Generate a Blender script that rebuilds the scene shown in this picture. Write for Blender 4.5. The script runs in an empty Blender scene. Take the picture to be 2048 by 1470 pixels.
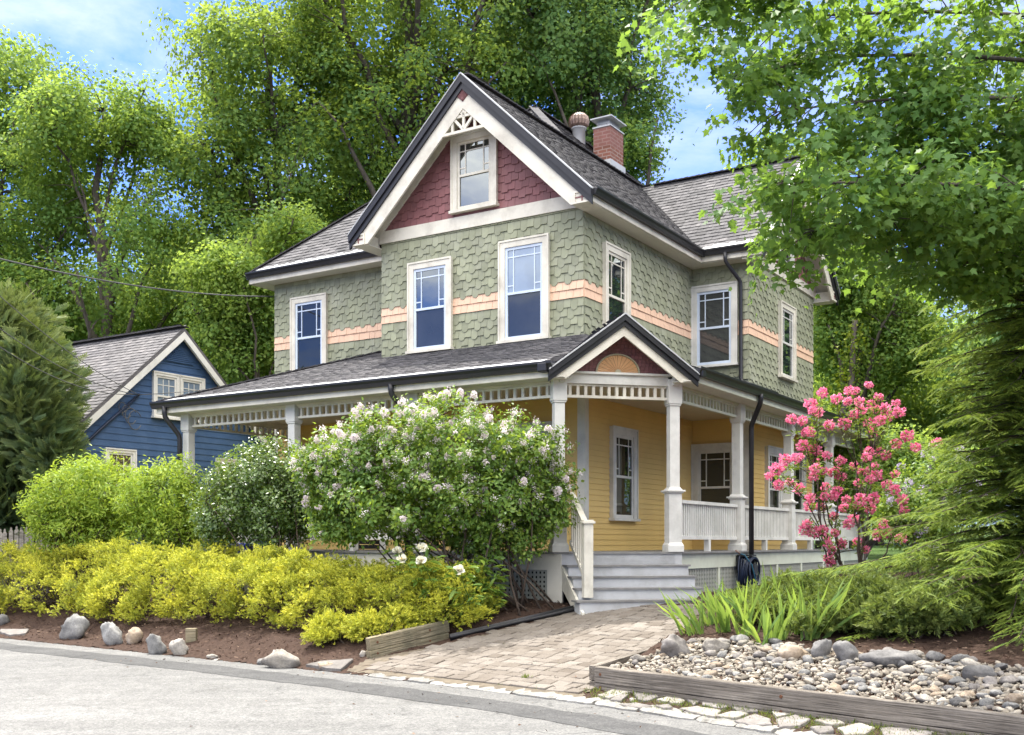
import bpy, math, random
import numpy as np
from mathutils import Vector, Matrix
random.seed(7)
SC = bpy.context.scene
COL = SC.collection
PI = math.pi
R = math.radians

# ------------------------------------------------------------------ helpers
def nz(v):
    v = np.asarray(v, float)
    return v / np.maximum(np.linalg.norm(v, axis=-1, keepdims=True), 1e-9)

def tag(o, label=None, cat=None, group=None, kind=None):
    if label: o['label'] = label
    if cat: o['category'] = cat
    if group: o['group'] = group
    if kind: o['kind'] = kind
    return o

def empty(name, loc=(0, 0, 0), rz=0.0):
    o = bpy.data.objects.new(name, None)
    o.empty_display_size = 0.2
    COL.objects.link(o)
    o.location = loc
    o.rotation_euler = (0, 0, rz)
    return o

def link(name, me, parent=None, loc=None):
    o = bpy.data.objects.new(name, me)
    COL.objects.link(o)
    if parent: o.parent = parent
    if loc is not None: o.location = loc
    return o

class MB:
    """collects polygons and links them as one mesh object"""
    def __init__(s):
        s.v = []; s.f = []; s.t = []; s.ct = 0.5
    def add(s, vs, fs):
        n = len(s.v)
        s.v += [tuple(p) for p in vs]
        s.t += [s.ct] * len(vs)
        s.f += [tuple(i + n for i in f) for f in fs]
    def quad(s, *p): s.add(p, [tuple(range(len(p)))])
    def hexa(s, p):
        s.add(p, [(0, 3, 2, 1), (4, 5, 6, 7), (0, 1, 5, 4), (1, 2, 6, 5), (2, 3, 7, 6), (3, 0, 4, 7)])
    def box(s, x0, x1, y0, y1, z0, z1):
        s.hexa([(x0, y0, z0), (x1, y0, z0), (x1, y1, z0), (x0, y1, z0), (x0, y0, z1), (x1, y0, z1), (x1, y1, z1), (x0, y1, z1)])
    def prism(s, poly, d):
        n = len(poly); d = Vector(d)
        a = [Vector(p) for p in poly]; b = [p + d for p in a]
        s.add(a + b, [tuple(range(n)), tuple(range(2 * n - 1, n - 1, -1))] + [(i, (i + 1) % n, (i + 1) % n + n, i + n) for i in range(n)])
    def beam(s, p0, p1, w, h, up=(0, 0, 1)):
        p0 = Vector(p0); p1 = Vector(p1); d = (p1 - p0).normalized(); sd = d.cross(Vector(up)).normalized() * w / 2; u = sd.cross(d).normalized() * h / 2
        s.hexa([p0 - sd - u, p1 - sd - u, p1 + sd - u, p0 + sd - u, p0 - sd + u, p1 - sd + u, p1 + sd + u, p0 + sd + u])
    def tube(s, pts, rad, n=6, cap=True):
        pts = [Vector(p) for p in pts]; m = len(pts)
        if not hasattr(rad, '__len__'): rad = [rad] * m
        base = len(s.v); prev = None
        for i in range(m):
            d = (pts[min(i + 1, m - 1)] - pts[max(i - 1, 0)])
            if d.length < 1e-9: d = Vector((0, 0, 1))
            d.normalize()
            if prev is None:
                x = d.orthogonal().normalized()
            else:
                x = prev - d * prev.dot(d)
                x = x.normalized() if x.length > 1e-6 else d.orthogonal().normalized()
            prev = x; y = d.cross(x)
            for k in range(n):
                a = 2 * PI * k / n
                s.v.append(tuple(pts[i] + (x * math.cos(a) + y * math.sin(a)) * rad[i])); s.t.append(s.ct)
        for i in range(m - 1):
            for k in range(n):
                a = base + i * n + k; b = base + i * n + (k + 1) % n
                s.f.append((a, b, b + n, a + n))
        if cap:
            s.f.append(tuple(base + k for k in range(n - 1, -1, -1)))
            s.f.append(tuple(base + (m - 1) * n + k for k in range(n)))
    def lathe(s, c, prof, n=16):
        c = Vector(c); base = len(s.v); m = len(prof)
        for r, z in prof:
            for k in range(n):
                a = 2 * PI * k / n
                s.v.append((c.x + r * math.cos(a), c.y + r * math.sin(a), c.z + z)); s.t.append(s.ct)
        for i in range(m - 1):
            for k in range(n):
                a = base + i * n + k; b = base + i * n + (k + 1) % n
                s.f.append((a, b, b + n, a + n))
    def mesh(s, name, mat, smooth=False):
        me = bpy.data.meshes.new(name)
        me.from_pydata(s.v, [], s.f)
        if len(set(s.t)) > 1:
            at = me.attributes.new('tint', 'FLOAT', 'POINT'); at.data.foreach_set('value', s.t)
        if smooth: me.polygons.foreach_set('use_smooth', [True] * len(me.polygons))
        me.materials.append(mat)
        me.update()
        return me
    def build(s, name, mat, parent=None, smooth=False, bevel=0, loc=None):
        o = link(name, s.mesh(name, mat, smooth), parent, loc)
        if bevel:
            m = o.modifiers.new('bevel', 'BEVEL'); m.width = bevel; m.segments = 2; m.limit_method = 'ANGLE'
        return o

def np_mesh(name, co, faces, tint, mat, smooth=False):
    """co (n,3); faces: list of (k-wide int arrays); tint (n,)"""
    me = bpy.data.meshes.new(name)
    me.vertices.add(len(co)); me.vertices.foreach_set('co', np.ascontiguousarray(co, np.float32).ravel())
    lens = np.concatenate([np.full(len(f), f.shape[1], np.int32) for f in faces])
    loops = np.concatenate([f.ravel() for f in faces]).astype(np.int32)
    me.loops.add(len(loops)); me.loops.foreach_set('vertex_index', loops)
    me.polygons.add(len(lens))
    st = np.zeros(len(lens), np.int32); st[1:] = np.cumsum(lens)[:-1]
    me.polygons.foreach_set('loop_start', st)
    if smooth: me.polygons.foreach_set('use_smooth', np.ones(len(lens), bool))
    at = me.attributes.new('tint', 'FLOAT', 'POINT'); at.data.foreach_set('value', np.ascontiguousarray(tint, np.float32))
    me.materials.append(mat)
    me.update(calc_edges=True)
    return me

def scatter(tv, tf, pos, nrm, dr, size, tint, tt=None):
    """stamp a small template (tv verts: x across, y along, z normal; tf faces) at many places"""
    tv = np.asarray(tv, float); k = len(tv); n = len(pos)
    D = nz(dr); N = nrm - (nrm * D).sum(1, keepdims=True) * D
    bad = np.linalg.norm(N, axis=1) < 1e-4
    N[bad] = np.array([0.31, 0.22, 0.9]); N = nz(N); X = np.cross(D, N)
    s = np.asarray(size).reshape(-1, 1, 1) * np.ones((n, 1, 1))
    co = pos[:, None, :] + s * (tv[None, :, 0:1] * X[:, None] + tv[None, :, 1:2] * D[:, None] + tv[None, :, 2:3] * N[:, None])
    off = (np.arange(n) * k)[:, None]
    by = {}
    for f in tf: by.setdefault(len(f), []).append(f)
    faces = [(off[:, :, None] + np.asarray(fs)[None]).reshape(-1, L) for L, fs in by.items()]
    t = np.repeat(np.asarray(tint), k).reshape(n, k)
    if tt is not None: t = t + np.asarray(tt)[None]
    return co.reshape(-1, 3), faces, t.ravel()

def merge(parts):
    co = []; fc = {}; ti = []; o = 0
    for c, fs, t in parts:
        co.append(c); ti.append(t)
        for f in fs: fc.setdefault(f.shape[1], []).append(f + o)
        o += len(c)
    return np.concatenate(co), [np.concatenate(v) for v in fc.values()], np.concatenate(ti)

# ------------------------------------------------------------------ materials
class NT:
    def __init__(s, name):
        s.m = bpy.data.materials.new(name); s.m.use_nodes = True
        s.t = s.m.node_tree; s.t.nodes.clear()
        s.out = s.n('ShaderNodeOutputMaterial')
    def n(s, typ, **kw):
        x = s.t.nodes.new(typ)
        for k, v in kw.items(): setattr(x, k, v)
        return x
    def l(s, a, b): s.t.links.new(a, b)
    def val(s, sock, v):
        if hasattr(v, 'is_linked') or hasattr(v, 'links'): s.l(v, sock)
        else: sock.default_value = v
    def noise(s, scale, detail=4, vec=None, rough=0.55):
        x = s.n('ShaderNodeTexNoise'); x.inputs['Scale'].default_value = scale; x.inputs['Detail'].default_value = detail; x.inputs['Roughness'].default_value = rough
        if vec is not None: s.l(vec, x.inputs['Vector'])
        return x.outputs['Fac']
    def objco(s): return s.n('ShaderNodeTexCoord').outputs['Object']
    def ramp(s, fac, stops):
        x = s.n('ShaderNodeValToRGB'); e = x.color_ramp.elements
        while len(e) < len(stops): e.new(0.5)
        for i, (p, c) in enumerate(stops):
            e[i].position = p; e[i].color = (*c, 1) if len(c) == 3 else c
        s.l(fac, x.inputs['Fac']); return x.outputs['Color']
    def mix(s, fac, a, b, typ='MIX'):
        x = s.n('ShaderNodeMix', data_type='RGBA', blend_type=typ)
        s.val(x.inputs[0], fac)
        for q, v in ((6, a), (7, b)):
            if isinstance(v, (tuple, list)): x.inputs[q].default_value = (*v[:3], 1)
            else: s.l(v, x.inputs[q])
        return x.outputs[2]
    def math(s, op, a, b=0.0, c=None):
        x = s.n('ShaderNodeMath', operation=op); s.val(x.inputs[0], a); s.val(x.inputs[1], b)
        if c is not None: s.val(x.inputs[2], c)
        return x.outputs[0]
    def bump(s, h, strength=0.5, dist=0.01, nrm=None):
        x = s.n('ShaderNodeBump'); x.inputs['Strength'].default_value = strength; x.inputs['Distance'].default_value = dist
        s.l(h, x.inputs['Height'])
        if nrm is not None: s.l(nrm, x.inputs['Normal'])
        return x.outputs['Normal']
    def princ(s, col, rough=0.6, spec=0.4, metal=0.0, normal=None):
        b = s.n('ShaderNodeBsdfPrincipled')
        if isinstance(col, (tuple, list)): b.inputs['Base Color'].default_value = (*col[:3], 1)
        else: s.l(col, b.inputs['Base Color'])
        s.val(b.inputs['Roughness'], rough); b.inputs['Specular IOR Level'].default_value = spec; b.inputs['Metallic'].default_value = metal
        if normal is not None: s.l(normal, b.inputs['Normal'])
        return b.outputs[0]
    def done(s, sh): s.l(sh, s.out.inputs['Surface']); return s.m

def sc(c, k): return tuple(min(1, x * k) for x in c)

def paint(name, c, var=0.12, rough=0.5, scale=3.0, dirt=None, bump=0.15, bscale=60, tint=0.0):
    t = NT(name); co = t.objco()
    f = t.noise(scale, 6, co)
    col = t.ramp(f, [(0.3, sc(c, 1 - var)), (0.7, sc(c, 1 + var))])
    if tint:
        at = t.n('ShaderNodeAttribute', attribute_name='tint').outputs['Fac']
        k = t.math('MULTIPLY_ADD', at, tint * 2, 1 - tint)
        hs = t.n('ShaderNodeHueSaturation'); t.l(col, hs.inputs['Color']); t.l(k, hs.inputs['Value']); col = hs.outputs[0]
    if dirt:
        g = t.noise(1.7, 8, co, 0.7)
        col = t.mix(t.ramp(g, [(0.47, (0, 0, 0)), (0.68, (0.6, 0.6, 0.6))]), col, dirt)
    nrm = t.bump(t.noise(bscale, 3, co), bump, 0.004) if bump else None
    return t.done(t.princ(col, rough, 0.35, 0, nrm))

def leafmat(name, dark, mid, light, trans, tf=0.45, rough=0.5, spec=0.3, spread=(0.0, 0.5, 1.0)):
    t = NT(name)
    at = t.n('ShaderNodeAttribute', attribute_name='tint').outputs['Fac']
    col = t.ramp(at, [(spread[0], dark), (spread[1], mid), (spread[2], light)])
    p = t.princ(col, rough, spec)
    tr = t.n('ShaderNodeBsdfTranslucent')
    t.l(t.mix(1.0, t.mix(0.35, col, trans), trans, 'SCREEN') if False else t.mix(0.55, col, trans), tr.inputs['Color'])
    mx = t.n('ShaderNodeMixShader'); mx.inputs[0].default_value = tf
    t.l(p, mx.inputs[1]); t.l(tr.outputs[0], mx.inputs[2])
    return t.done(mx.outputs[0])

def bark(name, a, b, sx=9):
    t = NT(name); co = t.objco()
    mp = t.n('ShaderNodeMapping'); mp.inputs['Scale'].default_value = (sx, sx, sx * 0.25); t.l(co, mp.inputs['Vector'])
    f = t.noise(1.0, 8, mp.outputs[0], 0.7)
    return t.done(t.princ(t.ramp(f, [(0.3, a), (0.7, b)]), 0.9, 0.2, 0, t.bump(f, 0.8, 0.03)))

def roofmat(name, axis, k, cs):
    """asphalt shingles: courses follow the slope, u = one horizontal axis, v = height x k"""
    t = NT(name); sp = t.n('ShaderNodeSeparateXYZ'); t.l(t.objco(), sp.inputs[0])
    u = sp.outputs[axis]; v = t.math('MULTIPLY', sp.outputs[2], k)
    cb = t.n('ShaderNodeCombineXYZ'); t.l(u, cb.inputs[0]); t.l(v, cb.inputs[1])
    br = t.n('ShaderNodeTexBrick'); t.l(cb.outputs[0], br.inputs['Vector'])
    br.inputs['Scale'].default_value = 1.0; br.inputs['Brick Width'].default_value = 0.24; br.inputs['Row Height'].default_value = 0.14
    br.inputs['Mortar Size'].default_value = 0.004; br.inputs['Mortar Smooth'].default_value = 0.3; br.inputs['Bias'].default_value = 0.1
    br.offset = 0.37
    br.inputs['Color1'].default_value = (*cs[0], 1); br.inputs['Color2'].default_value = (*cs[1], 1); br.inputs['Mortar'].default_value = (*sc(cs[0], 0.35), 1)
    g = t.noise(120, 3, t.objco()); w = t.noise(0.9, 5, t.objco())
    col = t.mix(1.0, br.outputs['Color'], t.ramp(g, [(0.3, (0.6, 0.6, 0.6)), (0.75, (1.25, 1.22, 1.2))]), 'MULTIPLY')
    col = t.mix(1.0, col, t.ramp(w, [(0.3, (0.82, 0.82, 0.84)), (0.7, (1.12, 1.1, 1.08))]), 'MULTIPLY')
    nrm = t.bump(g, 0.4, 0.005)
    at = t.n('ShaderNodeAttribute', attribute_name='tint').outputs['Fac']
    col = t.mix(1.0, col, t.ramp(at, [(0.0, (0.62, 0.62, 0.63)), (0.5, (1, 1, 1)), (1.0, (1.42, 1.4, 1.38))]), 'MULTIPLY')
    return t.done(t.princ(col, 0.85, 0.3, 0, nrm))

M = {}
WHITE = (0.72, 0.71, 0.66)
M['trim'] = paint('trim_cream', (0.67, 0.635, 0.54), 0.08, 0.45, 2.0, (0.36, 0.33, 0.27), 0.15, 30)
M['trim2'] = paint('trim_white', (0.65, 0.64, 0.595), 0.07, 0.45, 3.0, (0.40, 0.395, 0.36), 0.12, 30)
M['sash'] = paint('sash_blue_white', (0.56, 0.64, 0.76), 0.06, 0.4, 4.0)
M['green'] = paint('shingle_green', (0.258, 0.270, 0.182), 0.12, 0.65, 3.0, (0.33, 0.335, 0.265), 0.4, 25, 0.20)
M['pink'] = paint('shingle_peach', (0.70, 0.475, 0.335), 0.05, 0.6, 5.0, None, 0.4, 25, 0.06)
M['red'] = paint('shingle_plum', (0.215, 0.092, 0.094), 0.12, 0.65, 3.0, (0.27, 0.14, 0.14), 0.4, 25, 0.2)
M['yellow'] = paint('clapboard_ochre', (0.71, 0.50, 0.185), 0.05, 0.5, 1.5, None, 0.15, 20)
M['blue'] = paint('clapboard_blue', (0.042, 0.088, 0.182), 0.10, 0.5, 1.2, (0.075, 0.13, 0.235), 0.15, 15)
M['black'] = paint('gutter_black', (0.022, 0.022, 0.026), 0.15, 0.35, 4.0, None, 0)
M['drip'] = paint('drip_edge_white', (0.55, 0.56, 0.57), 0.1, 0.4, 4, (0.35, 0.35, 0.35), 0)
M['deck'] = paint('deck_grey', (0.20, 0.195, 0.188), 0.18, 0.6, 8, (0.30, 0.29, 0.27))
M['riser'] = paint('riser_grey', (0.50, 0.505, 0.51), 0.08, 0.5, 3, (0.32, 0.315, 0.30))
M['skirt'] = paint('skirt_cream', (0.60, 0.62, 0.50), 0.06, 0.5, 2, (0.45, 0.45, 0.36))
M['lattice'] = paint('lattice_grey', (0.33, 0.335, 0.29), 0.08, 0.6, 6)
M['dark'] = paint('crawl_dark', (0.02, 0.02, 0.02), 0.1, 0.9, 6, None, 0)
M['core'] = paint('wall_sheathing', (0.2, 0.22, 0.17), 0.1, 0.8, 6, None, 0)
M['ceil'] = paint('porch_ceiling', (0.55, 0.47, 0.33), 0.06, 0.5, 2)
M['soffit'] = paint('soffit_cream', (0.6, 0.58, 0.5), 0.05, 0.5, 2)
M['fanp'] = paint('fan_peach', (0.74, 0.47, 0.25), 0.05, 0.5, 4)
M['fanr'] = paint('fan_groove_shade', (0.52, 0.31, 0.16), 0.05, 0.5, 4)  # darker peach that paints in the shadow gaps of the fan
M['fang'] = paint('fan_rim', (0.33, 0.3, 0.21), 0.06, 0.5, 4)
M['metal'] = paint('galvanised', (0.42, 0.43, 0.44), 0.1, 0.35, 6)
M['rust'] = paint('rusty_turbine', (0.22, 0.15, 0.12), 0.35, 0.5, 12)
M['hose'] = paint('hose_blue', (0.012, 0.02, 0.045), 0.2, 0.4, 9, None, 0)
M['hose2'] = paint('hose_teal', (0.02, 0.09, 0.14), 0.2, 0.4, 9, None, 0)
M['cable'] = paint('cable_grey', (0.10, 0.10, 0.10), 0.2, 0.6, 9, None, 0)
M['plastic'] = paint('bin_blue', (0.02, 0.04, 0.35), 0.1, 0.4, 5, None, 0)
M['edging'] = paint('edging_black', (0.018, 0.018, 0.02), 0.2, 0.45, 5)
M['iron'] = paint('iron_black', (0.02, 0.018, 0.018), 0.2, 0.5, 5, None, 0)
RC = ((0.046, 0.046, 0.050), (0.090, 0.089, 0.094))
K1 = 1.45; K2 = 2.87
RP_ = tuple(sc(c, 1.5) for c in RC); RC = tuple(sc(c, 1.2) for c in RC)
M['roof_f'] = roofmat('roof_shingles_front', 0, K1, RC); M['roof_s'] = roofmat('roof_shingles_side', 1, K1, RC)
M['proof_f'] = roofmat('porch_shingles_front', 0, K2, RP_)
M['proof_s'] = roofmat('porch_shingles_side', 1, K2, RP_)
M['nroof'] = roofmat('neighbour_shingles', 0, 1.5, ((0.105, 0.103, 0.108), (0.145, 0.142, 0.147)))

def glass(name, tintc, refl=0.3):
    t = NT(name); co = t.objco()
    f = t.noise(1.3, 4, co)
    d = t.n('ShaderNodeBsdfDiffuse'); t.l(t.ramp(f, [(0.35, sc(tintc, 0.6)), (0.7, tintc)]), d.inputs[0])
    g = t.n('ShaderNodeBsdfGlossy'); g.inputs['Roughness'].default_value = 0.015; g.inputs[0].default_value = (0.92, 0.97, 0.93, 1)
    t.l(t.bump(t.noise(2.2, 2, co), 0.04, 0.02), g.inputs['Normal'])
    fr = t.n('ShaderNodeFresnel'); fr.inputs[0].default_value = 1.6
    mx = t.n('ShaderNodeMixShader'); t.l(t.math('ADD', t.math('MULTIPLY', fr.outputs[0], 0.8), refl), mx.inputs[0])
    t.l(d.outputs[0], mx.inputs[1]); t.l(g.outputs[0], mx.inputs[2])
    return t.done(mx.outputs[0])
M['glass'] = glass('window_glass', (0.022, 0.028, 0.034), 0.19)
M['glassd'] = glass('porch_glass', (0.02, 0.02, 0.018), 0.03)
M['blind'] = glass('glass_over_blind', (0.22, 0.29, 0.40), 0.15)
M['screen'] = glass('insect_screen', (0.042, 0.044, 0.048), 0.04)

def brickmat():
    t = NT('chimney_brick'); sp = t.n('ShaderNodeSeparateXYZ'); t.l(t.objco(), sp.inputs[0])
    cb = t.n('ShaderNodeCombineXYZ'); t.l(t.math('ADD', sp.outputs[0], sp.outputs[1]), cb.inputs[0]); t.l(sp.outputs[2], cb.inputs[1])
    br = t.n('ShaderNodeTexBrick'); t.l(cb.outputs[0], br.inputs['Vector'])
    br.inputs['Scale'].default_value = 1; br.inputs['Brick Width'].default_value = 0.235; br.inputs['Row Height'].default_value = 0.088; br.inputs['Mortar Size'].default_value = 0.013
    br.inputs['Color1'].default_value = (0.13, 0.042, 0.030, 1); br.inputs['Color2'].default_value = (0.25, 0.09, 0.065, 1); br.inputs['Mortar'].default_value = (0.36, 0.29, 0.26, 1)
    # newer, pinker bricks in the upper half
    up = t.math('GREATER_THAN', sp.outputs[2], 11.25)
    col = t.mix(t.math('MULTIPLY', up, 0.55), br.outputs['Color'], (0.27, 0.13, 0.13))
    col = t.mix(t.noise(6, 5, t.objco()), col, (0.16, 0.08, 0.06))
    return t.done(t.princ(col, 0.85, 0.2, 0, t.bump(br.outputs['Fac'], -0.6, 0.01)))
M['brick'] = brickmat()

def asphalt(name, dark, light, scale=1.0, cracks=0.0):
    t = NT(name); co = t.objco()
    big = t.noise(0.35 * scale, 6, co, 0.6); mid = t.noise(3.5, 6, co, 0.7)
    vo = t.n('ShaderNodeTexVoronoi'); vo.inputs['Scale'].default_value = 75; t.l(co, vo.inputs['Vector'])
    v2 = t.n('ShaderNodeTexVoronoi'); v2.inputs['Scale'].default_value = 32; t.l(co, v2.inputs['Vector'])
    col = t.ramp(big, [(0.25, dark), (0.75, light)])
    sp = t.n('ShaderNodeRGBToBW'); t.l(vo.outputs['Color'], sp.inputs[0]); s2 = t.n('ShaderNodeRGBToBW'); t.l(v2.outputs['Color'], s2.inputs[0])
    col = t.mix(1.0, col, t.ramp(sp.outputs[0], [(0.15, (0.68, 0.68, 0.69)), (0.5, (1, 1, 1)), (0.85, (1.28, 1.27, 1.25))]), 'MULTIPLY')
    col = t.mix(1.0, col, t.ramp(s2.outputs[0], [(0.2, (0.88, 0.88, 0.88)), (0.5, (1, 1, 1)), (0.8, (1.1, 1.1, 1.09))]), 'MULTIPLY')
    col = t.mix(1.0, col, t.ramp(mid, [(0.3, (0.82, 0.82, 0.82)), (0.7, (1.12, 1.12, 1.11))]), 'MULTIPLY')
    st = t.ramp(t.noise(1.1, 7, co, 0.75), [(0.58, (1, 1, 1)), (0.72, (0.72, 0.71, 0.69))]); col = t.mix(1.0, col, st, 'MULTIPLY')
    mw = t.n('ShaderNodeMapping'); mw.inputs['Rotation'].default_value = (0, 0, 0.72); mw.inputs['Scale'].default_value = (0.12, 1.5, 1); t.l(co, mw.inputs['Vector'])
    col = t.mix(1.0, col, t.ramp(t.noise(1.0, 5, mw.outputs[0], 0.6), [(0.35, (0.86, 0.86, 0.86)), (0.65, (1.1, 1.1, 1.1))]), 'MULTIPLY')
    if cracks:
        # meandering hairline cracks, broken up by noise
        w = t.n('ShaderNodeVectorMath', operation='ADD'); nt = t.n('ShaderNodeTexNoise'); nt.inputs['Scale'].default_value = 1.6; nt.inputs['Detail'].default_value = 6; t.l(co, nt.inputs['Vector']); t.l(co, w.inputs[0]); t.l(nt.outputs['Color'], w.inputs[1])
        vc = t.n('ShaderNodeTexVoronoi', feature='DISTANCE_TO_EDGE'); vc.inputs['Scale'].default_value = 0.42; t.l(w.outputs[0], vc.inputs['Vector'])
        cm = t.math('MULTIPLY', t.math('LESS_THAN', vc.outputs['Distance'], 0.0065), t.math('GREATER_THAN', t.noise(0.8, 3, co), 0.47))
        col = t.mix(t.math('MULTIPLY', cm, cracks), col, (0.03, 0.03, 0.03))
    n1 = t.bump(sp.outputs[0], 0.4, 0.007)
    return t.done(t.princ(col, 0.85, 0.25, 0, n1))
M['asphalt'] = asphalt('asphalt_worn', (0.116, 0.115, 0.113), (0.156, 0.154, 0.150), 1.0, 0.35)
M['patch'] = asphalt('asphalt_patch', (0.054, 0.054, 0.055), (0.086, 0.085, 0.085), 2.0, 0.3)

def soil():
    t = NT('bark_mulch'); co = t.objco()
    mp = t.n('ShaderNodeMapping'); mp.inputs['Scale'].default_value = (1, 2.2, 1); mp.inputs['Rotation'].default_value = (0, 0, 0.6); t.l(co, mp.inputs['Vector'])
    f = t.noise(16, 9, mp.outputs[0], 0.75); g = t.noise(0.8, 4, co)
    vo = t.n('ShaderNodeTexVoronoi'); vo.inputs['Scale'].default_value = 26; t.l(mp.outputs[0], vo.inputs['Vector'])
    bw = t.n('ShaderNodeRGBToBW'); t.l(vo.outputs['Color'], bw.inputs[0])
    col = t.ramp(f, [(0.3, (0.018, 0.011, 0.008)), (0.55, (0.05, 0.030, 0.022)), (0.8, (0.12, 0.08, 0.058))])
    col = t.mix(t.math('MULTIPLY', bw.outputs[0], 0.45), col, (0.085, 0.054, 0.040))
    # away from the beds the ground is rough grass
    sp = t.n('ShaderNodeSeparateXYZ'); t.l(co, sp.inputs[0])
    far = t.math('GREATER_THAN', t.math('ADD', sp.outputs[1], t.math('MULTIPLY', g, 4)), 27)
    col = t.mix(far, col, t.ramp(f, [(0.3, (0.03, 0.06, 0.012)), (0.7, (0.08, 0.13, 0.03))]))
    return t.done(t.princ(col, 0.95, 0.15, 0, t.bump(t.math('ADD', f, bw.outputs[0]), 0.9, 0.02)))
M['mulch'] = soil()

def stone(name, a, b, c, sc_=5, bd=0.02):
    t = NT(name); co = t.objco()
    oi = t.n('ShaderNodeObjectInfo').outputs['Random']
    ad = t.n('ShaderNodeVectorMath', operation='ADD'); cb = t.n('ShaderNodeCombineXYZ'); t.l(t.math('MULTIPLY', oi, 40), cb.inputs[0]); t.l(co, ad.inputs[0]); t.l(cb.outputs[0], ad.inputs[1])
    f = t.noise(sc_, 9, ad.outputs[0], 0.7); g = t.noise(sc_ * 9, 4, ad.outputs[0], 0.6)
    col = t.ramp(f, [(0.3, a), (0.5, b), (0.72, c)])
    col = t.mix(1.0, col, t.ramp(g, [(0.3, (0.75, 0.75, 0.75)), (0.7, (1.15, 1.15, 1.15))]), 'MULTIPLY')
    hs = t.n('ShaderNodeHueSaturation'); t.l(col, hs.inputs['Color']); t.l(t.math('MULTIPLY_ADD', oi, 0.4, 0.8), hs.inputs['Value'])
    return t.done(t.princ(hs.outputs[0], 0.8, 0.3, 0, t.bump(t.math('ADD', f, t.math('MULTIPLY', g, 0.3)), 0.6, bd)))
M['rock'] = stone('rock_grey', (0.11, 0.108, 0.104), (0.19, 0.186, 0.178), (0.29, 0.284, 0.27))
M['rock_p'] = stone('rock_pale', (0.17, 0.152, 0.128), (0.26, 0.238, 0.206), (0.36, 0.335, 0.30))
M['rock_d'] = stone('rock_slate', (0.088, 0.085, 0.083), (0.145, 0.140, 0.136), (0.215, 0.208, 0.20))
M['rock_t'] = stone('rock_tan', (0.192, 0.141, 0.089), (0.281, 0.222, 0.163), (0.370, 0.311, 0.252))
M['flag'] = stone('flagstone_grey', (0.105, 0.094, 0.086), (0.16, 0.146, 0.135), (0.22, 0.203, 0.19), 4, 0.006)
M['kerb'] = stone('kerb_granite', (0.13, 0.125, 0.11), (0.22, 0.212, 0.195), (0.31, 0.30, 0.285), 6)
M['gravel'] = stone('gravel_fill', (0.148, 0.130, 0.104), (0.266, 0.237, 0.200), (0.407, 0.377, 0.333), 14)

def wood(name, a, b, c):
    t = NT(name); co = t.objco()
    mp = t.n('ShaderNodeMapping'); mp.inputs['Scale'].default_value = (0.8, 22, 22); t.l(co, mp.inputs['Vector'])
    m2 = t.n('ShaderNodeMapping'); m2.inputs['Scale'].default_value = (2.0, 70, 70); t.l(co, m2.inputs['Vector'])
    f = t.noise(1.0, 7, mp.outputs[0], 0.7); h = t.noise(1.0, 4, m2.outputs[0], 0.6); g = t.noise(1.3, 7, co, 0.7)
    col = t.mix(t.ramp(g, [(0.38, (0, 0, 0)), (0.62, (0.9, 0.9, 0.9))]), t.ramp(f, [(0.32, a), (0.62, b)]), c)
    col = t.mix(1.0, col, t.ramp(h, [(0.34, (0.45, 0.44, 0.43)), (0.5, (1, 1, 1)), (0.7, (1.25, 1.24, 1.22))]), 'MULTIPLY')
    return t.done(t.princ(col, 0.9, 0.15, 0, t.bump(t.math('ADD', f, h), 0.9, 0.012)))
M['timber'] = wood('timber_weathered', (0.105, 0.090, 0.075), (0.27, 0.24, 0.205), (0.12, 0.105, 0.09))
M['timber2'] = wood('timber_mossy', (0.22, 0.18, 0.11), (0.33, 0.28, 0.19), (0.12, 0.11, 0.075))
M['picket'] = wood('picket_grey', (0.26, 0.24, 0.22), (0.38, 0.35, 0.32), (0.2, 0.18, 0.16))
M['rustbolt'] = paint('rust', (0.11, 0.045, 0.022), 0.3, 0.8, 20)

def pavermat():
    t = NT('pavers'); co = t.objco()
    at = t.n('ShaderNodeAttribute', attribute_name='tint').outputs['Fac']
    col = t.ramp(at, [(0.0, (0.118, 0.100, 0.083)), (0.5, (0.158, 0.138, 0.118)), (1.0, (0.20, 0.180, 0.158))])
    g = t.noise(70, 4, co); b = t.noise(1.4, 5, co)
    col = t.mix(1.0, col, t.ramp(g, [(0.3, (0.78, 0.78, 0.78)), (0.7, (1.16, 1.16, 1.16))]), 'MULTIPLY')
    col = t.mix(1.0, col, t.ramp(b, [(0.3, (0.86, 0.84, 0.82)), (0.7, (1.1, 1.1, 1.1))]), 'MULTIPLY')
    return t.done(t.princ(col, 0.9, 0.2, 0, t.bump(g, 0.5, 0.006)))
M['paver'] = pavermat()
M['joint'] = paint('joint_sand', (0.11, 0.09, 0.065), 0.3, 0.95, 12)
M['chips'] = leafmat('mulch_chips', (0.025, 0.014, 0.010), (0.075, 0.045, 0.032), (0.21, 0.15, 0.11), (0.1, 0.05, 0.03), 0.02, 0.9, 0.1)
M['grass'] = leafmat('grass_blades', (0.05, 0.08, 0.015), (0.10, 0.15, 0.025), (0.24, 0.23, 0.07), (0.3, 0.4, 0.03), 0.4)
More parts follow.
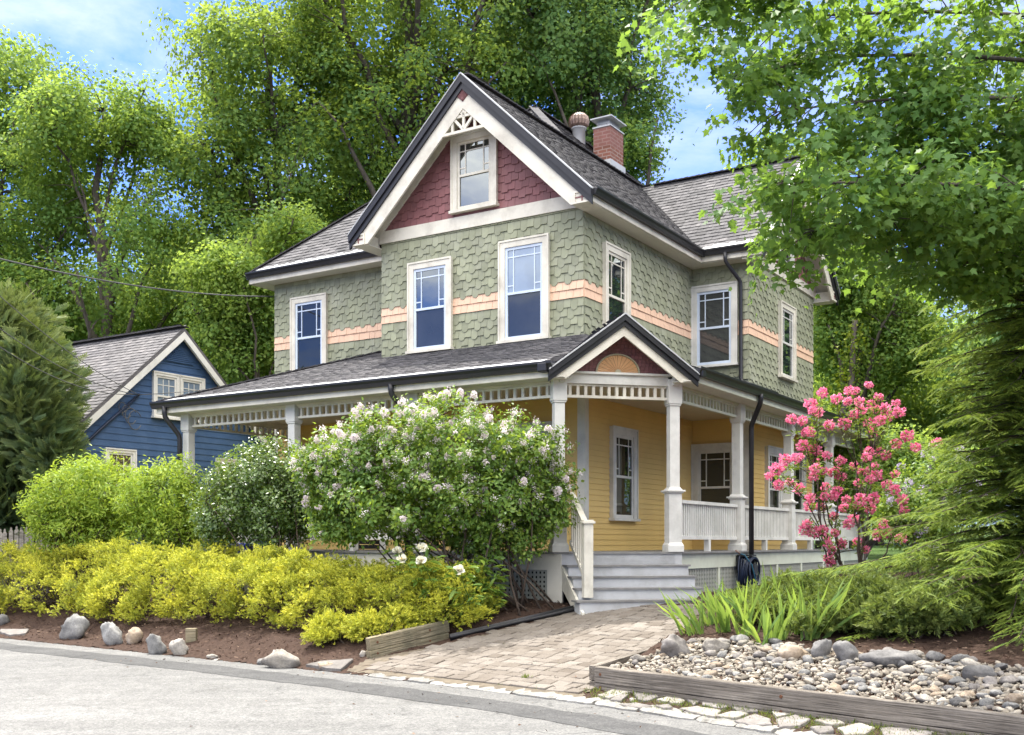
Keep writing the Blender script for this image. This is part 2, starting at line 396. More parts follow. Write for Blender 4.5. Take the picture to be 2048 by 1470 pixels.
# foliage
G = (0.30, 0.44, 0.03)
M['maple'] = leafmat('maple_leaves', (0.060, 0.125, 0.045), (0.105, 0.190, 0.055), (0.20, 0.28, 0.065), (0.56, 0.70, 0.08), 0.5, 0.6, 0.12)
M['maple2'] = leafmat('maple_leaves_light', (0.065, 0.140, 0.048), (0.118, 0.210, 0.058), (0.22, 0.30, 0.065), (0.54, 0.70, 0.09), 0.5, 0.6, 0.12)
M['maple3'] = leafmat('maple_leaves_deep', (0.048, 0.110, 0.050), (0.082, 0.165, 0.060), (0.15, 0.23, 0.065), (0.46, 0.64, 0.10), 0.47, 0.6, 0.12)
M['maplen'] = leafmat('maple_leaves_near', (0.050, 0.120, 0.036), (0.082, 0.172, 0.044), (0.145, 0.235, 0.052), (0.40, 0.60, 0.06), 0.46, 0.5, 0.25)
M['limeleaf'] = leafmat('shrub_leaves_lime', (0.10, 0.19, 0.025), (0.20, 0.305, 0.038), (0.37, 0.44, 0.06), (0.54, 0.66, 0.05), 0.42)
M['dogleaf'] = leafmat('shrub_leaves_glossy', (0.05, 0.10, 0.024), (0.085, 0.15, 0.034), (0.18, 0.24, 0.07), (0.36, 0.48, 0.05), 0.3, 0.3, 0.6)
M['lilacleaf'] = leafmat('lilac_leaves', (0.060, 0.130, 0.030), (0.115, 0.205, 0.040), (0.25, 0.33, 0.055), (0.50, 0.64, 0.05), 0.38, 0.4)
M['lilacflower'] = leafmat('lilac_petals', (0.66, 0.55, 0.58), (0.80, 0.72, 0.72), (0.86, 0.82, 0.80), (0.85, 0.78, 0.78), 0.3, 0.6)
M['mauve'] = leafmat('mauve_petals', (0.45, 0.36, 0.55), (0.60, 0.52, 0.68), (0.74, 0.68, 0.78), (0.6, 0.5, 0.7), 0.3, 0.6)
M['azalea'] = leafmat('azalea_petals', (0.66, 0.09, 0.23), (0.82, 0.20, 0.37), (0.90, 0.46, 0.58), (0.92, 0.30, 0.46), 0.38, 0.5)
M['azleaf'] = leafmat('azalea_leaves', (0.06, 0.11, 0.02), (0.10, 0.17, 0.03), (0.18, 0.25, 0.04), (0.35, 0.48, 0.03), 0.35)
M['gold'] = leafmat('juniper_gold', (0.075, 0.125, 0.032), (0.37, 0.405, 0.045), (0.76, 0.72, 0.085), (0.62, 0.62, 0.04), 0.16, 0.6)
M['juniper'] = leafmat('juniper_green', (0.055, 0.10, 0.03), (0.115, 0.165, 0.042), (0.26, 0.31, 0.08), (0.36, 0.44, 0.05), 0.3, 0.6)
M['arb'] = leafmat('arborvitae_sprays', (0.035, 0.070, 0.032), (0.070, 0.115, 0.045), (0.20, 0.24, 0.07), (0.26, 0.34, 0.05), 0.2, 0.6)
M['hemlock'] = leafmat('hemlock_needles', (0.050, 0.100, 0.034), (0.10, 0.165, 0.046), (0.30, 0.38, 0.07), (0.42, 0.55, 0.06), 0.32, 0.55, 0.2)
M['iris'] = leafmat('iris_blades', (0.09, 0.17, 0.055), (0.16, 0.27, 0.075), (0.30, 0.40, 0.09), (0.46, 0.60, 0.06), 0.38, 0.4)
M['peonyleaf'] = leafmat('peony_leaves', (0.07, 0.15, 0.035), (0.13, 0.23, 0.045), (0.26, 0.36, 0.06), (0.42, 0.56, 0.05), 0.32, 0.4)
M['peony'] = leafmat('peony_petals', (0.80, 0.74, 0.50), (0.86, 0.83, 0.68), (0.90, 0.89, 0.80), (0.85, 0.8, 0.6), 0.3, 0.6)
M['stamen'] = leafmat('stamens', (0.75, 0.55, 0.12), (0.8, 0.6, 0.15), (0.85, 0.7, 0.2), (0.8, 0.6, 0.1), 0.1)
M['ivy'] = leafmat('ivy_leaves', (0.04, 0.09, 0.016), (0.10, 0.17, 0.02), (0.24, 0.28, 0.03), (0.42, 0.52, 0.03), 0.4)
M['bark'] = bark('bark_grey', (0.045, 0.038, 0.032), (0.135, 0.118, 0.10))
M['stem'] = bark('stem_brown', (0.05, 0.036, 0.028), (0.13, 0.10, 0.08), 20)
# ------------------------------------------------------------------ camera, light, sky
F_PX, HX, HY, EYE = 2163.0, 1024.0, 1085.0, 1.65
cam = bpy.data.objects.new('camera', bpy.data.cameras.new('camera')); COL.objects.link(cam)
cam.location = (0, 0, EYE); cam.rotation_euler = (R(90), 0, 0)
cam.data.sensor_width = 36; cam.data.lens = F_PX / 2048 * 36; cam.data.shift_y = (HY - 735) / 2048
cam.data.clip_end = 2000; cam.data.clip_start = 0.1
SC.camera = cam
EL, AZ = R(64), math.atan2(-0.467, 0.884)
sdir = Vector((math.sin(AZ) * math.cos(EL), math.cos(AZ) * math.cos(EL), math.sin(EL)))
sun = bpy.data.objects.new('sun', bpy.data.lights.new('sun', 'SUN')); COL.objects.link(sun)
sun.data.energy = 2.5; sun.data.angle = R(0.53); sun.data.color = (1, 0.955, 0.88)
sun.rotation_euler = sdir.to_track_quat('Z', 'Y').to_euler()
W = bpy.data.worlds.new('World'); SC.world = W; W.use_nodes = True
wt = W.node_tree; wt.nodes.clear()
def wn(t, **k):
    x = wt.nodes.new(t)
    for a, b in k.items(): setattr(x, a, b)
    return x
sky = wn('ShaderNodeTexSky', sky_type='NISHITA'); sky.sun_disc = False; sky.sun_elevation = EL; sky.sun_rotation = AZ
sky.air_density = 1.0; sky.dust_density = 0.6; sky.ozone_density = 2.5
tc = wn('ShaderNodeTexCoord'); mp = wn('ShaderNodeMapping'); mp.inputs['Scale'].default_value = (1.0, 1.0, 2.6); mp.inputs['Rotation'].default_value = (0.2, 0.3, 0.4)
wt.links.new(tc.outputs['Generated'], mp.inputs['Vector'])
cn = wn('ShaderNodeTexNoise'); cn.inputs['Scale'].default_value = 3.4; cn.inputs['Detail'].default_value = 9; cn.inputs['Roughness'].default_value = 0.6; cn.inputs['Distortion'].default_value = 0.5
wt.links.new(mp.outputs[0], cn.inputs['Vector'])
cr = wn('ShaderNodeValToRGB'); cr.color_ramp.elements[0].position = 0.40; cr.color_ramp.elements[1].position = 0.70
cr.color_ramp.elements[1].color = (0.85, 0.85, 0.85, 1)
wt.links.new(cn.outputs['Fac'], cr.inputs['Fac'])
# cloud cover: wisps low in the sky ahead, unseen bright cloud overhead and behind, added as fill light
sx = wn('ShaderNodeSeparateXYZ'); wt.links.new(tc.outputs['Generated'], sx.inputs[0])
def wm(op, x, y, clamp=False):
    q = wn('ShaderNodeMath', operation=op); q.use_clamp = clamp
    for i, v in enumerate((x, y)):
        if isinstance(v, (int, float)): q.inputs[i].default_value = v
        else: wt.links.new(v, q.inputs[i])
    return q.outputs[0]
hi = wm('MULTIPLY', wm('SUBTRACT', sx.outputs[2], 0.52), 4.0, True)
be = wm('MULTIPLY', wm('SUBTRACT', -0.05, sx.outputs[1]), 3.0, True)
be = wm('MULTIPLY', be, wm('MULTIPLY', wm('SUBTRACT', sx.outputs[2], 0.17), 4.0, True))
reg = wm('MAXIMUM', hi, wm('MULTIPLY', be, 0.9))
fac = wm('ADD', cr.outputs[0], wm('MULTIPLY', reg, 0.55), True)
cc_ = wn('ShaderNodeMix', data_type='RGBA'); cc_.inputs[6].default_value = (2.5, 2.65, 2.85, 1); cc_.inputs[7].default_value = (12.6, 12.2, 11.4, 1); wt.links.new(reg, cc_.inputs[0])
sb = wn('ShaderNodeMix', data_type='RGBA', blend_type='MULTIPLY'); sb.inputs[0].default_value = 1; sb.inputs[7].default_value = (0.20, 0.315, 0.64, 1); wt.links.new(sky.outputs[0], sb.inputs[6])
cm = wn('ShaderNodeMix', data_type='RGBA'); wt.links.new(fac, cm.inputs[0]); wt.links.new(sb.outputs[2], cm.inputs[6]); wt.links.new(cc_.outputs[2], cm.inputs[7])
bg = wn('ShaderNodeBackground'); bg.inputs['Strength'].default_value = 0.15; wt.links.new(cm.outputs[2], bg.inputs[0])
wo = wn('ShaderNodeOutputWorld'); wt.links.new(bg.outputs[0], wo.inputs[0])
SC.view_settings.view_transform = 'Standard'; SC.view_settings.look = 'None'; SC.view_settings.gamma = 1
SC.view_settings.exposure = 1.78
SC.view_settings.use_curve_mapping = False
SC.cycles.max_bounces = 7; SC.cycles.diffuse_bounces = 4; SC.cycles.glossy_bounces = 3; SC.cycles.transmission_bounces = 4
SC.cycles.caustics_reflective = False; SC.cycles.caustics_refractive = False
SC.cycles.sample_clamp_indirect = 6

# ------------------------------------------------------------------ terrain
EDGE = [(-30, 33.5), (-19, 25.7), (-8.75, 18.49), (-2.08, 13.47), (0.645, 11.08), (2.23, 9.27), (4.9, 5.6), (7.0, 1.5), (9.5, -5), (14, -30)]
def edge_s(X, Y):
    """signed distance to the road edge, positive on the house side (numpy)"""
    X = np.asarray(X, float); Y = np.asarray(Y, float)
    best = np.full(X.shape, 1e9); sg = np.ones(X.shape)
    for (x0, y0), (x1, y1) in zip(EDGE, EDGE[1:]):
        dx, dy = x1 - x0, y1 - y0; L = dx * dx + dy * dy
        t = np.clip(((X - x0) * dx + (Y - y0) * dy) / L, 0, 1)
        d = np.hypot(X - x0 - t * dx, Y - y0 - t * dy)
        c = dx * (Y - y0) - dy * (X - x0)
        m = d < best
        best = np.where(m, d, best); sg = np.where(m, np.where(c > 0, 1, -1), sg)
    return best * sg
def zbase(s):
    s = np.asarray(s, float)
    up = np.clip(s, 0, None)
    return np.where(s > 0, 0.015 + np.minimum(0.148 * up, 0.725 + 0.02 * (up - 4.9)), -0.0 + 0.0 * s)
def inpoly(X, Y, poly):
    X = np.asarray(X, float); Y = np.asarray(Y, float); r = np.zeros(X.shape, bool)
    n = len(poly)
    for i in range(n):
        x0, y0 = poly[i]; x1, y1 = poly[(i + 1) % n]
        if y0 == y1: continue
        c = ((y0 > Y) != (y1 > Y)) & (X < (x1 - x0) * (Y - y0) / (y1 - y0) + x0)
        r ^= c
    return r
def pdist(X, Y, pl):
    X = np.asarray(X, float); Y = np.asarray(Y, float); best = np.full(X.shape, 1e9)
    for (x0, y0), (x1, y1) in zip(pl, pl[1:]):
        dx, dy = x1 - x0, y1 - y0; t = np.clip(((X - x0) * dx + (Y - y0) * dy) / (dx * dx + dy * dy + 1e-9), 0, 1)
        best = np.minimum(best, np.hypot(X - x0 - t * dx, Y - y0 - t * dy))
    return best
def at(px, py, Y):
    """the point at depth Y seen at a photo pixel (measuring aid)"""
    return ((px - HX) / F_PX * Y, Y, EYE - (py - HY) / F_PX * Y)
def hit(px, py, zf):
    lo = 4.0
    for i in range(4000):
        Y = lo + i * 0.01; p = at(px, py, Y)
        if p[2] <= zf(p[0], p[1]): return p
    return at(px, py, 30)
zf0 = lambda x, y: float(zbase(edge_s(x, y)))
W2 = lambda px, py: hit(px, py, zf0)[:2]
PATH_L = [W2(1172, 1214), W2(1050, 1250), W2(900, 1288), W2(738, 1318), W2(684, 1349)]
PATH_R = [W2(1158, 1404), W2(1193, 1368), W2(1312, 1302), W2(1372, 1266), W2(1402, 1240), W2(1404, 1212)]
PATH = PATH_L + PATH_R
BEAM0, BEAM1 = hit(1195, 1376, zf0), hit(2060, 1490, zf0)
bd = Vector((BEAM1[0] - BEAM0[0], BEAM1[1] - BEAM0[1])); bd.normalize()
BEAM2 = (BEAM1[0] + bd.x * 2.2, BEAM1[1] + bd.y * 2.2)
SIDE1 = W2(1312, 1302)
BEDR = [BEAM0[:2], BEAM2, (9.5, 9.5), (9.5, 14), (5, 17.5), (2.7, 16.2), PATH_R[4], PATH_R[3], SIDE1]
TL0, TL1 = hit(737, 1316, zf0), hit(897, 1276, zf0)
BEDL = [PATH_L[0], PATH_L[1], PATH_L[2], TL1[:2], TL0[:2], (-2.6, 14.6), (-8, 18.7), (-20, 27), (-18, 31), (-6, 24), (0, 18.6)]
def height(X, Y):
    X = np.asarray(X, float); Y = np.asarray(Y, float)
    s = edge_s(X, Y); z = zbase(s)
    pr = inpoly(X, Y, BEDR); dr = pdist(X, Y, BEDR + BEDR[:1])
    z = z + np.where(pr, 0.16 * np.clip(dr / 0.12, 0, 1), 0)
    pl = inpoly(X, Y, BEDL); dl = pdist(X, Y, BEDL + BEDL[:1])
    z = z + np.where(pl, 0.10 * np.clip(dl / 0.45, 0, 1), 0)
    return z
def hz(x, y): return float(height(x, y))
GP = lambda px, py: hit(px, py, lambda x, y: hz(x, y))

def grid_mesh(name, x0, x1, y0, y1, st, zoff, mat, keep=None, rough=0.0):
    xs = np.arange(x0, x1 + 1e-6, st); ys = np.arange(y0, y1 + 1e-6, st)
    X, Y = np.meshgrid(xs, ys); Z = height(X, Y) + zoff
    if rough:
        rr = np.random.default_rng(3); Z = Z + np.where(edge_s(X, Y) > 0.05, rr.normal(0, rough, Z.shape), 0)
    nx, ny = len(xs), len(ys); i = np.arange(nx * ny).reshape(ny, nx)
    f = np.stack([i[:-1, :-1], i[:-1, 1:], i[1:, 1:], i[1:, :-1]], -1).reshape(-1, 4)
    if keep is not None:
        cx = (X[:-1, :-1] + st / 2).ravel(); cy = (Y[:-1, :-1] + st / 2).ravel(); f = f[keep(cx, cy)]
    me = np_mesh(name, np.stack([X, Y, Z], -1).reshape(-1, 3), [f], np.full(nx * ny, 0.5), mat, True)
    return me
near = lambda x, y: (edge_s(x, y) > 0.02)
# one ground sheet: fine near the camera, coarse ring to the horizon, sunk a little under the fine part
big = MB(); 
ring = [(-700, -400), (700, -400), (700, 1200), (-700, 1200)]
big.quad(*[(x, y, -0.06) for x, y in ring])
tag(big.build('terrain', M['mulch']), kind='structure')
tag(link('terrain', grid_mesh('terrain', -130, 130, 4, 170, 2.0, -0.05, M['mulch'], lambda x, y: edge_s(x, y) > 1.6)), kind='structure')
g = link('ground', grid_mesh('ground', -24, 16, 5, 44, 0.1, 0.0, M['mulch'], near, 0.006)); tag(g, kind='structure')

# road: sheet between its edge and the far side
def strip(name, off0, off1, z, mat, wob=0.0, i0=0, i1=None):
    pts = []; E_ = [Vector(p) for p in EDGE]
    # resample smoothly
    P = []
    for a, b in zip(E_, E_[1:]):
        n = max(2, int((b - a).length / 0.25))
        P += [a.lerp(b, k / n) for k in range(n)]
    for _ in range(30):
        P = [P[0]] + [(P[i - 1] + P[i] * 2 + P[i + 1]) / 4 for i in range(1, len(P) - 1)] + [P[-1]]
    mb = MB(); rr = random.Random(5); v = []
    for i, p in enumerate(P):
        d = (P[min(i + 1, len(P) - 1)] - P[max(i - 1, 0)]).normalized(); n = Vector((-d.y, d.x))
        w0 = wob * (math.sin(i * 0.9) * 0.5 + rr.uniform(-1, 1)); w1 = wob * (math.sin(i * 0.63 + 2) * 0.5 + rr.uniform(-1, 1))
        a = p + n * (off0 + w0); b = p + n * (off1 + w1)
        v += [(a.x, a.y, z), (b.x, b.y, z)]
    mb.add(v, [(2 * i, 2 * i + 1, 2 * i + 3, 2 * i + 2) for i in range(len(P) - 1)])
    return mb.build(name, mat), P
road, EP = strip('road', 0.10, -9.0, 0.012, M['asphalt'])
tag(road, kind='structure')
patch, _ = strip('road_patch', -0.42, -0.98, 0.016, M['patch'], 0.035)
tag(patch, kind='structure')

# paved path: every paver modelled, running bond along the road edge
rd = Vector((0.752, -0.659)); pn = Vector((0.659, 0.752))
rngp = random.Random(11)
pm = MB()
o0 = Vector((1.5, 10.0))
cw, ch = 0.205, 0.165
for j in range(-4, 48):
    w = 0
    x = -5.0 + (0.5 * cw if j % 2 else 0) + rngp.uniform(-0.02, 0.02)
    while x < 5.5:
        L = cw * rngp.choice((1, 1, 1, 1.25, 0.8))
        c = o0 + rd * (x + L / 2) + pn * ((j + 0.5) * ch); x += L
        if not bool(inpoly(c.x, c.y, PATH)): continue
        if float(edge_s(c.x, c.y)) < 0.31: continue
        g_ = 0.005; cr_ = rngp.uniform(-0.012, 0.012)
        dz = 0.022 + rngp.uniform(-0.004, 0.004); tlx = rngp.uniform(-0.004, 0.004); tly = rngp.uniform(-0.004, 0.004)
        pm.ct = min(1, max(0, rngp.gauss(0.5, 0.22)))
        cs = []
        for ins, zz in ((0, -0.05), (0, -0.006), (0.009, 0)):
            for sx, sy in ((-1, -1), (1, -1), (1, 1), (-1, 1)):
                q = c + rd * (sx * (L / 2 - g_ - ins)) + pn * (sy * (ch / 2 - g_ - ins) + sx * cr_ * 0.3)
                cs.append((q.x, q.y, zf0(q.x, q.y) + dz + zz + tlx * sx + tly * sy))
        fs = [(8, 9, 10, 11)]
        for k in (0, 4):
            fs += [(k + i, k + (i + 1) % 4, k + 4 + (i + 1) % 4, k + 4 + i) for i in range(4)]
        pm.add(cs, fs)
tag(pm.build('path', M['paver']), kind='structure')
jt = MB(); pj = [(x, y) for x, y in PATH]
jx0, jx1 = min(p[0] for p in PATH), max(p[0] for p in PATH); jy0, jy1 = min(p[1] for p in PATH), max(p[1] for p in PATH)
me = grid_mesh('path_bedding', jx0 - .1, jx1 + .1, jy0 - .1, jy1 + .1, 0.05, 0.006, M['joint'], lambda x, y: inpoly(x, y, PATH) & (edge_s(x, y) > 0.10))
tag(link('path_bedding', me), kind='structure')
# verge strip of thin turf and dirt under the flagstones
VERGE = [PATH_R[0], PATH_R[1], BEAM0[:2], BEAM2]

# granite kerb stones flush with the road edge
def lump(rr, rx, ry, rz, seg=14, ring_=9, rough=0.16, flat=0.0, k=2.6):
    """an irregular stone: a superellipsoid cut by random planes and roughened"""
    from mathutils import noise as mn
    cuts = [(Vector((rr.gauss(0, 1), rr.gauss(0, 1), rr.gauss(0, 1))).normalized(), rr.uniform(0.55, 0.88)) for _ in range(9)]
    off = Vector((rr.uniform(0, 99), rr.uniform(0, 99), rr.uniform(0, 99)))
    mb = MB(); vs = []
    for i in range(ring_ + 1):
        th = PI * i / ring_
        for j in range(seg):
            ph = 2 * PI * j / seg
            p = Vector((math.sin(th) * math.cos(ph), math.sin(th) * math.sin(ph), math.cos(th)))
            for n_, d_ in cuts:
                e = p.dot(n_)
                if e > d_: p = p - n_ * (e - d_) * 0.85
            p *= 1 + rough * mn.fractal(p * 1.6 + off, 0.8, 2.1, 4)
            vs.append((p.x * rx, p.y * ry, p.z * rz))
    fs = []
    for i in range(ring_):
        for j in range(seg):
            a = i * seg + j; b = i * seg + (j + 1) % seg
            fs.append((a, a + seg, b + seg, b))
    mb.add(vs, fs)
    return mb
kr = random.Random(21)
kmeshes = []
for i in range(7):
    mb = MB(); L = 0.5; n = 9; vs = []
    for k in range(n + 1):
        x = -0.5 + k / n; wv = kr.uniform(-0.018, 0.018); wv2 = kr.uniform(-0.012, 0.012)
        e = 0.03 if k in (0, n) else 0
        for y, z in ((-0.15 + wv + e, -0.1), (-0.15 + wv + e, -0.014), (-0.11 + wv + e, 0.0 + kr.uniform(-.008, .008)), (0.11 + wv2 - e, 0.006 + kr.uniform(-.008, .008)), (0.15 + wv2 - e, -0.012), (0.15 + wv2 - e, -0.1)):
            vs.append((x, y, z))
    fs = [tuple(range(6)), tuple(range(n * 6 + 5, n * 6 - 1, -1))]
    for k in range(n):
        fs += [(k * 6 + q, k * 6 + q + 1, k * 6 + q + 7, k * 6 + q + 6) for q in range(5)]
    mb.add(vs, fs); kmeshes.append(mb.mesh('kerb_stone', M['kerb']))
# walk along the edge, one stone after another
acc = 0; i = 0; start = None
L_ = [0]
for a, b in zip(EP, EP[1:]): L_.append(L_[-1] + (b - a).length)
def along(d):
    j = int(np.searchsorted(L_, d)) - 1; j = max(0, min(j, len(EP) - 2)); t = (d - L_[j]) / (L_[j + 1] - L_[j])
    return EP[j].lerp(EP[j + 1], t), (EP[j + 1] - EP[j]).normalized()
d0 = min(range(len(EP)), key=lambda k: (EP[k] - Vector((-8.9, 18.6))).length); d1 = min(range(len(EP)), key=lambda k: (EP[k] - Vector((4.6, 6.2))).length)
d = L_[d0]; k = 0
while d < L_[d1]:
    c_, t_ = along(d)
    pxx = HX + F_PX * c_.x / c_.y
    Ls = kr.uniform(0.32, 0.75); 
    if pxx < 690:
        Ls = kr.uniform(0.2, 0.45)
    c, t = along(d + Ls / 2)
    n = Vector((-t.y, t.x))
    worn = pxx < 690
    if not (worn and kr.random() < 0.25):
        o = link('kerb_stone', kmeshes[kr.randrange(7)])
        o.location = (c.x + n.x * 0.165, c.y + n.y * 0.165, (0.010 if worn else 0.040) + kr.uniform(-0.006, 0.008)); o.rotation_euler = (kr.uniform(-.03, .03), kr.uniform(-.02, .02), math.atan2(t.y, t.x) + kr.uniform(-.03, .03)); o.scale = (Ls - 0.02, 1 if not worn else kr.uniform(0.55, 1.0), 1)
        where = 'low pale kerb stone half buried where dark mulch meets the road' if worn else ('pale granite kerb stone between the paved path and the road' if pxx < 1165 else 'pale granite kerb stone between flagstone verge and the road')
        tag(o, where, 'kerb stone', 'kerb stones along ' + ('the mulch bed' if worn else ('the path' if pxx < 1165 else 'the flagstone verge')))
    d += Ls; k += 1

# ------------------------------------------------------------------ timbers
def timber_run(root, p0, p1, z0a, z0b, courses, th, mat, rr, name='plank', gap=0.006, xoff=0.0, bolts=()):
    """stacked planks from p0 to p1, each in its own straight local frame so the grain runs lengthwise"""
    P0 = Vector((p0[0], p0[1], 0)); P1 = Vector((p1[0], p1[1], 0)); Lh = (P1 - P0).length; ang = math.atan2(P1.y - P0.y, P1.x - P0.x)
    sl = math.atan2(z0b - z0a, Lh)
    z = 0.0
    for ci, hgt in enumerate(courses):
        mb = MB(); n = 14; hw = th / 2; vs = []
        for k in range(n + 1):
            x = Lh * k / n
            for y, zz in ((-hw, 0), (hw, 0), (hw, hgt), (-hw, hgt)):
                vs.append((x, y + rr.uniform(-.004, .004), zz + rr.uniform(-.003, .003)))
        fs = [(0, 1, 2, 3), (n * 4 + 3, n * 4 + 2, n * 4 + 1, n * 4)]
        for k in range(n): fs += [(k * 4 + q, (k + 1) * 4 + q, (k + 1) * 4 + (q + 1) % 4, k * 4 + (q + 1) % 4) for q in range(4)]
        mb.add(vs, fs)
        o = mb.build(name, mat, root, bevel=0.008)
        o.location = (P0.x - root.location.x, P0.y - root.location.y, z0a + z - root.location.z)
        o.rotation_euler = (0, -sl, ang)
        for bx in bolts:
            bm_ = MB(); bm_.tube([(bx, -hw - 0.007, hgt * 0.55), (bx, -hw + 0.01, hgt * 0.55)], 0.016, 8)
            bm_.build('bolt', M['rustbolt'], o)
        z += hgt + gap
rt = random.Random(4)
b0 = BEAM0; zb0 = b0[2] - 0.03
ret = empty('timber_edging', (b0[0], b0[1], zb0)); tag(ret, 'long weathered grey timber edging holding the river stones', 'timber edging')
zb1 = float(zbase(edge_s(*BEAM2))) - 0.03
Lb = (Vector(BEAM2) - Vector(b0[:2])).length
timber_run(ret, b0, BEAM2, zb0, zb0 + 0.02, (0.09, 0.165), 0.10, M['timber'], rt, 'plank', bolts=(0.09, 2.35))
sd = Vector((SIDE1[0] - b0[0], SIDE1[1] - b0[1])).normalized()
pS = (b0[0] - bd.x * 0.06 + sd.x * -0.02, b0[1] - bd.y * 0.06 - sd.y * 0.02)
timber_run(ret, pS, (SIDE1[0], SIDE1[1]), zb0 + 0.01, zf0(*SIDE1) - 0.20, (0.09, 0.16), 0.085, M['timber'], rt, 'side_plank')
tl = empty('timber_wall', (TL0[0], TL0[1], TL0[2])); tag(tl, 'short low wall of two stacked mossy planks beside path', 'timber wall')
timber_run(tl, TL0, (TL1[0], TL1[1]), TL0[2] - 0.02, TL1[2] - 0.03, (0.115, 0.165), 0.10, M['timber2'], rt, 'plank', bolts=(0.12, 0.98))

# black bendy path edging
ed = MB(); ep = []
for px_, py_ in ((900, 1283), (960, 1269), (1030, 1253), (1090, 1240), (1140, 1228), (1176, 1217)):
    x, y = W2(px_, py_); ep.append((x, y, zf0(x, y) + 0.055))
ed.tube(ep, 0.028, 8)
ed.beam(ep[0], ep[-1], 0.012, 0.09)
o = ed.build('garden_edging', M['edging'], smooth=True); tag(o, 'black plastic garden edging between the mulch and paved path', 'edging')

# ------------------------------------------------------------------ loose rocks on the left verge
rk = random.Random(31)
def rock(px, py, wpx, hpx, mat, label, tilt=(0, 0), dep=0.8, seed=None, name='rock', sink=0.26):
    x, y, z = GP(px, py); m = y / F_PX
    rr = random.Random(seed or int(px)); w = wpx * m / 2; h = hpx * m / 2
    mb = lump(rr, w * 1.1, w * dep, h * (1 + sink) * 1.1, 22, 15, 0.26)
    o = mb.build(name, M[mat], None, True, loc=(x, y, hz(x, y) + h * (1 - sink)))
    o.rotation_euler = (tilt[0], tilt[1], rr.uniform(-.5, .5))
    tag(o, label, 'rock'); return o
rock(147, 1276, 62, 44, 'rock', 'big blue grey rock on mulch, largest of the roadside row', (0.1, -0.15), 0.7)
rock(226, 1288, 48, 44, 'rock', 'tall tilted grey green rock beside the small round one', (0.1, -0.5), 0.6)
rock(269, 1286, 34, 28, 'rock_t', 'small round tan rock beside the tall tilted grey one', (0, 0), 0.8)
rock(313, 1306, 50, 38, 'rock', 'chunky purple grey rock with rough faces near the road', (0, .1), 0.7)
rock(356, 1309, 38, 30, 'rock_p', 'pale slanted triangular rock between grey chunk and the wooden stake', (0, -0.6), 0.6)
rock(567, 1334, 72, 36, 'rock_p', 'broad white wedge rock alone on the mulch by road', (0.25, 0.1), 0.7)
rock(5, 1248, 32, 22, 'rock_d', 'dark grey rock at the picture edge below the juniper', (0, 0), 0.8)
rock(652, 1336, 30, 14, 'rock_t', 'small brown stone beside the fallen slate by the road', (0, 0), 0.8)
rock(726, 1312, 18, 10, 'rock_p', 'tiny pale stone at the left foot of the plank wall', (0, 0), 0.8, 77)
x, y, z = GP(786, 1262)
rock(786, 1264, 50, 26, 'rock', 'pale grey block of stone resting behind the mossy planks', (0, 0), 0.7, 12)
rock(524, 1327, 24, 10, 'rock', 'flat grey stone just left of white wedge rock', (0, 0), 0.8)
rock(425, 1316, 22, 8, 'rock_p', 'low pale stone in mulch midway along the kerb', (0, 0), 0.8)
sk = MB(); x, y, z = GP(383, 1283); sk.box(-.08, .08, -.05, .05, -.1, .2)
tag(sk.build('wooden_stake', M['timber2'], bevel=0.008, loc=(x, y, hz(x, y))), 'short squared wooden stake standing in mulch below juniper', 'stake')
# fallen slates at the corner of the path and bits of flat stone on the far left
def slab(name, poly_px, mat, label, cat, group=None, th=0.03, zo=0.02, zfun=None):
    zfun = zfun or (lambda x, y: hz(x, y)); pts = [hit(a, b, zfun) for a, b in poly_px]
    c = Vector((sum(p[0] for p in pts) / len(pts), sum(p[1] for p in pts) / len(pts), 0)); c.z = zfun(c.x, c.y)
    rr = random.Random(int(poly_px[0][0] * 7)); mb = MB(); q = []
    n = len(pts)
    for i in range(n):
        a, b = Vector(pts[i][:2]), Vector(pts[(i + 1) % n][:2])
        for k in range(3):
            p = a.lerp(b, k / 3) + (Vector((rr.uniform(-1, 1), rr.uniform(-1, 1))) * (b - a).length * 0.03)
            q.append(p)
    top = [(p.x - c.x, p.y - c.y, zfun(p.x, p.y) - c.z + zo + rr.uniform(-.003, .003)) for p in q]
    ins = [(x * 0.93, y * 0.93, z + 0.008) for x, y, z in top]; bot = [(x, y, z - th - 0.03) for x, y, z in top]
    m = len(top); mb.add(bot + top + ins + [(0, 0, zo + 0.009)], [(i, (i + 1) % m, m + (i + 1) % m, m + i) for i in range(m)] + [(m + i, m + (i + 1) % m, 2 * m + (i + 1) % m, 2 * m + i) for i in range(m)] + [(2 * m + i, 2 * m + (i + 1) % m, 3 * m) for i in range(m)])
    o = mb.build(name, M[mat], loc=c); tag(o, label, cat, group); return o
slab('slate', [(612, 1334), (640, 1328), (705, 1324), (680, 1344)], 'flag', 'large flat slate lying where the mulch meets the path', 'slate', zo=0.035)
slab('slate', [(0, 1268), (0, 1262), (58, 1262), (50, 1270), (20, 1273)], 'flag', 'pale flat slate at the road edge below dark corner rock', 'slate', zo=0.03)
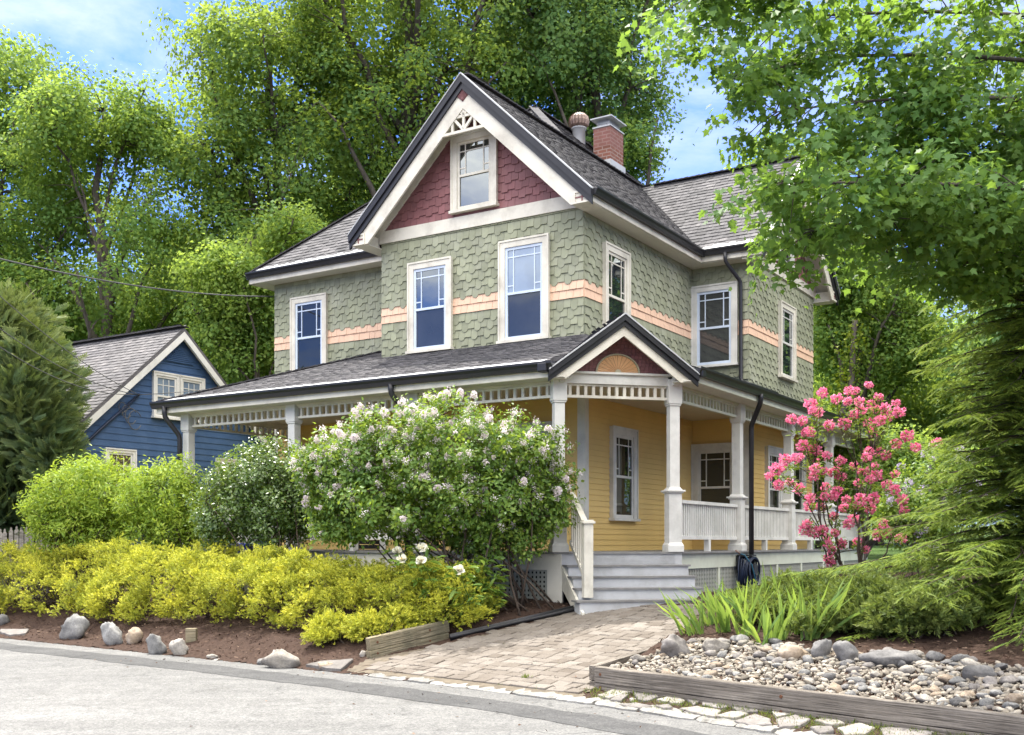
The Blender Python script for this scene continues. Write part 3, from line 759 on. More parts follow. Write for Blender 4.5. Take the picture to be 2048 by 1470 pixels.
# flagstone verge on the right
FL = [[(1196, 1395), (1225, 1384), (1258, 1380), (1262, 1388), (1218, 1401)], [(1220, 1404), (1245, 1393), (1259, 1394), (1243, 1406)],
      [(1267, 1390), (1302, 1388), (1318, 1398), (1296, 1406), (1275, 1404)], [(1312, 1404), (1345, 1396), (1370, 1405), (1366, 1411), (1340, 1410)],
      [(1371, 1400), (1393, 1397), (1399, 1408), (1386, 1416)], [(1403, 1400), (1425, 1404), (1455, 1418), (1440, 1422), (1406, 1414)],
      [(1360, 1421), (1395, 1418), (1443, 1426), (1430, 1438), (1398, 1432)], [(1235, 1415), (1270, 1411), (1305, 1418), (1290, 1422)], [(1310, 1416), (1338, 1414), (1345, 1420), (1326, 1422)],
      [(1432, 1436), (1462, 1428), (1497, 1432), (1470, 1442)], [(1460, 1416), (1490, 1410), (1520, 1416), (1516, 1428), (1480, 1430)], [(1470, 1446), (1510, 1434), (1541, 1444), (1543, 1454), (1500, 1456)],
      [(1534, 1418), (1560, 1414), (1596, 1420), (1590, 1432), (1553, 1438)], [(1552, 1444), (1590, 1436), (1622, 1444), (1600, 1456), (1560, 1458)], [(1598, 1430), (1622, 1420), (1650, 1424), (1646, 1436), (1610, 1440)],
      [(1628, 1446), (1660, 1440), (1690, 1452), (1660, 1456)], [(1664, 1432), (1700, 1428), (1760, 1436), (1784, 1450), (1740, 1452), (1690, 1440)], [(1620, 1460), (1665, 1458), (1668, 1468), (1640, 1472)],
      [(1676, 1462), (1720, 1452), (1750, 1462), (1730, 1474), (1690, 1474)], [(1790, 1446), (1815, 1442), (1872, 1450), (1862, 1464), (1810, 1458)], [(1760, 1462), (1800, 1460), (1870, 1470), (1840, 1482), (1770, 1478)],
      [(1880, 1456), (1920, 1452), (1960, 1462), (1930, 1472), (1890, 1470)]]
fd = ['first flagstone in the grass at corner of the path', 'small flagstone touching the kerb near path corner', 'cream flagstone below the left end of timber edging', 'long grey flagstone with dark pits under timber edging',
      'narrow squarish flagstone beside long pitted one', 'slanting grey flagstone running towards the timber edging']
for i, poly in enumerate(FL):
    lab = fd[i] if i < len(fd) else 'irregular grey flagstone in the verge between kerb and timber edging'
    slab('flagstone', poly, 'flag' if i % 3 else 'rock_p', lab, 'flagstone', None if i < len(fd) else 'flagstones further along the verge', 0.02, 0.022, lambda x, y: zf0(x, y))
rock(1266, 1404, 16, 9, 'rock_p', 'small round white stone among the first flagstones', sink=0.2, seed=5)

# ------------------------------------------------------------------ river stones behind the timber edging
sm = []
for i in range(9):
    rr = random.Random(100 + i)
    sm.append(lump(rr, 1, rr.uniform(0.6, 0.85), rr.uniform(0.38, 0.58), 14, 9, 0.24))
mats = ['rock', 'rock_p', 'rock_d', 'rock_t', 'flag']
smesh = {(i, m): sm[i].mesh('river_stone', M[m], True) for i in range(9) for m in mats}
rs = random.Random(77)
names = {'rock': 'grey', 'rock_p': 'pale cream', 'rock_d': 'dark slate grey', 'rock_t': 'tan brown', 'flag': 'pinkish grey'}
placed = []
LINE_T = [(1312, 1300), (1420, 1296), (1600, 1300), (1790, 1325), (1900, 1352), (2048, 1375)]
topw = [W2(*p) for p in LINE_T] + [(BEAM2[0] + .9, BEAM2[1] + 1.0)]
# the bed: between the timber and a line ~1 m behind it
bedpoly = [b0[:2], BEAM2] + topw[::-1]
cnt = 0; tries = 0
while cnt < 296 and tries < 60000:
    tries += 1
    u = rs.random() ** 0.75 * Lb
    v = rs.uniform(0.10, 1.75)
    p = Vector(b0[:2]) + bd * u + Vector((-bd.y, bd.x)) * v
    if not bool(inpoly(p.x, p.y, bedpoly)): continue
    if min(math.hypot(p.x - q[0], p.y - q[1]) for q in [(99, 99)]) > 500: continue
    r = rs.choice((0.045, 0.05, 0.055, 0.06, 0.07, 0.08)) * (1.0 + 0.35 * v * rs.random())
    if cnt < 30: r = rs.uniform(0.075, 0.115)
    if any(math.hypot(p.x - q[0], p.y - q[1]) < (r + q[2]) * 0.62 for q in placed): continue
    if float(pdist(p.x, p.y, [b0[:2], BEAM2])) < r * 0.9 + 0.05 or float(pdist(p.x, p.y, [b0[:2], SIDE1])) < r * 0.9 + .05: continue
    placed.append((p.x, p.y, r))
    m = rs.choices(mats, (5, 6, 2.2 if u > 2 else 0.5, 3, 3))[0]
    o = link('river_stone', smesh[(rs.randrange(9), m)])
    o.location = (p.x, p.y, hz(p.x, p.y) + r * 0.38); o.scale = (r, r, r * rs.uniform(0.85, 1.15)); o.rotation_euler = (rs.uniform(-.3, .3), rs.uniform(-.3, .3), rs.uniform(0, 6.28))
    szw = 'big' if r > 0.085 else ('small' if r < 0.055 else 'middling')
    tag(o, f'{szw} {names[m]} rounded stone among the river stones behind timber edging', 'river stone', f'{szw} {names[m]} river stones in the timber bed')
    cnt += 1
# named boulders along the back of the bed
for args in ((1352, 1312, 58, 40, 'flag', 'large pinkish boulder where path edge meets river stones', (0, 0), 0.7), (1430, 1306, 52, 26, 'rock_p', 'long cream boulder at back of stones next to pinkish one', (0, 0), 0.6),
             (1590, 1320, 58, 30, 'rock_t', 'smooth tan oval boulder at the mulch line', (0, 0), 0.7), (1645, 1318, 44, 44, 'rock_d', 'upright rough grey boulder left of the dark dome one', (0, 0), 0.7), (1692, 1322, 50, 38, 'rock_d', 'dark dome shaped boulder beside upright rough one', (0, 0), 0.8),
             (1790, 1332, 110, 34, 'rock_d', 'wide flat dark boulder behind the stones near hemlock', (0, 0), 0.5), (1960, 1362, 66, 30, 'rock_d', 'long mauve speckled boulder below the hemlock', (0, 0.1), 0.5)):
    rock(*args[:6], tilt=args[6], dep=args[7], name='boulder')
# the smaller stones packed among them, far too many to count
M['pebble'] = leafmat('pebbles', (0.11, 0.096, 0.078), (0.225, 0.197, 0.160), (0.38, 0.345, 0.29), (0.3, 0.3, 0.3), 0.0, 0.9, 0.2)
gr = np.random.default_rng(18); n = 2600; parts = []
u = gr.random(n) * Lb; v = gr.uniform(0.08, 1.7, n); gx = b0[0] + bd.x * u - bd.y * v; gy = b0[1] + bd.y * u + bd.x * v
k_ = inpoly(gx, gy, bedpoly); gx, gy = gx[k_], gy[k_]; which = gr.integers(0, 9, len(gx))
for q in range(9):
    m = which == q; c = int(m.sum()); dd = gr.normal(0, 1, (c, 3)); dd[:, 2] *= .25; rr_ = gr.uniform(.022, .048, c)
    parts.append(scatter(sm[q].v, sm[q].f, np.stack([gx[m], gy[m], height(gx[m], gy[m]) + rr_ * gr.uniform(.1, .9, c)], -1), np.array([0, 0, 1.0]) + gr.normal(0, .3, (c, 3)), dd, rr_, np.clip(gr.normal(.5, .27, c), 0, 1)))
co, fc, ti = merge(parts); tag(link('small_stones', np_mesh('small_stones', co, fc, ti, M['pebble'], True)), 'small tan and grey stones packed between the river stones', 'stones', kind='stuff')
# gravel between them: nobody could count it
gr = np.random.default_rng(8); n = 6000
u = gr.random(n) * Lb; v = gr.uniform(0.06, 1.7, n)
gx = b0[0] + bd.x * u - bd.y * v; gy = b0[1] + bd.y * u + bd.x * v
k_ = inpoly(gx, gy, bedpoly); gx, gy = gx[k_], gy[k_]; n = len(gx)
oct_v = np.array([(1, 0, 0), (0, 1, 0), (-1, 0, 0), (0, -1, 0), (0, 0, .7), (0.1, 0, -.7)]); oct_f = [(0, 1, 4), (1, 2, 4), (2, 3, 4), (3, 0, 4), (1, 0, 5), (2, 1, 5), (3, 2, 5), (0, 3, 5)]
co, fc, ti = scatter(oct_v, oct_f, np.stack([gx, gy, height(gx, gy) + 0.008], -1), gr.normal(0, 1, (n, 3)), gr.normal(0, 1, (n, 3)), gr.uniform(0.008, 0.026, n), gr.random(n))
tag(link('gravel', np_mesh('gravel', co, fc, ti, M['pebble'])), 'small gravel and chips filling between the river stones', 'gravel', kind='stuff')

# mulch chips
n = 30000
mx = gr.uniform(-10, 8, n); my = gr.uniform(9, 20, n)
k_ = (inpoly(mx, my, BEDR) | inpoly(mx, my, BEDL) | ((edge_s(mx, my) > 0.15) & (edge_s(mx, my) < 1.6))) & ~inpoly(mx, my, PATH)
mx, my = mx[k_], my[k_]; n = len(mx)
cv = [(-.5, 0, 0), (.5, 0, 0), (.35, 1, .06), (-.4, .9, 0)]
nr = nz(gr.normal(0, .5, (n, 3)) + np.array([0, 0, 1.0])); dr = gr.normal(0, 1, (n, 3)); dr[:, 2] *= .35
cs = gr.uniform(.02, .06, n)
tv = np.array(cv) * np.array([.3, 1, 1])
co, fc, ti = scatter(tv, [(0, 1, 2, 3)], np.stack([mx, my, height(mx, my) + .012], -1), nr, dr, cs, np.clip(gr.normal(.45, .28, n), 0, 1))
tag(link('mulch', np_mesh('mulch', co, fc, ti, M['chips'])), 'loose bark mulch chips covering the planting beds', 'mulch', kind='stuff')

# grass tufts in the verge and paving joints
def blades(px_list, n_per, hgt, spread, seed, name, label):
    r_ = np.random.default_rng(seed); P = []; 
    for (a, b) in px_list:
        x, y, z = hit(a, b, zf0); q = r_.normal(0, spread, (n_per, 2)); X_ = x + q[:, 0]; Y_ = y + q[:, 1]
        P.append(np.stack([X_, Y_, zbase(edge_s(X_, Y_)) + 0.01], -1))
    P = np.concatenate(P); n = len(P)
    dr = nz(r_.normal(0, .5, (n, 3)) + np.array([0, 0, 1.0])); nr = r_.normal(0, 1, (n, 3))
    co, fc, ti = scatter([(-.06, 0, 0), (.06, 0, 0), (.045, .6, .08), (0, 1, .25), (-.045, .6, .08)], [(0, 1, 2, 3, 4)], P, nr, dr, r_.uniform(.5, 1.3, n) * hgt, r_.random(n))
    tag(link(name, np_mesh(name, co, fc, ti, M['grass'])), label, 'grass', kind='stuff')
vx = [(1170 + 12 * i + random.uniform(-8, 8), 1391 + 12 * i * 0.135 + random.uniform(-9, 9)) for i in range(70)]
vx = [(a, b) for a, b in vx if b < 1480]
edge_px = [(1195 + t * 850 + random.uniform(-6, 6), 1386 + t * 100 + random.uniform(-3, 8)) for t in [i / 60 for i in range(60)]]
blades(vx, 26, 0.035, 0.06, 1, 'grass', 'low grass growing between the flagstones of the verge')
blades(edge_px, 20, 0.05, 0.04, 2, 'grass', 'grass tufts growing along the foot of timber edging')
blades([(1052, 1358)], 40, 0.055, 0.02, 3, 'grass', 'single tuft of grass sprouting between path pavers')
blades([(1098, 1346), (950, 1340), (1120, 1330), (1000, 1372), (1075, 1378), (1010, 1290)], 8, 0.025, 0.02, 4, 'grass', 'tiny weeds in the joints of the paved path')

r_ = np.random.default_rng(91); lp = []
for a, b, sp, m in ((1250, 1330, 1.3, 60), (700, 1352, .5, 40), (330, 1318, .9, 40), (1350, 1428, 1.2, 60), (1000, 1420, 1.6, 26), (1180, 1225, .4, 20), (900, 1390, .8, 30)):
    x, y = W2(a, b); q = r_.normal(0, sp, (m, 2)) * np.array([1, .5]); lp.append(np.stack([x + q[:, 0], y + q[:, 1]], -1))
lp = np.concatenate(lp); s_ = edge_s(lp[:, 0], lp[:, 1]); z_ = np.where(s_ < .1, .02, np.where(inpoly(lp[:, 0], lp[:, 1], PATH), zbase(s_) + .03, height(lp[:, 0], lp[:, 1]) + .03))
n = len(lp); co, fc, ti = scatter([(0, 0, 0), (.3, .4, .12), (0, 1, .05), (-.3, .4, .1)], [(0, 1, 2, 3)], np.stack([lp[:, 0], lp[:, 1], z_], -1), np.array([0, 0, 1.0]) + r_.normal(0, .3, (n, 3)), r_.normal(0, 1, (n, 3)) * np.array([1, 1, .15]), r_.uniform(.015, .045, n), r_.random(n))
tag(link('leaf_litter', np_mesh('leaf_litter', co, fc, ti, M['chips'])), 'dry leaf scraps and grit scattered over the path and road edge', 'leaf litter', kind='stuff')
# ------------------------------------------------------------------ the house (local axes: a along the front, b into depth)
RZ = math.atan2(-0.534, 0.845)
house = empty('house', (1.265, 19.0, 0), RZ)
tag(house, 'sage green shingled two storey house with plum gables and yellow wraparound porch', 'house')

class Fr:
    """a wall plane: origin o, direction u along it, n pointing outwards"""
    def __init__(s, o, u, n, L): s.o = Vector((*o, 0)); s.u = Vector((*u, 0)); s.n = Vector((*n, 0)); s.L = L
    def p(s, u, w, z): return s.o + s.u * u + s.n * w + Vector((0, 0, z))
def fbox(mb, fr, u0, u1, w0, w1, z0, z1):
    p = fr.p
    mb.hexa([p(u0, w0, z0), p(u1, w0, z0), p(u1, w1, z0), p(u0, w1, z0), p(u0, w0, z1), p(u1, w0, z1), p(u1, w1, z1), p(u0, w1, z1)])
Q = 0.70710678
BF = Fr((-4.54, 0), (1, 0), (0, -1), 4.54); BS = Fr((0, 0), (0, 1), (1, 0), 4.82)
WF = Fr((-8.49, 1.05), (1, 0), (0, -1), 3.95); RF = Fr((0, 4.82), (1, 0), (0, -1), 1.255)
RS = Fr((1.255, 4.82), (0, 1), (1, 0), 4.43); BL = Fr((-4.54, 1.05), (0, -1), (-1, 0), 1.05)
RB = Fr((0, 9.25), (0, 1), (1, 0), 2.05); CH = Fr((0.63, -2.0), (Q, Q), (Q, -Q), 1.909)
WL = Fr((-8.49, 11.3), (0, -1), (-1, 0), 10.25)
PFr = Fr((-7.83, -2), (1, 0), (0, -1), 8.46); PRt = Fr((1.98, -0.65), (0, 1), (1, 0), 11.65)
DECK = 1.50; Z0 = 0.55; SIDING_TOP = 4.3
hr = random.Random(17)

# sheathing behind all the cladding
core = MB()
def block(a0, a1, b0, b1, z1): core.box(a0, a1, b0, b1, Z0, z1)
block(-8.49, -0.001, 1.05, 11.3, 7.62); block(-4.54, 0, 0, 1.049, 7.62); block(0, 1.255, 4.82, 9.25, 7.62)
core.prism([(-4.5, 0.0, 7.62), (-0.04, 0.0, 7.62), (-2.27, 0.0, 9.98)], (0, 1.2, 0))
core.prism([(1.255, 4.86, 7.62), (1.255, 9.21, 7.62), (1.255, 7.035, 9.98)], (-1.2, 0, 0))
core.build('wall', M['core'], house)

# shaped shingles, each one cut and nailed in its row
E_ROW = 0.155
def shingle(mb, fr, u0, u1, zb, zt, style, clip=None):
    ob = 0.027 + hr.uniform(-.004, .005); ot = 0.007; pts = []
    uc = (u0 + u1) / 2; r = (u1 - u0) / 2
    if style == 'round':
        zc = zb + r * 0.94
        pts = [(u0, zt)] + [(uc - r * math.cos(PI * k / 8), zc - r * 0.94 * math.sin(PI * k / 8)) for k in range(9)] + [(u1, zt)]
    else:
        pts = [(u0, zt), (u0, zb), (u1, zb), (u1, zt)]
    if clip:
        pts = [(u, min(z, clip(u))) for u, z in pts]
        if max(z for _, z in pts) - min(z for _, z in pts) < 0.01: return
    def w(z): return ob + (ot - ob) * min(1, max(0, (z - zb) / max(zt - zb, 1e-4)))
    front = [fr.p(u, w(z), z) for u, z in pts]; back = [fr.p(u, 0.0, z) for u, z in pts]
    n = len(pts); mb.ct = min(1, max(0, hr.gauss(.5, .2)))
    fs = [tuple(range(n))] + [(i, i + n, i + n + 1, i + 1) for i in range(n - 1)]
    mb.add(front + back, fs)
def shingle_rows(mb, fr, z_lo, z_hi, holes=(), phase=0.0, style='scallop', anchor=5.97, ext=None, straight_top=1, clip=None, width=0.142, exposure=E_ROW):
    k0 = math.floor((z_lo - anchor) / exposure); k1 = math.ceil((z_hi - anchor) / exposure)
    for k in range(k0, k1):
        zb = anchor + k * exposure; zt = min(zb + exposure + 0.012, z_hi)
        if zb > z_hi - 0.03: continue
        st = style
        if style == 'scallop' and k >= k1 - straight_top: st = 'straight'
        off = (phase - k * 0.25 * 2 * width) % (2 * width)
        j = -2; 
        while True:
            u0 = j * width - off + (0.0); u1 = u0 + width; j += 1
            if u0 > fr.L: break
            if u1 < 0: continue
            a, b = max(u0, 0) + 0.0022, min(u1, fr.L) - 0.0022
            if b - a < 0.02: continue
            kind = 'round' if (st == 'scallop' and (j % 2 == 0) and b - a > 0.1) else 'flat'
            z_b = zb - (0.058 if kind == 'round' else 0) + hr.uniform(-.002, .002)
            if st == 'stagger': z_b = zb - (0.035 if (j + (k % 3)) % 2 else 0) + hr.uniform(-.004, .004); 
            if z_b < z_lo - 0.075: z_b = max(z_b, z_lo)
            skip = False
            for (h0, h1, g0, g1) in holes:
                if a > h0 - 0.0 and b < h1 + 0.0 and z_b > g0 and zt < g1: skip = True
            if clip and clip((a + b) / 2) < zb + 0.02: skip = True
            if not skip: shingle(mb, fr, a, b, z_b, zt, kind, clip)
def shingled(fr, z_lo, holes, ph, top=7.56, band=True, stop=1):
    lower = MB(); shingle_rows(lower, fr, z_lo, 5.97 + 0.006, holes, ph, straight_top=0)
    lower.build('shingled_wall', M['green'], house); lower = MB()
    shingle_rows(lower, fr, 6.28, top, holes, ph + 0.05, straight_top=stop)
    lower.build('shingled_wall', M['green'], house)
    cuts = [0.0] + [x for h in holes for x in (h[0] + .02, h[1] - .02)] + [fr.L]
    for a, b in zip(cuts[::2], cuts[1::2]):
        if b - a < .03: continue
        pk = MB(); sub_ = Fr((0, 0), (1, 0), (0, -1), b - a); sub_.o = fr.p(a, 0, 0); sub_.u = fr.u; sub_.n = fr.n
        shingle_rows(pk, sub_, 5.97, 6.285, (), 0.07 + a, 'straight'); pk.build('shingle_band', M['pink'], house)
HW = lambda u0, u1, z0, z1: (u0 + .03, u1 - .03, z0 + .05, z1 - .03)
wins = dict(bl=(0.71, 1.73, 5.30, 7.05), br=(2.81, 3.86, 5.29, 7.16), wf=(0.56, 1.60, 5.33, 7.07), bs=(0.66, 1.66, 5.30, 7.08), rf=(0.02, 1.03, 5.34, 7.07), rs=(1.82, 2.86, 5.31, 7.0))
shingled(BF, 5.2, [HW(*wins['bl']), HW(*wins['br'])], 0.05)
shingled(BS, 5.1, [HW(*wins['bs'])], 0.12)
shingled(WF, 4.9, [HW(*wins['wf'])], 0.0, 7.54, stop=2)
shingled(RF, 5.1, [HW(*wins['rf'])], 0.2, 7.54)
shingled(RS, 4.75, [HW(*wins['rs'])], 0.1)
shingled(BL, 5.3, [], 0.1)
shingled(RB, 5.1, [], 0.1, 7.5)
wlm = MB()
for z in np.arange(4.5, 7.55, .155): fbox(wlm, WL, 0, WL.L, 0.0, 0.016, z, z + .15)
wlm.build('shingled_wall', M['green'], house)
# plum gables in square staggered shingles
def gable_clip(L, apex_z, slope): return lambda u: apex_z - slope * abs(u - L / 2)
gm = MB(); shingle_rows(gm, BF, 7.78, 10.0, [(1.78, 2.70, 7.95, 9.3)], 0.03, 'stagger', 7.80, clip=gable_clip(4.54, 9.98, .95), width=0.15, exposure=0.158)
gm.build('gable_wall', M['red'], house)
gm = MB(); shingle_rows(gm, RS, 7.78, 10.0, [(1.7, 2.73, 7.95, 9.3)], 0.03, 'stagger', 7.80, clip=gable_clip(4.43, 9.96, .95), width=0.15, exposure=0.158)
gm.build('gable_wall', M['red'], house)

# ochre clapboards on the ground floor
def clapboard(fr, z0, z1, mat, parent, step=0.1, name='clapboard_wall', clipf=None, u_from=0.0):
    mb = MB(); z = z0
    while z < z1:
        zt = min(z + step + 0.008, z1 + .01); a, b = u_from, fr.L
        if clipf:
            a, b = clipf(z + step / 2)
            if b - a < 0.05: z += step; continue
        p = fr.p; ob, ot = 0.022, 0.007
        mb.add([p(a, ob, z), p(b, ob, z), p(b, ot, zt), p(a, ot, zt), p(a, 0, z), p(b, 0, z)], [(0, 1, 2, 3), (4, 5, 1, 0)])
        z += step
    return mb.build(name, mat, parent)
for fr in (BF, BS, WF, RF, RS, BL, RB): clapboard(fr, DECK + .0, 4.25, M['yellow'], house)
clapboard(WL, 0.6, 4.45, M['yellow'], house)
cb = MB()
def corner(a, b, z0, z1, s=0.11, t=0.03):
    cb.box(a, a + t, b - t, b + s, z0, z1) if False else None
for fr, ends in ((BF, (0, 1)), (BS, (0,)), (WF, (0,)), (RF, (1,)), (RS, (0, 1)), (RB, (1,))):
    for e in ends:
        mb = MB(); u0, u1 = ((-0.034 if fr in (BF, WF) else 0.0), 0.115) if e == 0 else (fr.L - 0.115, fr.L + (0.034 if fr in (BF, RF) else 0))
        fbox(mb, fr, u0, u1, 0.0, 0.034, DECK, 4.2); mb.build('corner_board', M['trim2'], house)

# windows: casing > sash, muntins, pane
def window(fr, u0, u1, z0, z1, pane='glass', pane2=None, parent=None, casing='trim', sash='sash', cw=0.125, prairie=True, head=True, name='window'):
    parent = parent or house
    c = MB(); w1 = 0.085
    fbox(c, fr, u0, u0 + cw, 0.004, w1, z0 + .05, z1 - cw); fbox(c, fr, u1 - cw, u1, 0.004, w1, z0 + .05, z1 - cw)
    fbox(c, fr, u0, u1, 0.004, w1, z1 - cw, z1)
    fbox(c, fr, u0 - .03, u1 + .03, 0.004, w1 + .05, z0, z0 + .05)
    # back band moulding round the casing
    fbox(c, fr, u0 - .012, u0 + .022, w1 + .001, w1 + .016, z0 + .052, z1 - .022); fbox(c, fr, u1 - .022, u1 + .012, w1 + .001, w1 + .016, z0 + .052, z1 - .022)
    fbox(c, fr, u0 - .012, u1 + .012, w1 + .001, w1 + .016, z1 - .022, z1 + .012)
    o = c.build(name, M[casing], parent)
    a, b, zb, zt = u0 + cw + .001, u1 - cw - .001, z0 + .051, z1 - cw - .001
    zm = (zb + zt) / 2 - 0.02; s = MB(); t = 0.05
    fbox(s, fr, a, a + t, .004, .062, zb, zt); fbox(s, fr, b - t, b, .004, .062, zb, zt)
    fbox(s, fr, a + t, b - t, .004, .062, zt - t, zt); fbox(s, fr, a + t, b - t, .004, .060, zb, zb + .065)
    fbox(s, fr, a + t, b - t, .004, .068, zm, zm + .045)
    s.build('sash', M[sash], o)
    if prairie:
        m = MB(); g = 0.011; ia, ib, iz, it = a + t, b - t, zm + .045, zt - t; e = min(0.125, (ib - ia) * .22)
        for uu in (ia + e, ib - e): fbox(m, fr, uu - g, uu + g, .044, .054, iz, it)
        fbox(m, fr, ia, ib, .044, .0535, it - .13 - g, it - .13 + g)
        for s0, s1 in ((ia, ia + e - g), (ib - e + g, ib)): fbox(m, fr, s0, s1, .044, .0535, iz + .12 - g, iz + .12 + g)
        m.build('muntin', M['sash' if sash == 'sash' else sash], o)
    for lo, hi, mt in ((zm + .045, zt - t, pane), (zb + .065, zm, pane2 or pane)):
        p = MB(); d0 = 0.043 if lo > zm else 0.039
        p.quad(fr.p(a + t, d0, lo), fr.p(b - t, d0, lo), fr.p(b - t, d0, hi), fr.p(a + t, d0, hi)); p.build('pane', M[mt], o)
    return o
window(BF, *wins['bl'], pane2='screen'); window(BF, *wins['br'], pane='blind', pane2='screen'); window(WF, *wins['wf'], pane='glassd', pane2='glassd')
window(BS, *wins['bs'], sash='trim'); window(RF, *wins['rf'], pane='screen', pane2='screen', casing='trim2'); window(RS, *wins['rs'], sash='trim2')
window(BF, 1.74, 2.75, 7.85, 9.30, casing='trim', sash='trim')
window(RS, 1.70, 2.73, 7.85, 9.28, pane='glass', casing='trim2', sash='trim2')
for fr, u0, u1, z0, z1 in ((BS, 0.95, 1.98, 2.05, 3.78), (RF, 0.03, 1.06, 1.98, 3.72), (BF, 2.9, 4.0, 1.98, 3.80), (BF, 0.6, 1.7, 1.98, 3.8), (RS, 0.95, 1.95, 1.98, 3.72), (RS, 2.6, 3.6, 1.98, 3.72), (RB, 0.5, 1.5, 1.98, 3.7)):
    window(fr, u0, u1, z0, z1, 'glassd', None, casing='trim2', sash='trim2', cw=0.14)
# the front door in the left wing, its top showing over the shrubs
d = MB(); fbox(d, WF, 2.35, 2.48, .004, .05, DECK, 3.62); fbox(d, WF, 3.42, 3.55, .004, .05, DECK, 3.62); fbox(d, WF, 2.35, 3.55, .004, .055, 3.62, 3.80)
do = d.build('door', M['trim2'], house)
p = MB(); fbox(p, WF, 2.48, 3.42, .004, .02, DECK, 3.62); p.build('door_leaf', M['dark'], do)
window(WF, 0.5, 1.5, 1.98, 3.75, 'glassd', None, casing='trim2', sash='trim2')

# white frieze boards under the gables and along the eaves
def boards(items, name, mat, parent=None, bev=0):
    mb = MB()
    for it in items: fbox(mb, *it)
    return mb.build(name, M[mat], parent or house, bevel=bev)
boards([(BF, -0.04, 4.58, 0.0, 0.045, 7.55, 7.79)], 'frieze_board', 'trim')
boards([(RS, -0.04, 4.47, 0.0, 0.045, 7.55, 7.79)], 'frieze_board', 'trim')

# ---- roofs
SL = 0.95
def clip_v(pl, v, keep_above):
    out = []
    for i in range(len(pl)):
        a, b = pl[i], pl[(i + 1) % len(pl)]; ia = (a[1] >= v) == keep_above; ib = (b[1] >= v) == keep_above
        if ia: out.append(a)
        if ia != ib:
            t = (v - a[1]) / (b[1] - a[1]); out.append((a[0] + (b[0] - a[0]) * t, v))
    return out
def slab(mb, poly, th=0.09, step=.142):
    """roof plane: a deck slab, then courses of shingles lapped up the slope with laminated tabs"""
    mb.ct = .4; mb.prism(poly, (0, 0, -th)); P_ = [Vector(p) for p in poly]
    n = (P_[1] - P_[0]).cross(P_[2] - P_[0]).normalized(); n = -n if n.z < 0 else n
    up = (Vector((0, 0, 1)) - n * n.z).normalized(); u_ = up.cross(n); o = min(P_, key=lambda p: p.dot(up))
    pl = [((p - o).dot(u_), (p - o).dot(up)) for p in P_]; vm = max(v for _, v in pl); v = 0
    W3 = lambda u, v_, h: o + u_ * u + up * v_ + n * h
    while v < vm - .01:
        c = clip_v(clip_v(pl, v - 1e-6, True), min(v + step, vm), False) if True else pl
        if len(c) >= 3:
            v1 = v + step; mb.ct = .5; H = lambda q: .013 - .010 * (q - v) / step
            mb.add([W3(a, b, H(b)) for a, b in c], [tuple(range(len(c)))])
            lo = [q for q in c if abs(q[1] - v) < 1e-4]
            if len(lo) >= 2:
                a0, a1 = min(q[0] for q in lo), max(q[0] for q in lo)
                mb.add([W3(a0, v, .013), W3(a1, v, .013), W3(a1, v, 0), W3(a0, v, 0)], [(0, 1, 2, 3)])
                hi_ = [q for q in c if abs(q[1] - min(v1, vm)) < 1e-4]; b0, b1 = (min(q[0] for q in hi_), max(q[0] for q in hi_)) if len(hi_) >= 2 else (0, 0)
                L0, L1 = max(a0, b0) + .02, min(a1, b1) - .02; a = L0 + hr.uniform(0, .2)
                while a < L1 - .1:
                    w = hr.uniform(.10, .30); e = min(a + w, L1); mb.ct = min(1, max(0, hr.gauss(.5, .26))); k = hr.uniform(.004, .007)
                    mb.add([W3(a, v - .001, .013 + k), W3(e, v - .001, .013 + k), W3(e, v + step * .96, .004 + k * .4), W3(a, v + step * .96, .004 + k * .4), W3(a, v - .001, .0), W3(e, v - .001, .0)], [(0, 1, 2, 3), (4, 5, 1, 0)])
                    a = e + hr.uniform(.06, .24)
        v += step
    mb.ct = .5
HZ = 12.0
rm = MB(); slab(rm, [(-8.9, .65, 7.68), (.4, .65, 7.68), (-4.25, 5.3, HZ)]); rm.build('roof', M['roof_f'], house)
rm = MB(); slab(rm, [(.4, .65, 7.68), (.4, 11.7, 7.68), (-4.25, 7.05, HZ), (-4.25, 5.3, HZ)]); rm.build('roof', M['roof_s'], house); rm = MB(); slab(rm, [(-8.9, 11.7, 7.68), (-8.9, .65, 7.68), (-4.25, 5.3, HZ), (-4.25, 7.05, HZ)])
rm.build('roof', M['roof_s'], house)
rm = MB(); slab(rm, [(.4, 11.7, 7.68), (-8.9, 11.7, 7.68), (-4.25, 7.05, HZ)]); rm.build('roof', M['roof_f'], house)
AX, AZ_ = -2.27, 10.23; zE = AZ_ - SL * 2.66
rm = MB(); slab(rm, [(AX + 2.66, -.45, zE), (AX + 2.66, 7.0, zE), (AX, 7.0, AZ_), (AX, -.45, AZ_)]); rm.build('gable_roof', M['roof_s'], house); rm = MB(); slab(rm, [(AX - 2.66, -.45, zE), (AX, -.45, AZ_), (AX, 7.0, AZ_), (AX - 2.66, 7.0, zE)])
rm.build('gable_roof', M['roof_s'], house)
RBc, RZt = 7.035, 10.21; zR = RZt - SL * 2.63
rm = MB(); slab(rm, [(-4.0, RBc - 2.63, zR), (1.70, RBc - 2.63, zR), (1.70, RBc, RZt), (-4.0, RBc, RZt)]); rm.build('gable_roof', M['roof_f'], house); rm = MB(); slab(rm, [(1.70, RBc + 2.63, zR), (-4.0, RBc + 2.63, zR), (-4.0, RBc, RZt), (1.70, RBc, RZt)])
rm.build('gable_roof', M['roof_f'], house)
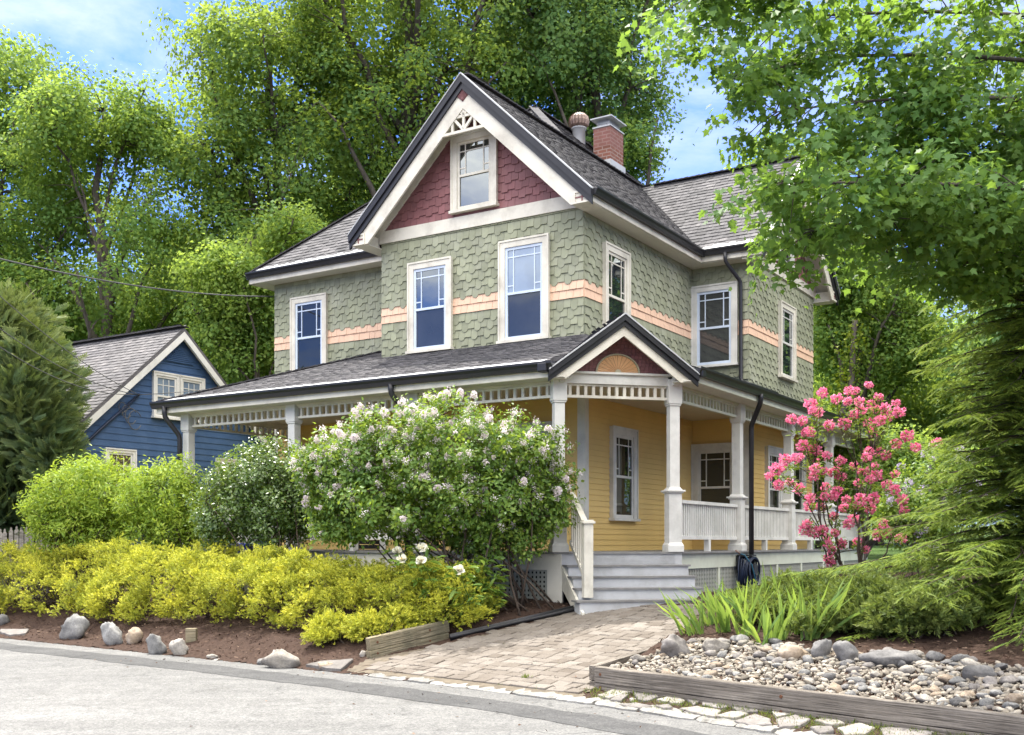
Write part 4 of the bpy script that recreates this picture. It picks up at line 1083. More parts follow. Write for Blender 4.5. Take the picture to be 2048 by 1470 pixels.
# ridge caps
for p0, p1 in (((AX, -.45, AZ_), (AX, 6.9, AZ_)), ((-1.9, RBc, RZt), (1.72, RBc, RZt)), ((-4.25, 5.3, HZ), (-4.25, 7.05, HZ)), ((-8.9, .65, 7.68), (-4.25, 5.3, HZ)), ((-2.3, 3.35, 10.22), (-4.25, 5.3, HZ)), ((.4, 11.7, 7.68), (-4.25, 7.05, HZ))):
    rc = MB(); p0, p1 = Vector(p0), Vector(p1); n = int((p1 - p0).length / .14)
    for k in range(n):
        q0 = p0.lerp(p1, k / n) + Vector((0, 0, .012)); q1 = p0.lerp(p1, (k + 1.25) / n) + Vector((0, 0, .028 if k % 2 else .022))
        rc.beam(q0, q1, .20, .022)
    rc.build('ridge_cap', M['proof_f'], house)
# gutters with a K profile, white drip strip above
def gutter(p0, p1, out, hgt=.125, dep=.12, name='gutter', mat='black'):
    o = Vector((*out, 0)); p0 = Vector(p0); p1 = Vector(p1); prof = [(0, 0), (0, -hgt), (dep * .62, -hgt), (dep * .78, -hgt * .55), (dep, -hgt * .25), (dep, 0), (dep - .012, 0), (dep - .012, -.03), (.012, -.03), (.012, 0)]
    mb = MB(); mb.prism([p0 + o * x + Vector((0, 0, z)) for x, z in prof], p1 - p0)
    return mb.build(name, M[mat], house)
def fascia(p0, p1, out, z0, z1, t=.03, name='fascia', mat='trim'):
    o = Vector((*out, 0)); p0 = Vector((*p0, 0)); p1 = Vector((*p1, 0)); mb = MB()
    a, b = p0 - o * t, p1 - o * t
    mb.hexa([a + Vector((0, 0, z0)), b + Vector((0, 0, z0)), p1 + Vector((0, 0, z0)), p0 + Vector((0, 0, z0)), a + Vector((0, 0, z1)), b + Vector((0, 0, z1)), p1 + Vector((0, 0, z1)), p0 + Vector((0, 0, z1))])
    return mb.build(name, M[mat], house)
EV = [((-8.9, .65), (AX - 2.66, .65), (0, -1), 7.68, True), ((AX + 2.66, -.45), (AX + 2.66, RBc - 2.63), (1, 0), zE, False), ((AX + 2.66 + .0, RBc - 2.63), (1.70, RBc - 2.63), (0, -1), zR, True), ((-8.9, 11.7), (-8.9, .65), (-1, 0), 7.68, False), ((.4, 9.7), (.4, 11.7), (1, 0), 7.68, False), ((AX - 2.66, -.45), (AX - 2.66, .6), (-1, 0), zE, False)]
for p0, p1, out, z, wh in EV:
    gutter((*p0, z + .005), (*p1, z + .005), out)
    fascia(p0, p1, out, z - .23, z - .092)
    d_ = Vector((p1[0] - p0[0], p1[1] - p0[1], 0)).normalized()
    if wh:
        o = Vector((*out, 0)); a = Vector((*p0, z)) - o * .0; b = Vector((*p1, z)); mb = MB(); up = Vector((0, 0, .95 * .13)) - o * .13
        mb.prism([a + o * .02 + Vector((0, 0, .006)), b + o * .02 + Vector((0, 0, .006)), b + up + Vector((0, 0, .008)), a + up + Vector((0, 0, .008))], (0, 0, .006)); mb.build('drip_edge', M['drip'], house)
for bx in ((-8.9, -4.94, .68, 1.05, 7.46, 7.475), (0, .36, -.42, 4.82, 7.465, 7.48), (.36, 1.67, 4.44, 4.82, 7.466, 7.481), (-8.87, -8.49, .68, 11.6, 7.455, 7.47), (-4.9, -4.54, -.42, 1.05, 7.452, 7.467), (0, .37, 9.25, 11.6, 7.46, 7.475), (1.255, 1.66, 4.44, 4.82, 7.44, 7.455), (1.255, 1.66, 9.25, 9.6, 7.44, 7.455)):
    sf = MB(); sf.box(*bx); sf.build('soffit', M['soffit'], house)
# gable trim: white barge boards, black rake moulding, soffit boards, drip edge
def gable_trim(fr, cu, az, half, over, sl, bw=.25, bl=.20, tail=True, soff=True):
    sn = 1 / math.hypot(1, sl); 
    for sg in (-1, 1):
        def P(h, w, drop): return fr.p(cu + sg * h, w, az - sl * h - drop)
        k = math.hypot(1, sl)
        bk = MB(); bk.hexa([P(0, over, .0), P(half + .03, over, .0), P(half + .03, over + .05, .0), P(0, over + .05, .0), P(0, over, bl * k), P(half + .03, over, bl * k), P(half + .03, over + .05, bl * k), P(0, over + .05, bl * k)])
        bk.hexa([P(0, over + .051, .02), P(half + .03, over + .051, .02), P(half + .03, over + .085, .02), P(0, over + .085, .02), P(0, over + .051, bl * k * .55), P(half + .03, over + .051, bl * k * .55), P(half + .03, over + .085, bl * k * .55), P(0, over + .085, bl * k * .55)])
        bk.build('rake_moulding', M['black'], house)
        dm = MB(); dm.hexa([P(-.0, over - .02, .01), P(half + .03, over - .02, .01), P(half + .03, over + .10, .01), P(-.0, over + .10, .01), P(0, over - .02, -.014), P(half + .03, over - .02, -.014), P(half + .03, over + .10, -.014), P(0, over + .10, -.014)])
        dm.build('drip_edge', M['metal'], house)
        bb = MB(); zc = az - sl * half - (.24 if soff else .15); h1 = (az - (bl + bw) * k - zc) / sl; zt_ = az - sl * half - bl * k * .7
        q = [(0, az - bl * k * .7), (half, zt_), (half, min(zt_, zc)), (h1, zc), (0, az - (bl + bw) * k)]
        bb.prism([fr.p(cu + sg * h, over - .03, z) for h, z in q], fr.n * .042)
        bb.build('barge_board', M['trim'], house)
        if soff:
            so = MB(); so.hexa([P(0, 0.0, .10 * k), P(half, 0.0, .10 * k), P(half, over, .10 * k), P(0, over, .10 * k), P(0, 0, .12 * k), P(half, 0, .12 * k), P(half, over, .12 * k), P(0, over, .12 * k)])
            so.build('rake_soffit', M['soffit'], house)
            fz = MB(); fz.hexa([P(0, 0.0, .13 * k), P(half - .2, 0.0, .13 * k), P(half - .2, .05, .13 * k), P(0, .05, .13 * k), P(0, 0, .26 * k), P(half - .32, 0, .26 * k), P(half - .32, .05, .26 * k), P(0, .05, .26 * k)])
            fz.build('rake_frieze', M['trim'], house)
gable_trim(BF, 2.27, AZ_, 2.66, .45, SL); gable_trim(RS, 2.215, RZt, 2.63, .45, SL)
# boxed eave returns with the little crossed panel
def eave_box(fr, u0, u1, over, z0, z1):
    mb = MB(); fbox(mb, fr, u0, u1, 0.0, over + .013, z0, z1); o = mb.build('eave_return', M['trim'], house)
    r_ = MB(); um, zm = (u0 + u1) / 2, (z0 + z1) / 2
    fbox(r_, fr, um - .012, um + .012, over + .0135, over + .022, z0, z1); fbox(r_, fr, u0, u1, over + .0133, over + .0215, zm - .012, zm + .012)
    r_.build('eave_panel_cross', M['red'], o)
    f = MB()
    for a, b, c, d_ in ((u0, u1, z0, z0 + .03), (u0, u1, z1 - .03, z1), (u0, u0 + .025, z0 + .03, z1 - .03), (u1 - .025, u1, z0 + .03, z1 - .03)): fbox(f, fr, a, b, over + .0135, over + .034, c, d_)
    f.build('eave_panel_frame', M['trim'], o)
for u0, u1 in ((-.37, -.06), (4.60, 4.91)): eave_box(BF, u0, u1, .45, zE - .245, zE - .03)
eave_box(RS, -.36, -.06, .45, zR - .245, zR - .03); eave_box(RS, 4.49, 4.79, .45, zR - .245, zR - .03)
# gable peak: plum fan and lattice truss
def peak(fr, cu, az):
    w = .452; f = MB()
    f.prism([fr.p(cu, w, az - .20), fr.p(cu - .165, w, az - .355), fr.p(cu, w, az - .50), fr.p(cu + .165, w, az - .355)], fr.n * .022)
    o = f.build('fan_ornament', M['red'], house)
    ln = MB()
    for k in range(-3, 4):
        ln.beam(fr.p(cu, w + .026, az - .48), fr.p(cu + k * .042, w + .026, az - .23 - abs(k) * .042), .010, .012, fr.n)
    ln.build('fan_rib', M['red'], o)
    t = MB(); t0 = az - .47
    def S(a, b, c, d_, wd=.035): t.beam(fr.p(cu + a, w - .02, t0 - b), fr.p(cu + c, w - .02, t0 - d_), .05, wd, fr.n.cross(Vector((c - a, 0, d_ - b)) if False else Vector((0, 0, 1))) if False else fr.n)
    S(-.46, .56, .46, .56, .055); S(0, 0, 0, .55); S(-.22, .28, .22, .28); S(-.25, .27, -.25, .54); S(.25, .27, .25, .54)
    S(0, .54, -.22, .30); S(0, .54, .22, .30); S(0, .27, -.12, .14); S(0, .27, .12, .14); S(0, 0, -.45, .55, .036); S(0, 0, .45, .55, .036)
    t.build('gable_bracket', M['trim'], house)
peak(BF, 2.27, AZ_); peak(RS, 2.215, RZt)

# chimney and turbine vent, both on the roof
chm = MB(); chm.box(-3.32, -2.86, 6.6, 7.30, 9.6, 11.72); cho = chm.build('chimney', M['brick'], house)
cc = MB(); cc.box(-3.34, -2.84, 6.58, 7.32, 11.721, 11.75); cc.build('chimney_crown', M['metal'], cho)
cm_ = MB(); 
for k in range(12): cm_.box(-3.26 + k * .03, -3.252 + k * .03, 6.66, 6.665, 11.75, 11.93); 
for k in range(18): cm_.box(-2.925, -2.92, 6.66 + k * .032, 6.667 + k * .032, 11.75, 11.93)
for z in (11.79, 11.84, 11.89): cm_.box(-3.26, -2.92, 6.655, 6.66, z, z + .008); cm_.box(-2.92, -2.915, 6.66, 7.24, z, z + .008)
cm_.box(-3.24, -2.95, 6.70, 7.20, 11.75, 11.92); cm_.build('cap_screen', M['metal'], cho)
cl = MB(); cl.prism([(-3.38, 6.54, 11.93), (-2.80, 6.54, 11.93), (-2.80, 7.36, 11.93), (-3.38, 7.36, 11.93)], (0, 0, .03)); cl.prism([(-3.25, 6.7, 11.96), (-2.93, 6.7, 11.96), (-2.93, 7.2, 11.96), (-3.25, 7.2, 11.96)], (0, 0, .03)); cl.build('chimney_cap', M['metal'], cho)
fl = MB(); fl.box(-3.36, -2.82, 6.55, 7.34, 10.35, 10.9); fl.build('flashing', M['metal'], cho)
ta, tb = -3.86, 6.85; tz = HZ - .942 * .39
tv = MB(); tv.lathe((ta, tb, tz), [(.16, -.25), (.16, .26), (.19, .27), (.19, .30)], 20); vo = tv.build('turbine_vent', M['metal'], house, True)
tv = MB(); tv.lathe((ta, tb, tz + .3), [(.15, 0), (.2, .05), (.215, .16), (.2, .26), (.13, .34), (.02, .37)], 20); tb_ = tv.build('turbine_drum', M['rust'], vo, True)
tf = MB()
for k in range(18):
    a = 2 * PI * k / 18; c, s_ = math.cos(a), math.sin(a); a2 = a + .22; c2, s2 = math.cos(a2), math.sin(a2)
    pts = [(.16, .01), (.225, .06), (.245, .16), (.225, .26), (.14, .345)]
    vs = []
    for r_, z in pts: vs += [(ta + r_ * c, tb + r_ * s_, tz + .3 + z), (ta + (r_ + .018) * c2, tb + (r_ + .018) * s2, tz + .3 + z)]
    tf.add(vs, [(2 * i, 2 * i + 1, 2 * i + 3, 2 * i + 2) for i in range(4)])
tf.build('turbine_fin', M['rust'], vo)

# ---- porch
ze, ps = 4.42, .371
zf = lambda b: ze + ps * (b + 2.4); zr_ = lambda a: ze + ps * (2.4 - a); zl = lambda a: ze + ps * (a + 8.3)
ch = lambda u, v: tuple(CH.p(u, v, 0)[:2])
pr = MB(); slab(pr, [(a, b, zf(b)) for a, b in ((-8.3, -2.4), ch(-.25, .316), ch(-.08, -.04), ch(.955, -.04), (0, 0), (-4.5, 0), (-4.5, 1.05), (-4.85, 1.05))], .07); pr.build('porch_roof', M['proof_f'], house)
pr = MB(); slab(pr, [(a, b, zr_(a)) for a, b in (ch(2.159, .316), (2.4, 12.0), (0, 12.0), (0, 0), ch(.955, -.04), ch(1.989, -.04))], .07); pr.build('porch_roof', M['proof_s'], house); pr = MB(); slab(pr, [(a, b, zl(a)) for a, b in ((-8.3, -2.4), (-4.85, 1.05), (-8.3, 1.05))], .07)
pr.build('porch_roof', M['proof_s'], house)
pc = MB(); 
for p0, p1 in (((-8.3, -2.4, ze), (-4.87, 1.03, zf(1.03))),):
    p0, p1 = Vector(p0), Vector(p1); n = 30
    for k in range(n): pc.beam(p0.lerp(p1, k / n) + Vector((0, 0, .01)), p0.lerp(p1, (k + 1.2) / n) + Vector((0, 0, .024)), .2, .02)
pc.build('ridge_cap', M['proof_f'], house)
gutter((-8.36, -2.4, ze), (.80, -2.4, ze), (0, -1), .13, .13); gutter((2.4, -.80, ze), (2.4, 12.0, ze), (1, 0), .13, .13); gutter((-8.3, 1.0, ze), (-8.3, -2.4, ze), (-1, 0), .13, .13)
de = MB(); o = Vector((0, -1, 0)); a, b = Vector((-8.3, -2.4, ze)), Vector((.55, -2.4, ze)); up = Vector((0, .20, .20 * ps))
de.prism([a + o * .03 + Vector((0, 0, .006)), b + o * .03 + Vector((0, 0, .006)), b + up + Vector((0, 0, .008)), a + up + Vector((.2, 0, .008))], (0, 0, .006)); de.build('drip_edge', M['drip'], house)
fascia((-8.3, -2.4), (.75, -2.4), (0, -1), ze - .23, ze - .075); fascia((2.4, -.75), (2.4, 12), (1, 0), ze - .23, ze - .075, mat='skirt'); fascia((-8.3, 1.0), (-8.3, -2.4), (-1, 0), ze - .23, ze - .075)
for bx in ((-8.27, .9, -2.37, -2.08, ze - .235, ze - .22), (2.06, 2.37, -.9, 12, ze - .236, ze - .221), (-8.27, -7.91, -2.08, 1.05, ze - .235, ze - .22)):
    sfp = MB(); sfp.box(*bx); sfp.build('soffit', M['soffit'], house)
cl = MB(); cl.prism([(-7.9, -2.05, 4.24), (.63, -2.05, 4.24), (2.05, -.6, 4.24), (2.05, 12, 4.24), (1.255, 12, 4.24), (1.255, 4.82, 4.24), (0, 4.82, 4.24), (0, 0, 4.24), (-4.54, 0, 4.24), (-4.54, 1.05, 4.24), (-7.9, 1.05, 4.24)], (0, 0, .02)); cl.build('porch_ceiling', M['ceil'], house)
# beams and spindle friezes between the posts
def spindles(fr, u0, u1, mat='trim', n=None, hw=.03):
    mb = MB(); fbox(mb, fr, u0, u1, -hw, hw, 3.93, 3.972); fbox(mb, fr, u0, u1, -hw, hw, 4.118, 4.15)
    n = n or int((u1 - u0) / .145); 
    for k in range(n):
        c = u0 + (k + .5) * (u1 - u0) / n; fbox(mb, fr, c - .023, c + .023, -.023, .023, 3.972, 4.118)
    mb.build('spindle_frieze', M[mat], house)
def porch_beam(fr, u0, u1, mat='trim'):
    mb = MB(); fbox(mb, fr, u0, u1, -.07, .07, 4.151, 4.26); mb.build('porch_beam', M[mat], house)
def post(fr, u, v=0.0, mat='trim2'):
    mb = MB()
    def sq(h, z0, z1): fbox(mb, fr, u - h, u + h, v - h, v + h, z0, z1)
    sq(.135, DECK, 1.60)
    mb.hexa([fr.p(u + sx * .135, v + sy * .135, 1.60) for sx, sy in ((-1, -1), (1, -1), (1, 1), (-1, 1))] + [fr.p(u + sx * .11, v + sy * .11, 1.65) for sx, sy in ((-1, -1), (1, -1), (1, 1), (-1, 1))])
    sq(.108, 1.65, 2.44); sq(.13, 2.44, 2.462); sq(.155, 2.462, 2.49)
    mb.hexa([fr.p(u + sx * .12, v + sy * .12, 2.49) for sx, sy in ((-1, -1), (1, -1), (1, 1), (-1, 1))] + [fr.p(u + sx * .085, v + sy * .085, 2.54) for sx, sy in ((-1, -1), (1, -1), (1, 1), (-1, 1))])
    sq(.082, 2.54, 3.84); sq(.10, 3.84, 3.87); sq(.112, 3.87, 4.26)
    mb.build('porch_post', M[mat], house, bevel=.004)
FP = [0.0, 2.84, 5.65, 8.46]; RP = [0.0, 2.89, 5.84, 8.75, 11.65]
for k, u in enumerate(FP[:3]): post(PFr, u)
post(CH, 0.0); post(CH, 1.909)
for u in RP[1:]: post(PRt, u)
LSd = Fr((-7.83, 1.05), (0, -1), (-1, 0), 3.05)
for a, b in zip(FP, FP[1:]): spindles(PFr, a + .12, b - .12); porch_beam(PFr, a + .12, b - .12)
for a, b in zip(RP, RP[1:]): spindles(PRt, a + .12, b - .12, 'skirt'); porch_beam(PRt, a + .12, b - .12, 'skirt')
spindles(LSd, .05, 2.93); porch_beam(LSd, .05, 2.93)
spindles(CH, .12, 1.79, n=13)
# pediment over the steps
mb = MB(); fbox(mb, CH, .113, 1.796, -.07, .07, 4.151, 4.30); fbox(mb, CH, .05, 1.86, -.07, .115, 4.301, 4.335); mb.build('pediment_beam', M['trim2'], house)
PZ, PS_, PH = 5.20, .74, 1.19
mb = MB(); mb.prism([CH.p(.955 - 1.02, 0, 4.336), CH.p(.955 + 1.02, 0, 4.336), CH.p(.955, 0, 4.336 + 1.02 * .74)], CH.n * .03); mb.build('pediment_wall', M['red'], house)
pt = MB()
for r_ in range(14):
    z = 4.34 + r_ * .056; hh = 1.02 - (z + .056 - 4.336) / .74
    c = -hh
    while c < hh - .02:
        e = min(c + .066, hh); pt.ct = hr.random(); fbox(pt, CH, .955 + c + .003, .955 + e - .003, .03, .04 + hr.uniform(0, .004), z + .003, z + .053); c += .066
pt.build('square_tile', M['red'], house)
rim = MB(); fan = MB(); cz = 4.337; ru, rz_ = .365, .30
def arc(a, k=1.0): return (.955 + ru * k * math.cos(a), cz + rz_ * k * math.sin(a))
N_ = 26
for k in range(N_):
    a0, a1 = PI * k / N_, PI * (k + 1) / N_
    q = [arc(a0, 1.0), arc(a1, 1.0), arc(a1, .93), arc(a0, .93)]
    rim.prism([CH.p(u, .045, z) for u, z in q], CH.n * .035)
    am = (a0 + a1) / 2
    tri = [(.955, cz), arc(a0, .925), arc(a1, .925)]; ww = (.052, .052 + .0, .066)
    fan.add([CH.p(.955, .05, cz), CH.p(*[arc(a0, .925)[0]], .05, arc(a0, .925)[1]), CH.p(arc(a1, .925)[0], .068, arc(a1, .925)[1])], [(0, 1, 2)])
    fan.add([CH.p(.955, .05, cz), CH.p(arc(a1, .925)[0], .068, arc(a1, .925)[1]), CH.p(arc(a1, .925)[0], .05, arc(a1, .925)[1])], [(0, 1, 2)])
fo = fan.build('sunburst_fan', M['fanp'], house); gl_ = MB()
for k in range(1, N_, 2): u_, z_ = arc(PI * k / N_, .92); gl_.beam(CH.p(.955, .062, cz), CH.p(u_, .062, z_), .010, .012, CH.n)  # thin darker strips stand in for shadow lines between the rays
gl_.build('fan_ray_shade', M['fanr'], fo); rim.build('fan_rim', M['fang'], fo)
hb = MB()
for k in range(12):
    a0, a1 = PI * k / 12, PI * (k + 1) / 12; hb.prism([CH.p(.955, .06, cz), CH.p(.955 + .05 * math.cos(a0), .06, cz + .05 * math.sin(a0)), CH.p(.955 + .05 * math.cos(a1), .06, cz + .05 * math.sin(a1))], CH.n * .03)
hb.build('fan_hub', M['fang'], fo)
for sg in (-1, 1):
    rm = MB()
    slab(rm, [CH.p(.955, .42, PZ), CH.p(.955 + sg * (PH + .02), .42, PZ - PS_ * (PH + .02)), CH.p(.955 + sg * (PH + .02), -1.5, PZ - PS_ * (PH + .02)), CH.p(.955, -1.5, PZ)], .05)
    rm.build('pediment_roof', M['proof_s'], house)
gable_trim(CH, .955, PZ, PH, .36, PS_, bw=.12, bl=.15, soff=False)
so = MB()
for sg in (-1, 1):
    def P(h, w, d_): return CH.p(.955 + sg * h, w, PZ - PS_ * h - d_)
    so.hexa([P(0, .0, .07), P(PH, .0, .07), P(PH, .36, .07), P(0, .36, .07), P(0, 0, .09), P(PH, 0, .09), P(PH, .36, .09), P(0, .36, .09)])
so.build('rake_soffit', M['trim2'], house)
# corbels under the pediment ends
for u in (.02, 1.89):
    mb = MB(); fbox(mb, CH, u - .045, u + .045, .113, .33, 4.30, 4.44); fbox(mb, CH, u - .045, u + .045, .113, .26, 4.22, 4.30); fbox(mb, CH, u - .045, u + .045, .113, .19, 4.15, 4.22); mb.build('corbel', M['trim2'], house, bevel=.006)
for p in (CH.p(-.32, .33, 4.32), CH.p(2.23, .33, 4.32)):
    mb = MB(); mb.box(p.x - .08, p.x + .08, p.y - .08, p.y + .08, p.z - .06, p.z + .08); mb.build('gutter_end', M['black'], house, bevel=.02)
# railings
def railing(fr, u0, u1, mat='trim2', feet=1, gap=.088):
    mb = MB(); fbox(mb, fr, u0, u1, -.05, .05, 2.29, 2.345); fbox(mb, fr, u0, u1, -.035, .035, 1.70, 1.755); n = int((u1 - u0) / gap)
    for k in range(n):
        c = u0 + (k + .5) * (u1 - u0) / n; fbox(mb, fr, c - .027, c + .027, -.016, .016, 1.755, 2.29)
    for k in range(feet):
        c = u0 + (k + 1) * (u1 - u0) / (feet + 1); fbox(mb, fr, c - .045, c + .045, -.045, .045, DECK, 1.70)
    mb.build('porch_railing', M[mat], house)
for a, b in zip(FP, FP[1:]): railing(PFr, a + .108, b - .108)
for a, b in zip(RP, RP[1:]): railing(PRt, a + .108, b - .108)
railing(LSd, .05, 2.94)
# deck, skirt, lattice
dk = MB(); dk.prism([(-7.98, -2.16, DECK), (.64, -2.16, DECK), (2.14, -.66, DECK), (2.14, 11.2, DECK), (1.0, 11.2, DECK), (0, 4.8, DECK), (0, 0, DECK), (-4.5, 1.0, DECK), (-7.98, 1.0, DECK)], (0, 0, -.03)); dk.build('deck', M['deck'], house)
def skirt(fr, u0, u1, w, mat, posts):
    mb = MB(); fbox(mb, fr, u0, u1, w - .03, w, 1.22, 1.468); mb.build('skirt_board', M[mat], house)
    for u in posts:
        pm_ = MB(); fbox(pm_, fr, u - .05, u + .05, w - .04, w - .004, .3, 1.219); pm_.build('skirt_post', M[mat], house)
    bk = MB(); bk.quad(fr.p(u0, w - .12, .3), fr.p(u1, w - .12, .3), fr.p(u1, w - .12, 1.22), fr.p(u0, w - .12, 1.22)); bk.build('crawl_shade_sheet', M['dark'], house)  # near-black sheet standing in for the shade behind the lattice
    for a, b in zip(posts, posts[1:]):
        l = MB(); u = a + .05
        while u < b - .05: fbox(l, fr, u, min(u + .038, b - .05), w - .028, w - .020, .35, 1.22); u += .072
        z = .40
        while z < 1.2: fbox(l, fr, a + .05, b - .05, w - .036, w - .0285, z, z + .038); z += .072
        fbox(l, fr, a + .05, b - .05, w - .036, w - .012, .62, .66) if fr is PRt else None
        l.build('lattice_panel', M['lattice'], house)
skirt(PFr, -.1, 8.56, .1, 'trim', [0, 1.7, 3.4, 5.1, 6.7, 8.36]); skirt(PRt, .1, 11.8, .1, 'skirt', [.15, 1.75, 3.3, 4.85, 6.4, 8.0, 9.6, 11.2])
mb = MB(); fbox(mb, CH, 0, 1.9, .07, .10, 1.22, 1.468); mb.build('skirt_board', M['riser'], house)
# five steps down to the path
for k in range(5):
    zt = DECK - .03 - k * .168; w0 = .10 + k * .27
    rs_ = MB(); fbox(rs_, CH, .06 - (.06 if k == 4 else 0), 2.02, w0 - .27 if k else 0.0, w0, zt - .168 - (.25 if k == 4 else 0), zt - .001 if k == 0 else zt - .028); st = rs_.build('step', M['riser'], house)
    if k: 
        t_ = MB(); fbox(t_, CH, .03 - (.08 if k == 4 else 0), 2.05, w0 - .272, w0 + .025, zt - .0275, zt); t_.build('tread', M['deck'], st)
mb = MB(); mb.prism([CH.p(.015, .10, 1.30), CH.p(.015, 1.25, .62), CH.p(.015, 1.25, .40), CH.p(.015, .10, .95)], CH.u * .04); mb.build('stringer', M['trim'], house)
# stair rail on the left
nr_u, nr_w = .18, .98
mb = MB(); fbox(mb, CH, nr_u - .07, nr_u + .07, nr_w - .07, nr_w + .07, .83, 1.93); fbox(mb, CH, nr_u - .095, nr_u + .095, nr_w - .095, nr_w + .095, 1.93, 1.965); fbox(mb, CH, nr_u - .075, nr_u + .075, nr_w - .075, nr_w + .075, 1.965, 1.985); mb.build('newel_post', M['trim'], house, bevel=.004)
mb = MB(); top0, top1 = CH.p(nr_u, .10, 2.42), CH.p(nr_u, nr_w - .06, 1.90); mb.beam(top0, top1, .09, .05)
lo0, lo1 = CH.p(nr_u, .10, 1.66), CH.p(nr_u, nr_w - .06, 1.10); mb.beam(lo0, lo1, .06, .06)
for k in range(7):
    t = (k + .6) / 7.2; a, b = lo0.lerp(lo1, t), top0.lerp(top1, t); mb.beam(a, b, .035, .035, CH.u)
mb.build('stair_railing', M['trim'], house)
# downspouts
def pipe(pts, r=.042, name='downspout', mat='black'):
    mb = MB(); P_ = [Vector(p) for p in pts]; q = [P_[0]]
    for i in range(1, len(P_) - 1):
        a, b, c = P_[i - 1], P_[i], P_[i + 1]; d0 = min(.07, (a - b).length / 2); d1 = min(.07, (c - b).length / 2)
        s, e = b + (a - b).normalized() * d0, b + (c - b).normalized() * d1
        q += [s, (s + b * 2 + e) / 4, e]
    q.append(P_[-1]); mb.tube(q, r, 8); return mb.build(name, M[mat], house, True)
mb = MB(); fbox(mb, PFr, 8.401, 8.58, .062, .102, .55, 1.2195); mb.build('skirt_post', M['trim'], house)
pipe([(.93, 4.34, 7.60), (.93, 4.34, 7.42), (1.12, 4.72, 7.05), (1.12, 4.74, 4.98), (1.30, 4.70, 4.92), (1.36, 6.3, 4.90)])
pipe([(2.47, 2.1, 4.32), (2.47, 2.1, 4.18), (2.18, 2.42, 3.80), (2.18, 2.42, .75)], .048)
pipe([(-8.0, -2.46, 4.32), (-8.0, -2.46, 4.12), (-7.86, -2.20, 3.75), (-7.86, -2.20, .7)], .048)
pipe([(-2.35, -2.46, 4.32), (-2.35, -2.46, 4.15), (-2.2, -2.20, 3.85), (-2.2, -2.20, .7)], .048)

# things standing by the porch
hx, hb_ = 2.20, 2.05
hw = house.matrix_basis if False else Matrix.Translation((1.265, 19.0, 0)) @ Matrix.Rotation(RZ, 4, 'Z')
def wp(a, b, z): return tuple(hw @ Vector((a, b, z)))
reel = empty('hose_reel', wp(2.12, 2.0, 1.15), RZ); tag(reel, 'dark blue garden hose coiled on wall hanger below porch', 'hose reel')
mb = MB(); mb.box(-.02, .26, -.12, .12, .25, .28); mb.box(-.02, .01, -.12, .12, -.05, .28); mb.tube([(.0, 0, .02), (.3, 0, .02)], .1, 12); mb.build('hanger', M['black'], reel)
hm = MB(); rr = random.Random(2)
for k in range(15):
    x = .05 + .018 * (k % 7) * 2 + rr.uniform(-.01, .01); rad = .225 + .03 * rr.random() + .028 * (k // 7)
    pts = []
    for j in range(25):
        a = 2 * PI * j / 24; pts.append((x + .02 * math.sin(a * 2 + k), math.cos(a) * rad * .92 + rr.uniform(-.004, .004), math.sin(a) * rad * 1.12 - .06 + rr.uniform(-.004, .004)))
    hm.tube(pts, .0125, 6, False)
hm.build('hose_coil', M['hose'], reel, True)
hm = MB(); hm.tube([(.10, -.28, .30), (.16, -.22, .28), (.27, -.14, .1), (.30, -.05, -.15), (.3, .08, -.42)], .014, 6); hm.tube([(.2, -.2, -.1), (.22, -.22, -.3), (.2, -.2, -.5)], .014, 6); hm.build('hose_end', M['hose2'], reel, True)
hm = MB(); hm.tube([(.05, -.36, .36), (.1, -.28, .30)], .018, 8); hm.build('nozzle', M['rust'], reel, True)
bk = MB(); q = []
for k in range(30):
    a = k * .24; r_ = .11 * (1 - k / 34); q.append((0, -.16 - math.sin(a) * r_, .06 + math.cos(a) * r_))
bk.tube([(0, 0, -.35), (0, 0, .1), (0, -.05, .16)] + q, .012, 6); bk.tube([(0, .0, -.05), (0, -.2, -.05)], .01, 6)
o = bk.build('plant_hanger', M['iron'], None, True, loc=wp(-3.78, -1.55, 3.62)); o.rotation_euler = (0, 0, RZ + .9); tag(o, 'black wrought iron scroll hanger in front of porch wall', 'plant hanger')
bn = MB(); bn.box(-.22, .22, -.18, .18, 0, .52); bn.box(-.25, .25, -.21, .21, .50, .56); x, y = at(478, 1085, 20.0)[:2]
o = bn.build('plastic_bin', M['plastic'], None, bevel=.02, loc=(x, y, hz(x, y) + .45)); tag(o, 'bright blue plastic bin glimpsed between shrubs by porch', 'bin')
bs_ = MB(); bs_.box(-.3, .3, -.25, .25, -.05, .45); o2 = bs_.build('bin_stand', M['lattice'], o, loc=(0, 0, -.451))

# ------------------------------------------------------------------ the blue neighbour
nb_w = hw @ Vector((-12.5, 1.74, 0)); nb = empty('neighbour_house', (nb_w.x, nb_w.y, 0), RZ)
tag(nb, 'dark blue clapboard cottage with white trim and grey gable roof', 'house')
NG = Fr((0, -3.5), (0, 1), (1, 0), 7.0); NF = Fr((-10, -3.5), (1, 0), (0, -1), 10)
nz0, nap, nsl = .5, 6.86, .885
mb = MB(); mb.box(-10, -.0, -3.5, 3.5, nz0, nap - nsl * 3.5); mb.prism([(0, -3.5, nap - nsl * 3.5), (0, 3.5, nap - nsl * 3.5), (0, 0, nap)], (-10, 0, 0)); mb.build('wall', M['blue'], nb)
clapboard(NG, nz0, nap - .05, M['blue'], nb, .155, clipf=lambda z: (max(0, 3.5 - (nap - z - .06) / nsl), min(7, 3.5 + (nap - z - .06) / nsl)))
clapboard(NF, nz0, 3.7, M['blue'], nb, .155)
mb = MB()
for sg in (-1, 1): slab(mb, [(.22, 0, nap + .16), (.22, sg * 3.95, nap + .16 - nsl * 3.95), (-10.3, sg * 3.95, nap + .16 - nsl * 3.95), (-10.3, 0, nap + .16)], .10)
